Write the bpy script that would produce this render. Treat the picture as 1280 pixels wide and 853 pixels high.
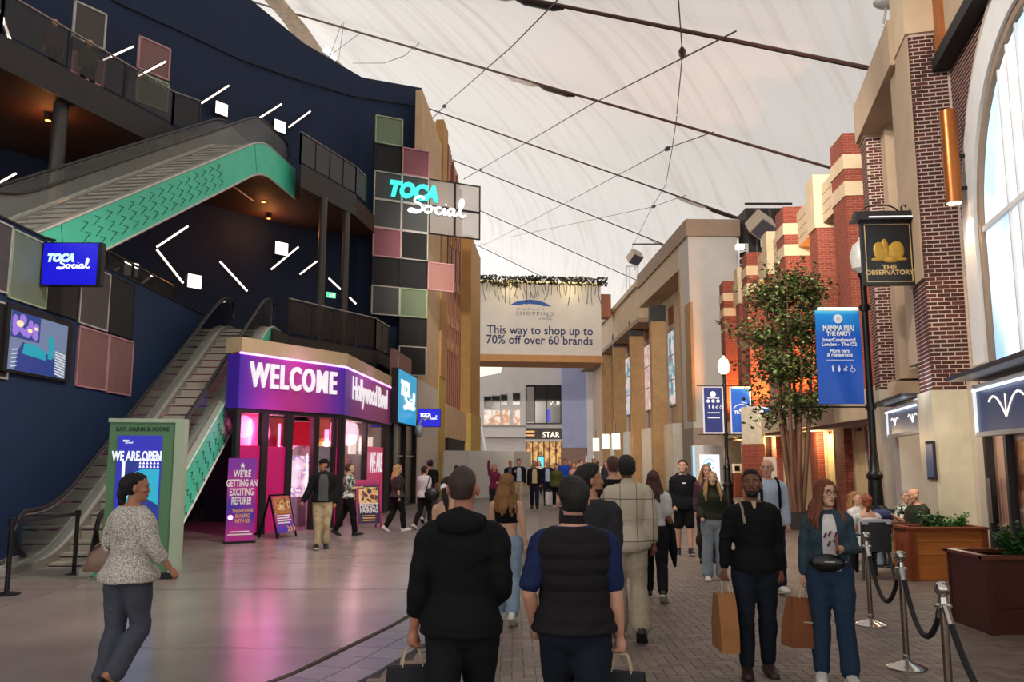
import bpy, bmesh, math, random
import numpy as np
from mathutils import Vector, Matrix
random.seed(7); RNG = np.random.RandomState(7)
for _o in list(bpy.data.objects): bpy.data.objects.remove(_o)
SC = bpy.context.scene
COL = SC.collection
# ---------------------------------------------------------------- camera
CAMH = 1.80; PITCH = math.radians(8.02); FPX = 1050.0
cam_d = bpy.data.cameras.new('camera'); cam_d.sensor_width = 36; cam_d.lens = FPX*36/1280
cam_d.clip_start = .05; cam_d.clip_end = 600
cam = bpy.data.objects.new('camera', cam_d); COL.objects.link(cam)
cam.location = (0, 0, CAMH); cam.rotation_euler = (math.pi/2+PITCH, 0, 0)
SC.camera = cam
# ---------------------------------------------------------------- world, exposure
w = bpy.data.worlds.new('sky'); SC.world = w; w.use_nodes = True
w.node_tree.nodes['Background'].inputs[0].default_value = (1.0, .985, .965, 1)
w.node_tree.nodes['Background'].inputs[1].default_value = 1.8
vs = SC.view_settings
SC.display_settings.display_device = 'sRGB'
vs.view_transform = 'Standard'; vs.look = 'None'; vs.gamma = 1; vs.use_curve_mapping = False
vs.exposure = 0.0
SC.cycles.use_denoising = True
SC.cycles.max_bounces = 8; SC.cycles.diffuse_bounces = 4; SC.cycles.glossy_bounces = 3
SC.cycles.transparent_max_bounces = 10; SC.cycles.sample_clamp_indirect = 6
SC.cycles.caustics_reflective = False; SC.cycles.caustics_refractive = False
# ---------------------------------------------------------------- lamp helper; floods added out of view to brighten facades and floor
def lamp(name, loc, color, power, kind='POINT', size=.15, aim=None, angle=70, blend=.6):
    d = bpy.data.lights.new(name, kind); d.color = color; d.energy = power
    if kind == 'AREA': d.size = size
    else: d.shadow_soft_size = size
    if kind == 'SPOT': d.spot_size = math.radians(angle); d.spot_blend = blend
    o = bpy.data.objects.new(name, d); COL.objects.link(o); o.location = loc
    if aim is not None:
        o.rotation_euler = (Vector(aim)-Vector(loc)).to_track_quat('-Z', 'Y').to_euler()
    return o
def flood(loc, aim, power, color=(1, .9, .78), angle=75): FILL_FLOODS.append((loc, aim)); return lamp('added_fill_lamp', loc, color, power, 'SPOT', .35, aim, angle, .7)
FILL_FLOODS = []
flood((3.0, 13, 12.2), (9.5, 43, 7), 15000, angle=45); flood((1.2, 12, 11.8), (9.5, 32, 5.5), 7500, angle=60); flood((-1.0, 9, 11.0), (8, 17, 5), 3600)
flood((1.5, 10.5, 11.0), (-5.5, 15, 1.5), 3200); flood((0.2, 13, 12.2), (1, 62, 8), 26000, angle=34); flood((-.8, 13.5, 12.4), (2.5, 21, 0), 2000, angle=100)
# ---------------------------------------------------------------- pixel geometry (1280 x 853): turns what the photo shows into real places
CT, ST = math.cos(PITCH), math.sin(PITCH)
EYE = Vector((0, 0, CAMH))
def ray(px, py):
    x = (px-640)/FPX; y = (426.5-py)/FPX
    return Vector((x, CT-y*ST, ST+y*CT))
def at_z(px, py, z=0.0):
    d = ray(px, py); return EYE+d*((z-CAMH)/d.z)
def at_y(px, py, Y):
    d = ray(px, py); return EYE+d*(Y/d.y)
def at_plane(px, py, P, n):
    d = ray(px, py); P = Vector(P); n = Vector(n)
    return EYE+d*((P-EYE).dot(n)/d.dot(n))
# ---------------------------------------------------------------- materials
def lin(c):
    return c/12.92 if c <= .04045 else ((c+.055)/1.055)**2.4
def rgb(h):
    if isinstance(h, str):
        h = h.lstrip('#'); return tuple(lin(int(h[i:i+2], 16)/255) for i in (0, 2, 4))
    return tuple(h)
MATS = {}
def newmat(name):
    m = bpy.data.materials.new(name); m.use_nodes = True
    nt = m.node_tree; b = nt.nodes['Principled BSDF']
    return m, nt, b
def M(name, hexc, rough=.6, metal=0., var=.12, scale=6., bump=0., bscale=40., spec=.5, stretch=None, coat=0., detail=4):
    if name in MATS: return MATS[name]
    m, nt, b = newmat(name); c = rgb(hexc); N = nt.nodes; L = nt.links
    b.inputs['Roughness'].default_value = rough; b.inputs['Metallic'].default_value = metal
    b.inputs['Specular IOR Level'].default_value = spec
    if coat: b.inputs['Coat Weight'].default_value = coat
    tc = N.new('ShaderNodeTexCoord'); vec = tc.outputs['Object']
    if stretch:
        mp = N.new('ShaderNodeMapping'); mp.inputs['Scale'].default_value = stretch
        L.new(vec, mp.inputs['Vector']); vec = mp.outputs[0]
    if var:
        n = N.new('ShaderNodeTexNoise'); n.inputs['Scale'].default_value = scale; n.inputs['Detail'].default_value = detail
        L.new(vec, n.inputs['Vector'])
        r = N.new('ShaderNodeValToRGB'); e = r.color_ramp.elements
        e[0].position = .3; e[1].position = .7
        e[0].color = tuple(max(0, x*(1-var)) for x in c)+(1,); e[1].color = tuple(min(1, x*(1+var)) for x in c)+(1,)
        L.new(n.outputs[0], r.inputs[0]); L.new(r.outputs[0], b.inputs['Base Color'])
    else:
        b.inputs['Base Color'].default_value = c+(1,)
    if bump:
        n2 = N.new('ShaderNodeTexNoise'); n2.inputs['Scale'].default_value = bscale; n2.inputs['Detail'].default_value = 3
        L.new(vec, n2.inputs['Vector'])
        bp = N.new('ShaderNodeBump'); bp.inputs['Strength'].default_value = bump; bp.inputs['Distance'].default_value = .02
        L.new(n2.outputs[0], bp.inputs['Height']); L.new(bp.outputs[0], b.inputs['Normal'])
    MATS[name] = m; return m
def E(name, hexc, strength=1., base=None):
    if name in MATS: return MATS[name]
    m, nt, b = newmat(name); c = rgb(hexc)
    b.inputs['Base Color'].default_value = tuple(x*.3 for x in c)+(1,)
    b.inputs['Emission Color'].default_value = c+(1,); b.inputs['Emission Strength'].default_value = strength
    b.inputs['Roughness'].default_value = .35
    MATS[name] = m; return m
def glass(name, hexc='#9aa5a8', refl=.12, tint=.85):
    """thin pane: mostly see-through, with a real reflection"""
    if name in MATS: return MATS[name]
    m, nt, b = newmat(name); N = nt.nodes; L = nt.links; N.remove(b)
    t = N.new('ShaderNodeBsdfTransparent'); g = N.new('ShaderNodeBsdfGlossy'); mx = N.new('ShaderNodeMixShader')
    c = rgb(hexc); t.inputs[0].default_value = tuple(1-(1-x)*(1-tint)*2 if False else x*(1-tint)+tint for x in c)+(1,)
    g.inputs['Roughness'].default_value = .03; g.inputs[0].default_value = (1, 1, 1, 1)
    fr = N.new('ShaderNodeFresnel'); fr.inputs[0].default_value = 1.45
    ad = N.new('ShaderNodeMath'); ad.operation = 'ADD'; ad.inputs[1].default_value = refl*.4; ad.use_clamp = True
    mu_ = N.new('ShaderNodeMath'); mu_.operation = 'MULTIPLY'; mu_.inputs[1].default_value = .45; L.new(fr.outputs[0], mu_.inputs[0]); L.new(mu_.outputs[0], ad.inputs[0]); L.new(ad.outputs[0], mx.inputs[0]); L.new(t.outputs[0], mx.inputs[1]); L.new(g.outputs[0], mx.inputs[2])
    L.new(mx.outputs[0], N['Material Output'].inputs[0]); MATS[name] = m; return m
def dusty(name, hexc, alpha=.45, rough=.4):
    """a mesh or dusty sheet: part see-through, part its own colour"""
    if name in MATS: return MATS[name]
    m, nt, b = newmat(name); N = nt.nodes; L = nt.links
    b.inputs['Base Color'].default_value = rgb(hexc)+(1,); b.inputs['Roughness'].default_value = rough
    t = N.new('ShaderNodeBsdfTransparent'); mx = N.new('ShaderNodeMixShader'); mx.inputs[0].default_value = alpha
    L.new(t.outputs[0], mx.inputs[1]); L.new(b.outputs[0], mx.inputs[2]); L.new(mx.outputs[0], N['Material Output'].inputs[0])
    MATS[name] = m; return m
def G(name, stops, axis=0, lo=0., hi=1., emit=0., rough=.45, wob=0., wscale=2.):
    """flat print with a colour gradient along an object axis (stops: [(pos, hex)])"""
    if name in MATS: return MATS[name]
    m, nt, b = newmat(name); N = nt.nodes; L = nt.links
    tc = N.new('ShaderNodeTexCoord'); sp = N.new('ShaderNodeSeparateXYZ'); L.new(tc.outputs['Object'], sp.inputs[0])
    mr = N.new('ShaderNodeMapRange'); mr.inputs[1].default_value = lo; mr.inputs[2].default_value = hi
    v = sp.outputs[axis]
    if wob:
        n = N.new('ShaderNodeTexNoise'); n.inputs['Scale'].default_value = wscale; n.inputs['Detail'].default_value = 1
        L.new(tc.outputs['Object'], n.inputs['Vector'])
        ma = N.new('ShaderNodeMath'); ma.operation = 'MULTIPLY_ADD'; ma.inputs[1].default_value = wob; L.new(n.outputs[0], ma.inputs[0]); L.new(v, ma.inputs[2]); v = ma.outputs[0]
    L.new(v, mr.inputs[0])
    r = N.new('ShaderNodeValToRGB'); e = r.color_ramp.elements
    while len(e) < len(stops): e.new(.5)
    for i, (p, h) in enumerate(stops): e[i].position = p; e[i].color = rgb(h)+(1,)
    L.new(mr.outputs[0], r.inputs[0]); L.new(r.outputs[0], b.inputs['Base Color'])
    b.inputs['Roughness'].default_value = rough
    if emit:
        L.new(r.outputs[0], b.inputs['Emission Color']); b.inputs['Emission Strength'].default_value = emit
    MATS[name] = m; return m
def blobs(name, cols, scale=8., emit=0., rough=.4):
    """print or screen picture made of patches of several colours"""
    if name in MATS: return MATS[name]
    m, nt, b = newmat(name); N = nt.nodes; L = nt.links
    tc = N.new('ShaderNodeTexCoord'); n = N.new('ShaderNodeTexNoise'); n.inputs['Scale'].default_value = scale; n.inputs['Detail'].default_value = 2
    L.new(tc.outputs['Object'], n.inputs['Vector'])
    r = N.new('ShaderNodeValToRGB'); e = r.color_ramp.elements
    while len(e) < len(cols): e.new(.5)
    for i, h in enumerate(cols): e[i].position = .32+.36*i/(len(cols)-1); e[i].color = rgb(h)+(1,)
    L.new(n.outputs[0], r.inputs[0]); L.new(r.outputs[0], b.inputs['Base Color']); b.inputs['Roughness'].default_value = rough
    if emit:
        L.new(r.outputs[0], b.inputs['Emission Color']); b.inputs['Emission Strength'].default_value = emit
    MATS[name] = m; return m
# ---------------------------------------------------------------- mesh builder
class MB:
    def __init__(s): s.v = []; s.f = []
    def add(s, vs, fs):
        n = len(s.v); s.v += [tuple(p) for p in vs]; s.f += [tuple(i+n for i in f) for f in fs]; return s
    def poly(s, pts): return s.add(pts, [tuple(range(len(pts)))])
    def hexa(s, p):   # 4 bottom, 4 top, same winding
        return s.add(p, [(3, 2, 1, 0), (4, 5, 6, 7), (0, 1, 5, 4), (1, 2, 6, 5), (2, 3, 7, 6), (3, 0, 4, 7)])
    def box(s, c, sz, R=None):
        c = Vector(c); x, y, z = (q/2 for q in sz)
        ps = [Vector(p) for p in ((-x, -y, -z), (x, -y, -z), (x, y, -z), (-x, y, -z), (-x, -y, z), (x, -y, z), (x, y, z), (-x, y, z))]
        if R is not None: ps = [R @ p for p in ps]
        return s.hexa([p+c for p in ps])
    def prism(s, pts, vec):
        vec = Vector(vec); n = len(pts); P = [Vector(p) for p in pts]
        vs = P+[p+vec for p in P]
        fs = [tuple(range(n-1, -1, -1)), tuple(range(n, 2*n))]+[(i, (i+1) % n, n+(i+1) % n, n+i) for i in range(n)]
        return s.add(vs, fs)
    def loft(s, rings, closed=True):
        n = len(rings[0]); vs = [p for r in rings for p in r]; fs = []
        for k in range(len(rings)-1):
            for i in range(n): fs.append((k*n+i, k*n+(i+1) % n, (k+1)*n+(i+1) % n, (k+1)*n+i))
        if closed: fs += [tuple(range(n-1, -1, -1)), tuple(range((len(rings)-1)*n, len(rings)*n))]
        return s.add(vs, fs)
    def tube(s, pts, r, n=8):
        pts = [Vector(p) for p in pts]; m = len(pts); rs = r if isinstance(r, (list, tuple)) else [r]*m
        rings = []; up = None
        for i in range(m):
            t = (pts[min(i+1, m-1)]-pts[max(i-1, 0)])
            t = t.normalized() if t.length > 1e-9 else Vector((0, 0, 1))
            if up is None: up = Vector((0, 0, 1)) if abs(t.z) < .9 else Vector((1, 0, 0))
            a = t.cross(up).normalized(); b2 = a.cross(t).normalized(); up = b2
            rings.append([pts[i]+(a*math.cos(2*math.pi*k/n)+b2*math.sin(2*math.pi*k/n))*rs[i] for k in range(n)])
        return s.loft(rings)
    def bar(s, a, b, wd, hg, up=(0, 0, 1)):
        a = Vector(a); b = Vector(b); t = (b-a).normalized(); u = Vector(up)
        x = t.cross(u).normalized(); y = x.cross(t).normalized(); x *= wd/2; y *= hg/2
        return s.hexa([a-x-y, a+x-y, a+x+y, a-x+y, b-x-y, b+x-y, b+x+y, b-x+y])
    def lathe(s, c, prof, n=16):
        c = Vector(c)
        return s.loft([[c+Vector((r*math.cos(2*math.pi*k/n), r*math.sin(2*math.pi*k/n), z)) for k in range(n)] for r, z in prof])
    def ball(s, c, r, n=12, m=8, R=None):
        rx, ry, rz = r if isinstance(r, (tuple, list)) else (r, r, r); c = Vector(c); rings = []
        for j in range(m+1):
            t = -math.pi/2+math.pi*j/m; q = max(math.cos(t), .02)
            ring = [Vector((rx*q*math.cos(2*math.pi*k/n), ry*q*math.sin(2*math.pi*k/n), rz*math.sin(t))) for k in range(n)]
            rings.append([c+((R @ p) if R is not None else p) for p in ring])
        return s.loft(rings)
    def build(s, name, mat, parent=None, smooth=False, angle=35, **props):
        me = bpy.data.meshes.new(name); me.from_pydata(s.v, [], s.f); me.validate()
        return link(name, me, mat, parent, smooth, angle, **props)
def fix_normals(me):
    bm = bmesh.new(); bm.from_mesh(me); bmesh.ops.recalc_face_normals(bm, faces=bm.faces); bm.to_mesh(me); bm.free()
def link(name, me, mat, parent=None, smooth=False, angle=35, fixn=True, **props):
    if fixn and len(me.polygons) < 60000: fix_normals(me)
    if smooth:
        me.polygons.foreach_set('use_smooth', [True]*len(me.polygons))
        if angle < 170: me.set_sharp_from_angle(angle=math.radians(angle))
    o = bpy.data.objects.new(name, me); COL.objects.link(o)
    if mat is not None: me.materials.append(MATS[mat] if isinstance(mat, str) else mat)
    if parent is not None: adopt(o, parent)
    for k, v in props.items(): o[k] = v
    return o
def wmat(o):
    m = o.matrix_basis.copy()
    if o.parent is not None: m = wmat(o.parent) @ o.matrix_parent_inverse @ m
    return m
def adopt(o, parent):
    o.parent = parent; o.matrix_parent_inverse = wmat(parent).inverted()
def thing(name, label, cat, loc=(0, 0, 0), group=None, rotz=0.):
    o = bpy.data.objects.new(name, None); COL.objects.link(o); o.empty_display_size = .1
    o.location = loc; o.rotation_euler = (0, 0, rotz); o['label'] = label; o['category'] = cat
    if group: o['group'] = group
    return o
def tag(o, label, cat, group=None):
    o['label'] = label; o['category'] = cat
    if group: o['group'] = group
    return o
KIDS = {}
def copy_tree(o, loc=None, rotz=None, scale=None, label=None, parent=None):
    kids = [c for c in bpy.data.objects if c.parent == o] if o.name not in KIDS else KIDS[o.name]
    KIDS[o.name] = kids
    c = o.copy(); COL.objects.link(c)
    if parent is not None: c.parent = parent
    if loc is not None: c.location = loc
    if rotz is not None: c.rotation_euler = (0, 0, rotz)
    if scale is not None: c.scale = (scale,)*3 if not isinstance(scale, tuple) else scale
    if label: c['label'] = label
    for k in kids: copy_tree(k, parent=c)
    return c
class Frame:
    """vertical plane: u along the wall, d out of it (towards the street), z up"""
    def __init__(s, o, p, flip=False, z0=0.):
        s.O = Vector((o[0], o[1], z0)); s.u = (Vector((p[0], p[1], 0))-Vector((o[0], o[1], 0))).normalized()
        n = Vector((s.u.y, -s.u.x, 0)); s.n = -n if flip else n
    def P(s, u, z, d=0.): return s.O+s.u*u+s.n*d+Vector((0, 0, z))
    def px(s, px, py, d=0.):
        q = at_plane(px, py, s.O+s.n*d, s.n)-s.O; return q.dot(s.u), q.z
    def box(s, mb, u0, u1, z0, z1, d0, d1):
        return mb.hexa([s.P(u0, z0, d0), s.P(u1, z0, d0), s.P(u1, z0, d1), s.P(u0, z0, d1), s.P(u0, z1, d0), s.P(u1, z1, d0), s.P(u1, z1, d1), s.P(u0, z1, d1)])
    def b(s, name, mat, par, u0, u1, z0, z1, d0, d1, **k): return s.box(MB(), u0, u1, z0, z1, d0, d1).build(name, mat, par, **k)
    def mat4(s, u, z, d):
        x = s.u if s.n.dot(Vector((s.u.y, -s.u.x, 0))) > 0 else -s.u
        m = Matrix.Identity(4)
        for i in range(3): m[i][0] = x[i]; m[i][1] = (0, 0, 1)[i]; m[i][2] = s.n[i]
        m.translation = s.P(u, z, d); return m
def text(body, mat, mtx, size, parent=None, name='lettering', ext=.01, bold=0., sx=1., shear=0., align='CENTER', space=1., line=1., top='BOTTOM_BASELINE', **props):
    cu = bpy.data.curves.new(name, 'FONT'); cu.body = body; cu.size = size; cu.extrude = ext; cu.offset = bold
    cu.shear = shear; cu.align_x = align; cu.align_y = top; cu.space_character = space; cu.space_line = line; cu.resolution_u = 3
    fo = bpy.data.objects.new(name, cu); me = bpy.data.meshes.new_from_object(fo); bpy.data.objects.remove(fo)
    me.materials.clear(); me.materials.append(MATS[mat] if isinstance(mat, str) else mat)
    o = bpy.data.objects.new(name, me); COL.objects.link(o)
    o.matrix_basis = mtx @ Matrix.Diagonal((sx, 1, 1, 1))
    if parent is not None: adopt(o, parent)
    for k, v in props.items(): o[k] = v
    return o
SCRIPT = [  # joined-up word drawn as pen strokes on a 0..6.2 x 0..2 board
    [(1.35, 1.45), (1.1, 1.68), (.55, 1.5), (.45, 1.15), (.95, .95), (1.2, .6), (.9, .18), (.3, .08), (-.15, .2), (.1, .38), (.7, .3), (1.5, .5)],
    [(1.9, .85), (1.55, .75), (1.45, .4), (1.7, .2), (2.05, .4), (2.1, .75), (1.9, .85), (2.2, .72), (2.5, .75)],
    [(3.05, .8), (2.75, .85), (2.5, .55), (2.65, .25), (3.0, .28), (3.25, .5), (3.4, .85), (3.35, .35), (3.5, .25), (3.75, .5)],
    [(3.52, 1.18), (3.56, 1.24)],
    [(4.3, .85), (3.95, .85), (3.75, .5), (3.9, .25), (4.2, .4), (4.4, .9), (4.35, .4), (4.5, .25), (4.85, .6), (5.25, 1.3), (5.3, 1.85), (5.05, 1.85), (4.95, 1.0), (5.0, .4), (5.25, .25), (5.6, .45)]]
def smooth_path(pts, n=4):
    P = [Vector((p[0], p[1], 0)) for p in pts]; out = []
    if len(P) < 3: return P
    for i in range(len(P)-1):
        p0, p1, p2, p3 = P[max(i-1, 0)], P[i], P[i+1], P[min(i+2, len(P)-1)]
        for k in range(n):
            t = k/n; out.append(.5*((2*p1)+(p2-p0)*t+(2*p0-5*p1+4*p2-p3)*t*t+(3*p1-p0-3*p2+p3)*t**3))
    return out+[P[-1]]
def script_word(mtx, size, mat, parent, name='lettering', r=.13):
    mb = MB()
    for st in SCRIPT:
        pts = [mtx @ Vector((p.x*size, p.y*size, 0)) for p in smooth_path(st)]
        mb.tube(pts, r*size, 6)
    return mb.build(name, mat, parent, smooth=True)
# ================================================================ STRUCTURE
# ---- floor: dark screed with concrete slabs, a band of grey border stones and herringbone pavers laid on it
M('screed', '#4a423d', .8)
M('joint_dark', '#2e2825', .7)
def floor_mat(name, hexc, var, rough, sc):
    m = M(name, hexc, rough, 0, var, sc, .06, 3., spec=.5, detail=6); return m
floor_mat('concrete', '#90817b', .16, .24, .9)
floor_mat('concrete_grey', '#6f6862', .14, .45, 1.2)
for k, h in enumerate(('#75665c', '#6d5f57', '#7e6f64', '#68594f')): M('paver_%d' % k, h, .5, 0, .16, 9, .15, 60)
for k, h in enumerate(('#918c96', '#868290')): M('border_%d' % k, h, .32, 0, .1, 6, .1, 50)
floor = MB().poly([(-45, -6, -.03), (30, -6, -.03), (30, 130, -.03), (-45, 130, -.03)]).build('floor', 'screed', None, kind='structure')
EDGE = [(-4.2, 2.6), (-3.2, 4.6), (-2.12, 6.8), (-1.83, 7.5), (-1.28, 9.6), (-.75, 12.4), (-.45, 15.4), (-.4, 19.3)]   # curve where the slabs end
def edge_x(y):
    for (x0, y0), (x1, y1) in zip(EDGE, EDGE[1:]):
        if y0 <= y <= y1: return x0+(x1-x0)*(y-y0)/(y1-y0)
    return EDGE[0][0] if y < EDGE[0][1] else EDGE[-1][0]
joints = [-6, 1.9, 5.05, 8.42, 12.1, 15.1, 19.3]
xs_cut = [-45, -17.5, -11.5, 99]
for j in range(len(joints)-1):
    y0, y1 = joints[j]+.02, joints[j+1]-.02
    ys = sorted([y0, y1]+[p[1] for p in EDGE if y0 < p[1] < y1])
    right = [(edge_x(y)-.05, y) for y in ys]
    for a, b in ((-45, -6.3), (-6.27, None)):
        if b is None: pts = [(a, y0)]+right+[(a, y1)]
        else: pts = [(a, y0), (b, y0), (b, y1), (a, y1)]
        MB().prism([(x, y, -.025) for x, y in pts], (0, 0, .025)).build('slab', 'concrete', floor)
far = MB().prism([(-45, 19.34, -.025), (.74, 19.34, -.025), (.74, 23.4, -.025), (1.2, 36, -.025), (30, 36, -.025), (30, 130, -.025), (-45, 130, -.025)], (0, 0, .022)).build('slab', 'concrete_grey', floor)
BAND = .62
def paver_mesh(lx, ly):
    me = bpy.data.meshes.new('paver'); x, y = lx/2, ly/2; b = .003
    me.from_pydata([(-x, -y, -.025), (x, -y, -.025), (x, y, -.025), (-x, y, -.025), (-x, -y, -b), (x, -y, -b), (x, y, -b), (-x, y, -b),
                    (-x+b, -y+b, 0), (x-b, -y+b, 0), (x-b, y-b, 0), (-x+b, y-b, 0)], [],
                   [(8, 9, 10, 11), (4, 5, 9, 8), (5, 6, 10, 9), (6, 7, 11, 10), (7, 4, 8, 11), (0, 1, 5, 4), (1, 2, 6, 5), (2, 3, 7, 6), (3, 0, 4, 7)])
    return me
# border stones in two curved courses
bs = []
t = 0
pl = [Vector((x, y, 0)) for x, y in EDGE]
def edge_point(s):
    for a, b in zip(pl, pl[1:]):
        l = (b-a).length
        if s <= l: return a+(b-a)*(s/l), (b-a).normalized()
        s -= l
    return pl[-1], (pl[-1]-pl[-2]).normalized()
EL = sum((b-a).length for a, b in zip(pl, pl[1:]))
nb = 0
for row in (0, 1):
    s = .1
    while s < EL-.3:
        p, tg = edge_point(s); q, tg2 = edge_point(min(s+.4, EL)); nrm = Vector((tg.y, -tg.x, 0)); n2 = Vector((tg2.y, -tg2.x, 0))
        o0 = .03+row*.31; o1 = o0+.3; e = tg*.006
        mb = MB().prism([p+nrm*o0+e, p+nrm*o1+e, q+n2*o1-e, q+n2*o0-e], (0, 0, .028))
        mb.v = [(a, b, c-.03) for a, b, c in mb.v]
        mb.build('border_stone', 'border_%d' % random.randint(0, 1), floor); s += .4
        nb += 1
M('joint_sand', '#4d443d', .9)
MB().poly([(-4.2, 2.5, -.007), (11, 2.5, -.007), (11, 23.5, -.007), (.75, 23.5, -.007), (.75, 19.3, -.007), (.1, 19.3, -.007), (.1, 14, -.007), (-.3, 9.6, -.007), (-.9, 7.5, -.007), (-1.2, 6.6, -.007), (-2.3, 4.6, -.007), (-3.3, 2.6, -.007)]).build('joint_sand', 'joint_sand', floor)
# herringbone pavers, 200 x 100
PV = [paver_mesh(.1955, .0955), paver_mesh(.0955, .1955)]
for me in PV: fix_normals(me)
PVM = []
for me in PV:
    row = []
    for k in range(4):
        c = me.copy(); c.materials.append(MATS['paver_%d' % k]); row.append(c)
    PVM.append(row)
cells = []
a = .1
for i in range(-60, 160):
    for j in range(20, 240):
        r = (i-j) % 4
        # 90 degree herringbone on a 100 mm grid
        if r == 0: cells.append((i*a+a, j*a+a/2, 0))
        elif r == 3: cells.append((i*a+a/2, j*a+a, 1))
def in_band(x, y): return x > edge_x(y)+BAND*1.16+.06
def seen(x, y): return abs(x) < y*.64+.3
cells = [(x, y, o) for x, y, o in cells if y > 2.2 and y < 23.5 and in_band(x, y) and seen(x, y) and not (y > 19.3 and x < .75) and x < 11]
def blocked(x, y):   # hidden from the photo by the two men walking in front
    px = 640+FPX*x/y; py = 575+1890/y
    return 480 < px < 800 and py > 640
vis = [c for c in cells if not blocked(c[0], c[1]) and c[1] > 6.4]
vis.sort(key=lambda c: c[1])
single = set(vis[:290])
mbs = MB()
base = {o: ([tuple(v.co) for v in PV[o].vertices], [tuple(p.vertices) for p in PV[o].polygons]) for o in (0, 1)}
for c in cells:
    x, y, o = c; dz = random.uniform(-.0015, .0008)
    if c in single:
        ob = bpy.data.objects.new('paver', PVM[o][random.randint(0, 3)]); COL.objects.link(ob); ob.parent = floor; ob.location = (x, y, dz)
    else:
        mbs.add([(vx+x, vy+y, vz+dz) for vx, vy, vz in base[o][0]], base[o][1])
m, nt, b = newmat('paver_mix'); MATS['paver_mix'] = m
geo = nt.nodes.new('ShaderNodeNewGeometry'); rp = nt.nodes.new('ShaderNodeValToRGB'); e = rp.color_ramp.elements
rp.color_ramp.interpolation = 'CONSTANT'; e.new(.3); e.new(.65)
for k, (pp, h) in enumerate(((0, '#75665c'), (.3, '#6d5f57'), (.65, '#7e6f64'), (1, '#68594f'))): e[k].position = pp; e[k].color = rgb(h)+(1,)
nt.links.new(geo.outputs['Random Per Island'], rp.inputs[0]); nt.links.new(rp.outputs[0], b.inputs['Base Color']); b.inputs['Roughness'].default_value = .5
me = bpy.data.meshes.new('pavers'); me.from_pydata(mbs.v, [], mbs.f)
link('paving', me, m, floor, fixn=False, kind='stuff')
# beyond the pavers that can be told apart: the same paving, told by its material only
pm, nt, b = newmat('paving_far'); MATS['paving_far'] = pm
tc = nt.nodes.new('ShaderNodeTexCoord'); bk = nt.nodes.new('ShaderNodeTexBrick'); bk.inputs['Scale'].default_value = 1
bk.inputs['Brick Width'].default_value = .2; bk.inputs['Row Height'].default_value = .1; bk.inputs['Mortar Size'].default_value = .006
bk.inputs['Color1'].default_value = rgb('#75675e')+(1,); bk.inputs['Color2'].default_value = rgb('#6a5d55')+(1,); bk.inputs['Mortar'].default_value = rgb('#3d3632')+(1,)
nt.links.new(tc.outputs['Object'], bk.inputs['Vector']); nt.links.new(bk.outputs[0], b.inputs['Base Color']); b.inputs['Roughness'].default_value = .5
MB().poly([(.75, 23.4, -.004), (14, 23.4, -.004), (14, 36.05, -.004), (1.2, 36.05, -.004)]).build('paving_far', 'paving_far', floor)
MB().poly([(11, -6, -.005), (30, -6, -.005), (30, 36, -.005), (11, 36, -.005)]).build('paving_side', 'paving_far', floor)
MB().poly([(-4.3, -6, -.005), (11, -6, -.005), (11, 2.5, -.005), (-4.3, 2.5, -.005)]).build('paving_side', 'paving_far', floor)
# ---- the tent roof: fabric cone between radial cables
KD = 1.25
DC = Vector((-122*KD, 97*KD, 0)); R0 = 150*KD; Z0 = 1.8+10.2*KD
def dome_z(r): return Z0+.49*(R0-r) if r > 100*KD else Z0+.49*(R0-100*KD)+.35*(100*KD-r)
def dome_pt(r, adeg, dz=0.): a = math.radians(adeg); return Vector((DC.x+r*math.cos(a), DC.y+r*math.sin(a), dome_z(r)+dz))
def dome_hit(px, py, off=0.):
    d = ray(px, py); t = 5.
    while t < 300:
        p = EYE+d*t; r = math.hypot(p.x-DC.x, p.y-DC.y)
        if p.z > dome_z(r)-off: return p
        t += .05
    return p
CAB = [-46, -41, -36, -31.25, -27.5, -22.0, -15.4, -7.4, 1, 9, 18, 27]
fm, nt, b = newmat('tent_fabric'); MATS['tent_fabric'] = fm; N = nt.nodes; L = nt.links; N.remove(b)
tc = N.new('ShaderNodeTexCoord'); sb = N.new('ShaderNodeVectorMath'); sb.operation = 'SUBTRACT'; sb.inputs[1].default_value = (DC.x, DC.y, 0); L.new(tc.outputs['Object'], sb.inputs[0])
sx = N.new('ShaderNodeSeparateXYZ'); L.new(sb.outputs[0], sx.inputs[0])
def mth(op, a_, b_=None):
    n = N.new('ShaderNodeMath'); n.operation = op
    for i, q in enumerate((a_, b_)):
        if q is None: continue
        if isinstance(q, (int, float)): n.inputs[i].default_value = q
        else: L.new(q, n.inputs[i])
    return n.outputs[0]
rr = mth('SQRT', mth('ADD', mth('MULTIPLY', sx.outputs[0], sx.outputs[0]), mth('MULTIPLY', sx.outputs[1], sx.outputs[1])))
an = mth('ARCTAN2', sx.outputs[1], sx.outputs[0])
cb = N.new('ShaderNodeCombineXYZ'); L.new(mth('MULTIPLY', rr, 1.5), cb.inputs[0]); L.new(mth('MULTIPLY', an, 7.), cb.inputs[1])
nz = N.new('ShaderNodeTexNoise'); nz.inputs['Scale'].default_value = 1.; nz.inputs['Detail'].default_value = 5; nz.inputs['Roughness'].default_value = .62; L.new(cb.outputs[0], nz.inputs['Vector'])
rp = N.new('ShaderNodeValToRGB'); e = rp.color_ramp.elements; e[0].position = .25; e[0].color = rgb('#cfc8c1')+(1,); e[1].position = .5; e[1].color = rgb('#e1dedb')+(1,); L.new(nz.outputs[0], rp.inputs[0])
df = N.new('ShaderNodeBsdfDiffuse'); tr = N.new('ShaderNodeBsdfTranslucent'); mx = N.new('ShaderNodeMixShader'); mx.inputs[0].default_value = .42
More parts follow.
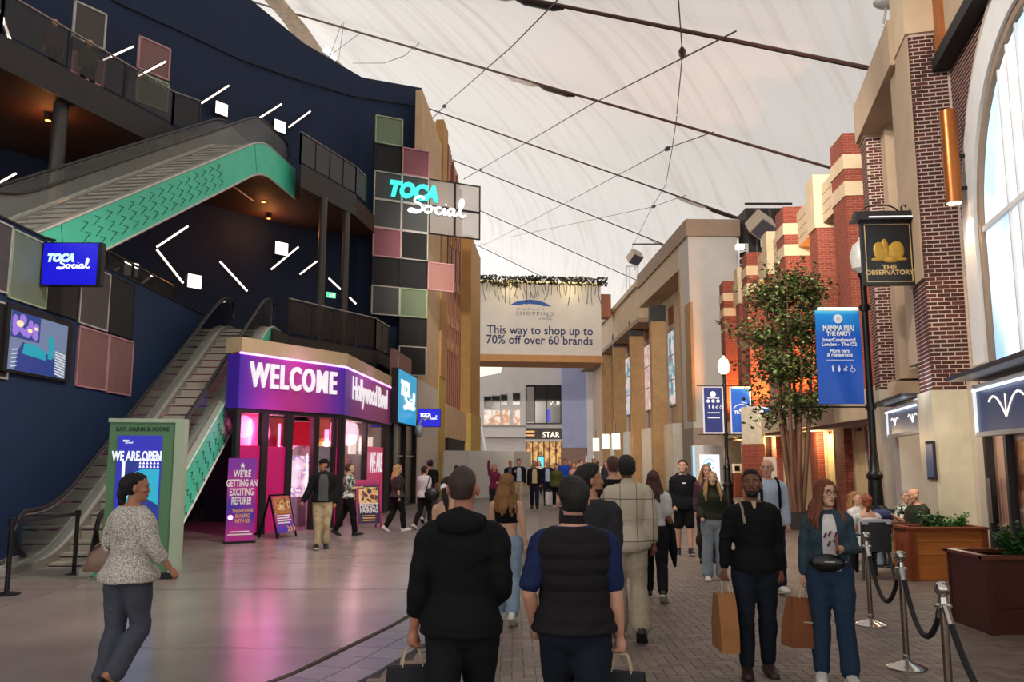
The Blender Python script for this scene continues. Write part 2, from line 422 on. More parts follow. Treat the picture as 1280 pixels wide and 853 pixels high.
L.new(rp.outputs[0], df.inputs[0]); L.new(rp.outputs[0], tr.inputs[0]); L.new(df.outputs[0], mx.inputs[1]); L.new(tr.outputs[0], mx.inputs[2]); L.new(mx.outputs[0], N['Material Output'].inputs[0])
mb = MB(); angs = []
allc = [-51]+CAB+[38, 50, 65, 80]
for a0, a1 in zip(allc, allc[1:]):
    for k in range(8): angs.append((a0+(a1-a0)*k/8, math.sin(math.pi*k/8), a1-a0))
rads = [60*KD, 80*KD, 100*KD]+[KD*(104+4*k) for k in range(18)]
grid = []
for ad, bl, wd in angs:
    grid.append([dome_pt(r, ad, bl*min(wd, 8)*.12*KD) for r in rads])
vs_ = [p for g in grid for p in g]; n = len(rads)
mb.add(vs_, [(i*n+j, i*n+j+1, (i+1)*n+j+1, (i+1)*n+j) for i in range(len(grid)-1) for j in range(n-1)])
mb.build('ceiling', fm, None, smooth=True, angle=180, kind='structure')
# ---- navy back wall: one tall curved wall
M('navy', '#071e3e', .75, 0, .1, 1.5, .05, 20); M('navy_dark', '#0a1526', .8, 0, .1, 2); M('near_black', '#131113', .7, 0, .1, 3); M('dark_brown', '#2a1c17', .8, 0, .15, 2)
NW = [(-27, 6), (-20, 17), (-16.5, 23.5), (-13.4, 28.1), (-10.6, 32.0), (-8.9, 33.8), (-6.7, 35.5), (-4.15, 36.6)]
def nw_hit(px, py, off=0.):
    """where the sight line meets the navy wall (off: that much in front of it)"""
    best = None
    for (x0, y0), (x1, y1) in zip(NW, NW[1:]):
        f = Frame((x0, y0), (x1, y1)); d = off
        q = at_plane(px, py, f.O+f.n*d, f.n); u = (q-f.O).dot(f.u)
        if -.6 <= u <= math.hypot(x1-x0, y1-y0)+.6: best = (q, f); 
        if -1e-6 <= u <= math.hypot(x1-x0, y1-y0): return q, f
    return best
tops = [27, 26, 25, 22.5]+[0]*4
z_a = nw_hit(318, 2)[0].z; z_b = nw_hit(385, 76)[0].z; z_c = nw_hit(527, 110)[0].z
tops = [30, 28, 26, 23, z_a, z_a*.45+z_b*.55, z_b*.7+z_c*.3, z_c]
mb = MB()
for k in range(len(NW)-1):
    (x0, y0), (x1, y1) = NW[k], NW[k+1]; f = Frame((x0, y0), (x1, y1)); off = -f.n*.5
    A0, A1 = Vector((x0, y0, 0)), Vector((x1, y1, 0))
    mb.hexa([A0, A1, A1+off, A0+off]+[A0+Vector((0, 0, tops[k])), A1+Vector((0, 0, tops[k+1])), A1+off+Vector((0, 0, tops[k+1])), A0+off+Vector((0, 0, tops[k]))])
wall_back = mb.build('wall_back', 'navy', None, smooth=True, angle=30, kind='structure')
mb = MB(); pts = [nw_hit(x, y, .03)[0] for x, y in ((140, 0), (230, 41), (300, 74), (362, 96), (441, 120), (524, 133))]
mb.tube(pts, .035, 6); mb.build('trim_1', 'near_black', None, kind='structure')
# ---- left low wall beside the escalator (its top is the parapet of the first landing)
W = Frame((-9.22, 12.0), (-9.32, 25.0))
F1, F2 = 5.7, 12.0
M('navy_matt', '#122c50', .8, 0, .12, 2, .05, 30)
W.b('wall_left', 'navy_matt', None, -9, 13.0, 0, 6.12, -.25, 0, kind='structure')
W.b('trim_2', 'near_black', None, -9, 13.02, 6.12, 6.16, -.3, .03, kind='structure')
# first-floor and second-floor decks
M('deck_top', '#3a3230', .5, 0, .1, 3); M('soffit', '#3a1f14', .75, 0, .2, .8); M('fascia', '#2b2523', .6, 0, .12, 2)
def deck(name, poly, z, th, mat):
    return MB().prism([(x, y, z-th) for x, y in poly], (0, 0, th)).build(name, mat, None, kind='structure')
D1 = [(-26, 12), (-9.47, 12), (-9.57, 25.0), (-7.15, 25.0), (-7.1, 26.5), (-4.85, 30.3), (-4.6, 36.0), (-8.9, 33.5), (-13.4, 27.9), (-20, 16.8)]
deck('floor_upper', D1, F1, .45, 'fascia')
E2 = [tuple(at_z(x, y, F2))[:2] for x, y in ((-60, 14), (0, 46), (215, 160), (375, 207), (444, 246))]
D2 = E2[:3]+[(-9.75, 26.3), (-9.45, 29.7), (-7.75, 29.7)]+E2[3:]+[(-5.6, 36), (-8.9, 33.5), (-13.4, 27.9), (-17, 22.5), (-20, 16.8)]
deck('floor_upper', D2, F2, .75, 'soffit')
MB().prism([(x, y, 0) for x, y in ((-9.0, 24.9), (-7.1, 24.9), (-7.0, 26.4), (-4.9, 30.2), (-5.2, 30.4), (-7.3, 26.7), (-9.0, 25.3))], (0, 0, F1-.46)).build('wall_inner', 'navy_dark', None, kind='structure')
# dark fascia boards on the fronts of the second-floor deck
for (a, b_) in ((E2[0], E2[1]), (E2[1], E2[2]), (E2[3], E2[4])):
    f = Frame(a, b_); L_ = (Vector(b_)-Vector(a)).length
    f.b('trim_3', 'fascia', None, 0, L_, F2-.78, F2+.06, 0.005, .05, kind='structure')
# ---- long beige facade beyond the bowling shop
L2 = Frame((-4.3, 30.1), (-4.3+.057, 31.1))
M('beige_wall', '#c2a583', .85, 0, .1, 1.2, .05, 20); M('pale_wall', '#cfc8bf', .8, 0, .06, 1.5); M('ochre', '#a87f45', .7, 0, .12, 2, .06, 30); M('ochre_light', '#b59a4d', .7, 0, .12, 2)
M('rust_wood', '#8a5132', .55, 0, .25, 3, .1, 30, stretch=(1, 1, .15)); M('wood_tan', '#a8794c', .6, 0, .15, 2, .05, 30); M('void', '#100d0c', .8)
def lu(px): return L2.px(px, 560)[0]
u0, u1 = lu(521), lu(546.5)
bf = thing('facade', 'tall beige facade with rusty wooden fins and ochre pillars past the cyan sign', 'building', L2.P(u0, 0))
L2.b('wall_base', 'pale_wall', bf, u0, u1, 0, L2.px(522, 474)[1], -.3, .02)
z_t = L2.px(528, 112)[1]
mb = MB(); ua = lu(527); ub = lu(556)
zb = L2.px(522, 474)[1]
mb.prism([L2.P(u0, zb, -.3), L2.P(u1, zb, -.3), L2.P(ub, zb, -.3), L2.P(ub, z_t-.3, -.3), L2.P(ua+.3, z_t, -.3), L2.P(u0, z_t, -.3)], L2.n*.3); mb.build('wall', 'beige_wall', bf)
mb = MB(); L2.box(mb, lu(546.5), lu(555), 0, L2.px(548, 470)[1], -.2, .06); mb.build('pillar_base', 'ochre_light', bf)
mb = MB(); L2.box(mb, lu(547.5), lu(553.5), L2.px(548, 470)[1], z_t+1.2, -.3, .1); mb.build('pillar', 'ochre', bf)
L2.b('wall_base', 'beige_wall', bf, lu(555), lu(584), L2.px(560, 548)[1], L2.px(560, 512)[1]+.2, -.6, .12)
L2.b('wall_base', 'pale_wall', bf, lu(555), lu(600), 0, L2.px(560, 548)[1]-.1, -.8, -.05)
L2.b('vent', 'void', bf, lu(557), lu(578), L2.px(560, 566)[1], L2.px(560, 549)[1], -.3, .14)
L2.b('wall', 'beige_wall', bf, lu(555), lu(580), L2.px(560, 512)[1], z_t+2, -1.2, -.5)
nf = 8; ua, ub = lu(556.5), lu(578)
pxs = [557+i*21/nf for i in range(nf)]
for i, p in enumerate(pxs):   # upright timber fins
    a_ = lu(p); L2.b('fin', 'rust_wood', bf, a_, a_+.42, L2.px(p, 511+i*1.6)[1], z_t+1.2-i*.1, -.5, -.1+.02*(i % 2))
for i in range(1, nf-1):
    for (yb) in (290, 345, 393, 424):
        p = pxs[i]; a_ = lu(p); zz = L2.px(p, yb+i*2.2)[1]
        L2.b('fin_block', 'wood_tan', bf, a_+.05, a_+.37, zz-.35, zz+.2, -.1, -.04)
# pointed timber tops of the fins beside the roof
for px_, yt, yb in ((553, 168, 225), (560, 196, 226)):
    a_ = lu(px_); L2.b('fin', 'rust_wood', bf, a_, a_+1.0, z_t-2, L2.px(px_, yt)[1], -.9, .15)
a_ = lu(580.5); b2 = lu(600)
b2 = L2.px(599.5, 560, .35)[0]
L2.b('pillar', 'ochre', bf, a_, b2, 0, L2.px(585, 300)[1], -.7, .35)
L2.b('pillar_base', 'ochre_light', bf, a_-.1, b2, 0, L2.px(580, 516)[1], -.7, .42)
# ---- grey pilastered building across the way (right, far)
GF = Frame((9.25, 43), (9.25-.0381, 44), flip=True)
M('grey_render', '#b9b4ae', .85, 0, .05, 1.5, .04, 20); M('taupe', '#8f7a68', .8, 0, .06, 1.5); M('sand_stone', '#b39d86', .8, 0, .08, 2, .05, 20); M('cap_black', '#1d1b1a', .6); M('tan_pilaster', '#a07f58', .8, 0, .12, 2, .08, 30)
M('white_stone', '#c9c3ba', .8, 0, .06, 2); M('base_stone', '#8a7d72', .8, 0, .1, 2)
gb = thing('building', 'pale grey building with tan black-capped pilasters along the street', 'building', GF.P(0, 0))
zt = GF.px(865, 268)[1]; zc = GF.px(865, 290)[1]; uw = 3.0
u848 = GF.px(848, 330)[0]; u798 = GF.px(798, 345)[0]
GF.b('wall', 'grey_render', gb, 0, u848, 3.4, zc, -2.6, 0); GF.b('wall_base', 'base_stone', gb, -.05, u848, 0, 3.4, -2.62, .04)
GF.b('parapet', 'taupe', gb, -.15, u798, zc, zt, -2.75, .12)
zr = GF.px(848, 338)[1]
GF.b('entablature', 'sand_stone', gb, u848, u798, zr, zc, -2.6, 0)
uend = 47; zl = GF.px(798, 352)[1]
GF.b('entablature', 'sand_stone', gb, u798, uend, zr-.7, zl, -2.6, 0.02); GF.b('cornice', 'sand_stone', gb, u798, uend, zl-.35, zl, -2.6, .22)
GF.b('cornice', 'taupe', gb, u798-.02, uend, zr-1.0, zr-.7, -2.6, .1)
GF.b('recess_wall', 'sand_stone', gb, u848, uend, 0, zr, -2.6, -1.25)
GF.b('panel', 'tan_pilaster', gb, GF.px(866, 400)[0]+.35, GF.px(858, 400)[0]+.2, GF.px(860, 527)[1], GF.px(860, 380)[1], -.1, .04)
GF.b('panel', 'tan_pilaster', gb, u848-.28, u848+.02, 3.4, zr, -1.2, .03)
PIL = [(815, 380, 401), (789, 400, 420), (767.5, 417, 434), (752.5, 429, 440)]
pwin = [blobs('poster_a', ['#d8c9d0', '#e7e2e4', '#3aa0b8', '#c76a72'], 1.2, .55), blobs('poster_b', ['#e4d5d5', '#c99aa0', '#efe6e2'], 1.5, .55)]
for i, (p, yt, yk) in enumerate(PIL):
    u = GF.px(p, 450)[0]; zk = GF.px(p, yk)[1]; zt2 = min(GF.px(p, yt)[1], zr)
    GF.b('pilaster', 'tan_pilaster', gb, u, u+.7, 0, zk, -.92, 0); GF.b('pilaster_cap', 'cap_black', gb, u-.01, u+.71, zk, zt2, -.94, .02)
    GF.b('plinth', 'white_stone', gb, u-2.6, u-.05, 0, GF.px(843, 524)[1]-.1, -1.3, -.6)
WIN = [(843, 836, 412, 505), (812.5, 806, 430, 512), (786.5, 782, 447, 518), (765, 762, 458, 522)]
for i, (pa, pb, yt, yb) in enumerate(WIN):
    ua, ub = GF.px(pa, 450, -1.2)[0], GF.px(pb, 450, -1.2)[0]; z1, z0 = GF.px(pa, yt, -1.2)[1], GF.px(pa, yb, -1.2)[1]
    wnd = GF.b('window', 'taupe', gb, ua-.12, ub+.12, z0-.15, z1+.12, -1.3, -1.2)
    GF.b('pane', pwin[i % 2], wnd, ua, ub, z0, z1, -1.22, -1.17)
    for k in range(1, 3): GF.b('glazing_bar', 'taupe', wnd, ua, ub, z0+(z1-z0)*k/3-.03, z0+(z1-z0)*k/3+.03, -1.2, -1.15)
    GF.b('transom', 'rust_wood', gb, ua, ub, z1+.5, z1+1.6, -1.3, -1.22)
# front end face of the grey building is the side of 'wall' towards the camera; its ground floor is stone
# ---- middle brick building with banded piers
MF = Frame((9.0, 23), (9.0+.0794, 24), flip=True)
def brick_mat(name, c1, c2, mort, sc=1.):
    m, nt, b = newmat(name); MATS[name] = m; N = nt.nodes; L = nt.links
    tc = N.new('ShaderNodeTexCoord'); sp = N.new('ShaderNodeSeparateXYZ'); L.new(tc.outputs['Object'], sp.inputs[0])
    ad = N.new('ShaderNodeMath'); L.new(sp.outputs[0], ad.inputs[0]); L.new(sp.outputs[1], ad.inputs[1])
    cb = N.new('ShaderNodeCombineXYZ'); L.new(ad.outputs[0], cb.inputs[0]); L.new(sp.outputs[2], cb.inputs[1])
    bk = N.new('ShaderNodeTexBrick'); bk.inputs['Scale'].default_value = sc; bk.inputs['Brick Width'].default_value = .225; bk.inputs['Row Height'].default_value = .075; bk.inputs['Mortar Size'].default_value = .008
    for i, h in enumerate((c1, c2, mort)): bk.inputs[1+i].default_value = rgb(h)+(1,)
    L.new(cb.outputs[0], bk.inputs['Vector']); L.new(bk.outputs[0], b.inputs['Base Color']); b.inputs['Roughness'].default_value = .85
    bp = N.new('ShaderNodeBump'); bp.inputs['Strength'].default_value = .4; bp.inputs['Distance'].default_value = .02; bp.invert = True
    L.new(bk.outputs[1], bp.inputs['Height']); L.new(bp.outputs[0], b.inputs['Normal']); return m
brick_mat('red_brick', '#8a3d2b', '#7a3224', '#94604e'); brick_mat('dark_brick', '#4a211e', '#3d1b1a', '#a89a90')
M('cream_stone', '#c9b394', .8, 0, .08, 2, .05, 20); M('window_dark', '#1a1512', .25, 0, .1, 3); M('cream_door', '#d8c490', .6, 0, .06, 2); M('oak', '#9a5a2c', .55, 0, .2, 3)
mbld = thing('building', 'red brick building whose piers carry cream stone bands behind the street tree', 'building', MF.P(0, 0))
ZP = MF.px(1054, 165)[1]
pier_u = [-1.4, 5.3, 11.8, 17.6]
MF.b('wall', 'red_brick', mbld, -1.4, 18.9, 3.5, ZP-1.4, -3, -1.0); 
MF.b('wall_base', 'red_brick', mbld, -4.2, 18.9, 0, 3.5, -3, -.95)
for k, pu in enumerate(pier_u):
    zs = [3.5, ZP-1.75, ZP-1.35, ZP-1.0, ZP-.6, ZP]
    for q in range(5):
        cream = q in (1, 3)
        MF.b('stone_band' if cream else 'pier', 'cream_stone' if cream else 'red_brick', mbld, pu-(.03 if cream else 0), pu+1.15+(.03 if cream else 0), zs[q], zs[q+1], -1.0, .03 if cream else 0)
for k, pu in enumerate(pier_u[:-1]):
    a_, b_ = pu+1.15, pier_u[k+1]; md = (a_+b_)/2+.2
    MF.b('parapet', 'cream_stone', mbld, a_, b_, ZP-1.45, ZP-.25, -1.0, -.45)
    for gv in range(3): MF.b('groove', 'taupe', mbld, a_, b_, ZP-1.2+gv*.3, ZP-1.17+gv*.3, -.46, -.445)
    MF.b('post_cap', 'cream_stone', mbld, md-.45, md+.45, ZP-1.6, ZP+.1, -1, -.2); MF.b('post', 'red_brick', mbld, md-.42, md+.42, 3.5, ZP-1.6, -1, -.25)
    for s_ in (-1, 1):
        c = md+s_*((b_-a_)/4+.05); hw = (b_-a_)/4-.45
        wd = MF.b('window', 'void', mbld, c-hw, c+hw, ZP-4.6, ZP-1.7, -1.02, -.93)
        MF.b('pane', 'window_dark', wd, c-hw+.1, c-.05, ZP-4.5, ZP-1.8, -.95, -.9); MF.b('pane', 'window_dark', wd, c+.05, c+hw-.1, ZP-4.5, ZP-1.8, -.95, -.9)
        MF.b('sill', 'cream_stone', wd, c-hw-.1, c+hw+.1, ZP-4.85, ZP-4.6, -1, -.75)
        MF.b('panel', 'oak', mbld, c-hw, c+hw, 4.2, ZP-5, -1.02, -.92)
MF.b('fascia', 'cream_stone', mbld, -4.2, 18.9, 2.8, 3.55, -1.0, .04)
MF.b('soffit_band', 'taupe', mbld, -4.2, 18.9, 2.7, 2.8, -1.0, -.1)
for q in range(8):
    u = -4.0+q*2.86
    MF.b('pier', 'red_brick', mbld, u, u+.85, 0, 2.7, -1.0, -.55)
    dr = MF.b('door', 'cream_door', mbld, u+.85, u+2.86, 0, 2.6, -.95, -.85)
    for (a_, b_) in ((.85, 1.0), (1.8, 1.9), (2.7, 2.86)): MF.b('door_frame', 'cream_stone', dr, u+a_, u+b_, 0, 2.7, -.9, -.78)
    MF.b('door_gap', 'void', dr, u+1.3, u+1.8, 0, 2.6, -.86, -.845)
# ---- nearest brick building with arched window
NF = Frame((7.56, 15.5), (7.56+.243, 16.5), flip=True)
M('near_stone', '#b8ad9f', .6, 0, .1, 1.5, .05, 20); M('sandstone', '#c3bba6', .35, 0, .12, 2.5, .05, 8); M('frame_stone', '#b09a82', .8, 0, .06, 1.5); M('mortar', '#c4b3a6', .9, 0, .1, 20); M('arch_white', '#d6d6d6', .55, 0, .04, 3)
for k, h in enumerate(('#4d231f', '#42201d', '#572a24', '#3c1a19')): M('brick_%d' % k, h, .85, 0, .12, 30, .2, 80)
nbld = thing('building', 'dark brick building with arched white window and blue shop fascias', 'building', NF.P(-1, 0))
U1a, U1b = -.82, .2          # near pier along the street
DEP = .62
zcap = NF.px(1137, 33, 0)[1]-.05; zs_ = NF.px(1168, 487, 0)[1]
U2a, U2b = NF.px(1097, 440)[0], NF.px(1090, 440)[0]
zcap2 = NF.px(1084, 164)[1]; ztop = NF.px(1073, 134)[1]; uend = NF.px(1073, 134)[0]
NF.b('wall', 'mortar', nbld, -12, U1a, 0, 13.5, -1.3, -DEP-.05)
NF.b('pier_base', 'sandstone', nbld, U1a-.03, U1b+.03, 0, zs_, -DEP-.2, .03)
core = NF.b('pier', 'mortar', nbld, U1a+.02, U1b-.02, zs_, zcap, -DEP-.2, -.02)
NF.b('pier_cap', 'cream_stone', nbld, U1a-.04, U1b+.04, zcap, 13.5, -DEP-.2, .05)
NF.b('pier_base', 'near_stone', nbld, U2a-.03, U2b+.03, 0, 3.4, -DEP-.2, .03)
core2 = NF.b('pier', 'mortar', nbld, U2a+.02, U2b-.02, 3.4, zcap2, -DEP-.2, -.02)
NF.b('pier_cap', 'frame_stone', nbld, U2a-.03, U2b+.03, zcap2, ztop-.9, -DEP-.2, .03)
NF.b('entablature', 'frame_stone', nbld, U1b, uend, ztop-.95, ztop, -1.3, .12)
NF.b('parapet', 'frame_stone', nbld, -12, uend, ztop, ztop+.25, -1.3, -.1)
NF.b('frame', 'frame_stone', nbld, U1b, U1b+.75, 3.6, ztop-.95, -.7, -.02)
NF.b('frame', 'frame_stone', nbld, U2b, uend, 0, ztop-.95, -1.2, -.05)
NF.b('frame', 'frame_stone', nbld, U2a-.5, U2a, 3.6, ztop-.95, -.9, -.35)
ua, ub = U1b+.75, U2a-.5
NF.b('recess_wall', 'taupe', nbld, U1b, U2b, 3.6, ztop-.95, -1.3, -.75)
z_l = 7.2
M('grey_panel', '#b9b0a6', .5, 0, .05, 2)
for k in range(2):
    wn = NF.b('window', 'near_stone', nbld, ua+(ub-ua)*k/2+.06, ua+(ub-ua)*(k+1)/2-.06, z_l, ztop-1.3, -.78, -.68)
    NF.b('pane', 'grey_panel', wn, ua+(ub-ua)*k/2+.2, ua+(ub-ua)*(k+1)/2-.2, z_l+.15, ztop-1.45, -.7, -.64)
    NF.b('glazing_bar', 'oak', wn, ua+(ub-ua)*k/2+.2, ua+(ub-ua)*(k+1)/2-.2, 8.6, 8.66, -.66, -.62)
NF.b('panel', 'oak', nbld, ua, ub, 5.2, z_l-.3, -.76, -.68)
NF.b('carved_panel', 'white_stone', nbld, ua+.1, ub-.4, 3.9, 5.1, -.76, -.55)
for k in range(4): NF.b('moulding', 'white_stone', nbld, ua+.05, ub-.35, 3.75+k*.07, 3.79+k*.07, -.56, -.5+.02*k)
NF.b('entrance_wall', 'near_stone', nbld, U1b, U2a, 0, 3.6, -1.5, -1.2)
NF.b('entrance_panel', 'cream_door', nbld, U1b+.4, U1b+2.0, 0, 2.7, -1.25, -1.1); NF.b('entrance_panel', 'oak', nbld, U1b+2.0, U2a-.6, 0, 2.6, -1.25, -1.12)
NF.b('jamb', 'white_stone', nbld, U2a-.7, U2a-.05, 0, 3.2, -1.2, -.2)
# bricks: side face of the near pier, one by one
BL, BH, BG = .208, .057, .075
bmesh_full = None
def brick_mesh(l, h=BH, dp=.03):
    return MB().box((0, 0, 0), (l, dp, h))
side_x = NF.n                     # across the side face (towards the street)
def brick_rot(xdir, ndir):
    m = Matrix.Identity(3)
    for i in range(3): m[i][0] = xdir[i]; m[i][1] = ndir[i]; m[i][2] = (0, 0, 1)[i]
    return m
bd = {}
def brick_data(key, l):
    k = (key, round(l, 3))
    if k not in bd:
        me = bpy.data.meshes.new('brick'); q = brick_mesh(l); me.from_pydata(q.v, [], q.f); fix_normals(me); me.materials.append(MATS['brick_%d' % key]); bd[k] = me
    return bd[k]
def course_cells(width, row):
    """bricks of one course: (start, length)"""
    out = []; x = 0 if row % 2 == 0 else -.1125
    while x < width-.02:
        a_, b_ = max(x, 0), min(x+BL, width)
        if b_-a_ > .04: out.append((a_, b_-a_))
        x += .225
    return out
rows = int((zcap-zs_)/BG); nbrk = 0
mbk = MB()
Rm = brick_rot(NF.n, -NF.u)
lo_z = zs_
for r in range(rows):
    for a_, l in course_cells(DEP, r):
        c = NF.P(U1a+.031, zs_+r*BG+BH/2+.005, -DEP+a_+l/2-.01)
        if nbrk < 298:
            ob = bpy.data.objects.new('brick', brick_data(random.randint(0, 3), l)); COL.objects.link(ob); ob.parent = core
            ob.matrix_parent_inverse = Matrix.Identity(4); ob.matrix_basis = wmat(core).inverted() @ (Matrix.Translation(c+NF.u*random.uniform(-.003, .003)) @ Rm.to_4x4()); nbrk += 1
        else: mbk.box(c, (l, .03, BH), Rm)
def wall_bricks(mb, frame, u0, u1, z0, z1, d, keep=None):
    R2 = brick_rot(frame.u, frame.n)
    for r in range(int((z1-z0)/BG)):
        for a_, l in course_cells(u1-u0, r):
            u = u0+a_+l/2; z = z0+r*BG+BH/2
            if keep and not keep(u, z): continue
            mb.box(frame.P(u, z, d-.012), (l, .03, BH), R2)
def side_bricks(mb, frame, u, d0, d1, z0, z1):
    for r in range(int((z1-z0)/BG)):
        for a_, l in course_cells(d1-d0, r): mb.box(frame.P(u+.005, z0+r*BG+BH/2, d0+a_+l/2), (l, .03, BH), Rm)
bm_, nt, b = newmat('brick_mix'); MATS['brick_mix'] = bm_
geo = nt.nodes.new('ShaderNodeNewGeometry'); rp = nt.nodes.new('ShaderNodeValToRGB'); e = rp.color_ramp.elements; e[0].color = rgb('#3c1a19')+(1,); e[1].color = rgb('#572a24')+(1,)
nt.links.new(geo.outputs['Random Per Island'], rp.inputs[0]); nt.links.new(rp.outputs[0], b.inputs['Base Color']); b.inputs['Roughness'].default_value = .85
wall_bricks(mbk, NF, U1a+.02, U1b-.02, zs_, zcap, -.019)
mbk.build('brickwork', bm_, core, kind='stuff')
mb = MB(); wall_bricks(mb, NF, U2a+.02, U2b-.02, 3.4, zcap2, -.019); side_bricks(mb, NF, U2a+.026, -DEP, -.02, 3.4, zcap2); mb.build('brickwork', bm_, core2, kind='stuff')
zst = NF.px(1152, 350)[1]; NF.b('pier_facing', 'frame_stone', nbld, U1a+.06, U1b+.03, zst, zcap, -.03, .02)
# arched window in the set-back wall
dW = -DEP-.05
pa = [NF.px(x, y, dW) for x, y in ((1216, 400), (1222, 205), (1244, 92), (1262, 35))]
ul = pa[0][0]
def circ(p, q, r):
    (x1, y1), (x2, y2), (x3, y3) = p, q, r
    d = 2*(x1*(y2-y3)+x2*(y3-y1)+x3*(y1-y2))
    ux = ((x1*x1+y1*y1)*(y2-y3)+(x2*x2+y2*y2)*(y3-y1)+(x3*x3+y3*y3)*(y1-y2))/d
    uy = ((x1*x1+y1*y1)*(x3-x2)+(x2*x2+y2*y2)*(x1-x3)+(x3*x3+y3*y3)*(x2-x1))/d
    return ux, uy, math.hypot(x1-ux, y1-uy)
cu_, cz_, cr_ = circ(pa[1], pa[2], pa[3])
RA = max(2.2, min(3.6, abs(ul-cu_))); cu_ = ul-RA; cz_ = max(5.5, min(7.5, cz_))
z_can = NF.px(1216, 462, dW)[1]
def arch_pts(r, n=24): return [(cu_+r*math.cos(math.pi*k/n), cz_+r*math.sin(math.pi*k/n)) for k in range(n+1)]
def arch_band(name, r1, r0, d0, d1, mat, par):
    o_ = [(cu_+r1, z_can)]+arch_pts(r1)+[(cu_-r1, z_can)]; i_ = [(cu_+r0, z_can)]+arch_pts(r0)+[(cu_-r0, z_can)]
    mb = MB()
    for k in range(len(o_)-1):
        (a1, b1), (a2, b2), (a3, b3), (a4, b4) = o_[k], o_[k+1], i_[k+1], i_[k]
        mb.hexa([NF.P(a1, b1, d0), NF.P(a2, b2, d0), NF.P(a3, b3, d0), NF.P(a4, b4, d0), NF.P(a1, b1, d1), NF.P(a2, b2, d1), NF.P(a3, b3, d1), NF.P(a4, b4, d1)])
    return mb.build(name, mat, par)
aw = arch_band('arch_window', RA, RA-.34, dW-.1, dW+.06, 'near_stone', nbld)
arch_band('arch_surround', RA-.34, RA-.95, dW-.1, dW+.14, 'arch_white', aw); arch_band('arch_frame', RA-.95, RA-1.08, dW-.05, dW+.08, 'taupe', aw)
M('bright_reveal', '#b4c6d6', .5)
pg_ = [(cu_+RA-1.1, z_can)]+arch_pts(RA-1.1)+[(cu_-RA+1.1, z_can)]
blobs('daylit_blind', ['#8fb9dc', '#c6daea', '#e4edf4', '#b4d0e6'], .5, .9)
MB().prism([NF.P(a_, b_, dW-.02) for a_, b_ in pg_], NF.n*.03).build('pane', 'daylit_blind', aw)
for k in range(-3, 4):
    uu = cu_+k*.42; hz = cz_+math.sqrt(max(0, (RA-1.1)**2-(k*.42)**2)); NF.b('glazing_bar', 'arch_white', aw, uu-.025, uu+.025, z_can, hz, dW, dW+.05)
NF.b('glazing_bar', 'arch_white', aw, cu_-RA+.9, cu_+RA-.9, cz_-.04, cz_+.04, dW, dW+.06)
def keep(u, z):
    if z < z_can-.1: return False
    if z < cz_: return abs(u-cu_) > RA
    return math.hypot(u-cu_, z-cz_) > RA
mb = MB(); wall_bricks(mb, NF, U1a-2.6, U1a-.01, z_can-1.2, 12.2, dW+.001, lambda u, z: keep(u, z) or (z < z_can and u > U1a-.3)); mb.build('brickwork', bm_, nbld, kind='stuff')
mb = MB(); wall_bricks(mb, NF, U1a-.62, U1a-.3, .2, z_can-1.2, dW+.001); mb.build('brickwork', bm_, nbld, kind='stuff')
NF.b('jamb', 'near_stone', nbld, U1a-.3, U1a-.02, 0, 3.3, dW, dW+.12)
zg = (NF.px(1178, 92, dW)[1]+NF.px(1236, 2, dW)[1])/2
NF.b('gutter', 'near_black', nbld, -11, U1a-.02, zg-.12, zg+.12, dW-.05, dW+.3); NF.b('frieze', 'frame_stone', nbld, -11, U1a-.02, zg+.12, zg+1.6, dW-.05, dW+.16); NF.b('frieze_band', 'oak', nbld, U1a-.5, U1a-.02, zg+.12, zg+1.6, dW, dW+.22)
# closing walls so the place is not open to the sky behind what is seen
MB().box((34, 40, 6), (.3, 110, 12)).build('wall_right', 'mortar', None, kind='structure')
# ================================================================ LEFT SIDE
M('teal', '#52dcb8', .5, 0, .06, 1.5); M('teal_dark', '#14584b', .6); M('steel', '#a9a59d', .35, .7, .08, 4, stretch=(1, 1, 8)); M('steel_light', '#c5c0b5', .4, .35, .06, 3)
M('step_grey', '#a39c90', .55, .1, .12, 20, stretch=(1, 20, 20)); M('rubber', '#0e0e0f', .45); M('rail_steel', '#8f8b86', .3, .8); M('black_metal', '#141314', .45, .3)
M('white_trim', '#cfc9bf', .5); glass('pane_clear', '#a8b0b0', .10, .72); dusty('dusty_glass', '#a3a69c', .17, .25); dusty('smoke_pane', '#2b2422', .55, .3)
dusty('mesh_dark', '#101013', .88, .7); dusty('mesh_grey', '#4a4c4c', .86, .6); dusty('mesh_pale', '#a09a96', .55, .6); dusty('mesh_green', '#6f7f62', .92, .6); dusty('mesh_pink', '#8e5560', .92, .6); dusty('mesh_pink_clear', '#b9847e', .55, .6)
M('frame_pale', '#b8b3ac', .5); M('frame_green', '#9fb08f', .5); M('frame_pink', '#c08c94', .5); M('panel_pink', '#86605d', .7, 0, .06, 6); M('panel_grey', '#4c4644', .7, 0, .08, 5); M('panel_green', '#6d7a63', .55, 0, .15, 1.2); M('panel_black', '#1d1b1c', .75, 0, .1, 5)
E('led_white', '#ffe9dc', 3.2); E('light_white', '#fff0e6', 2.2)
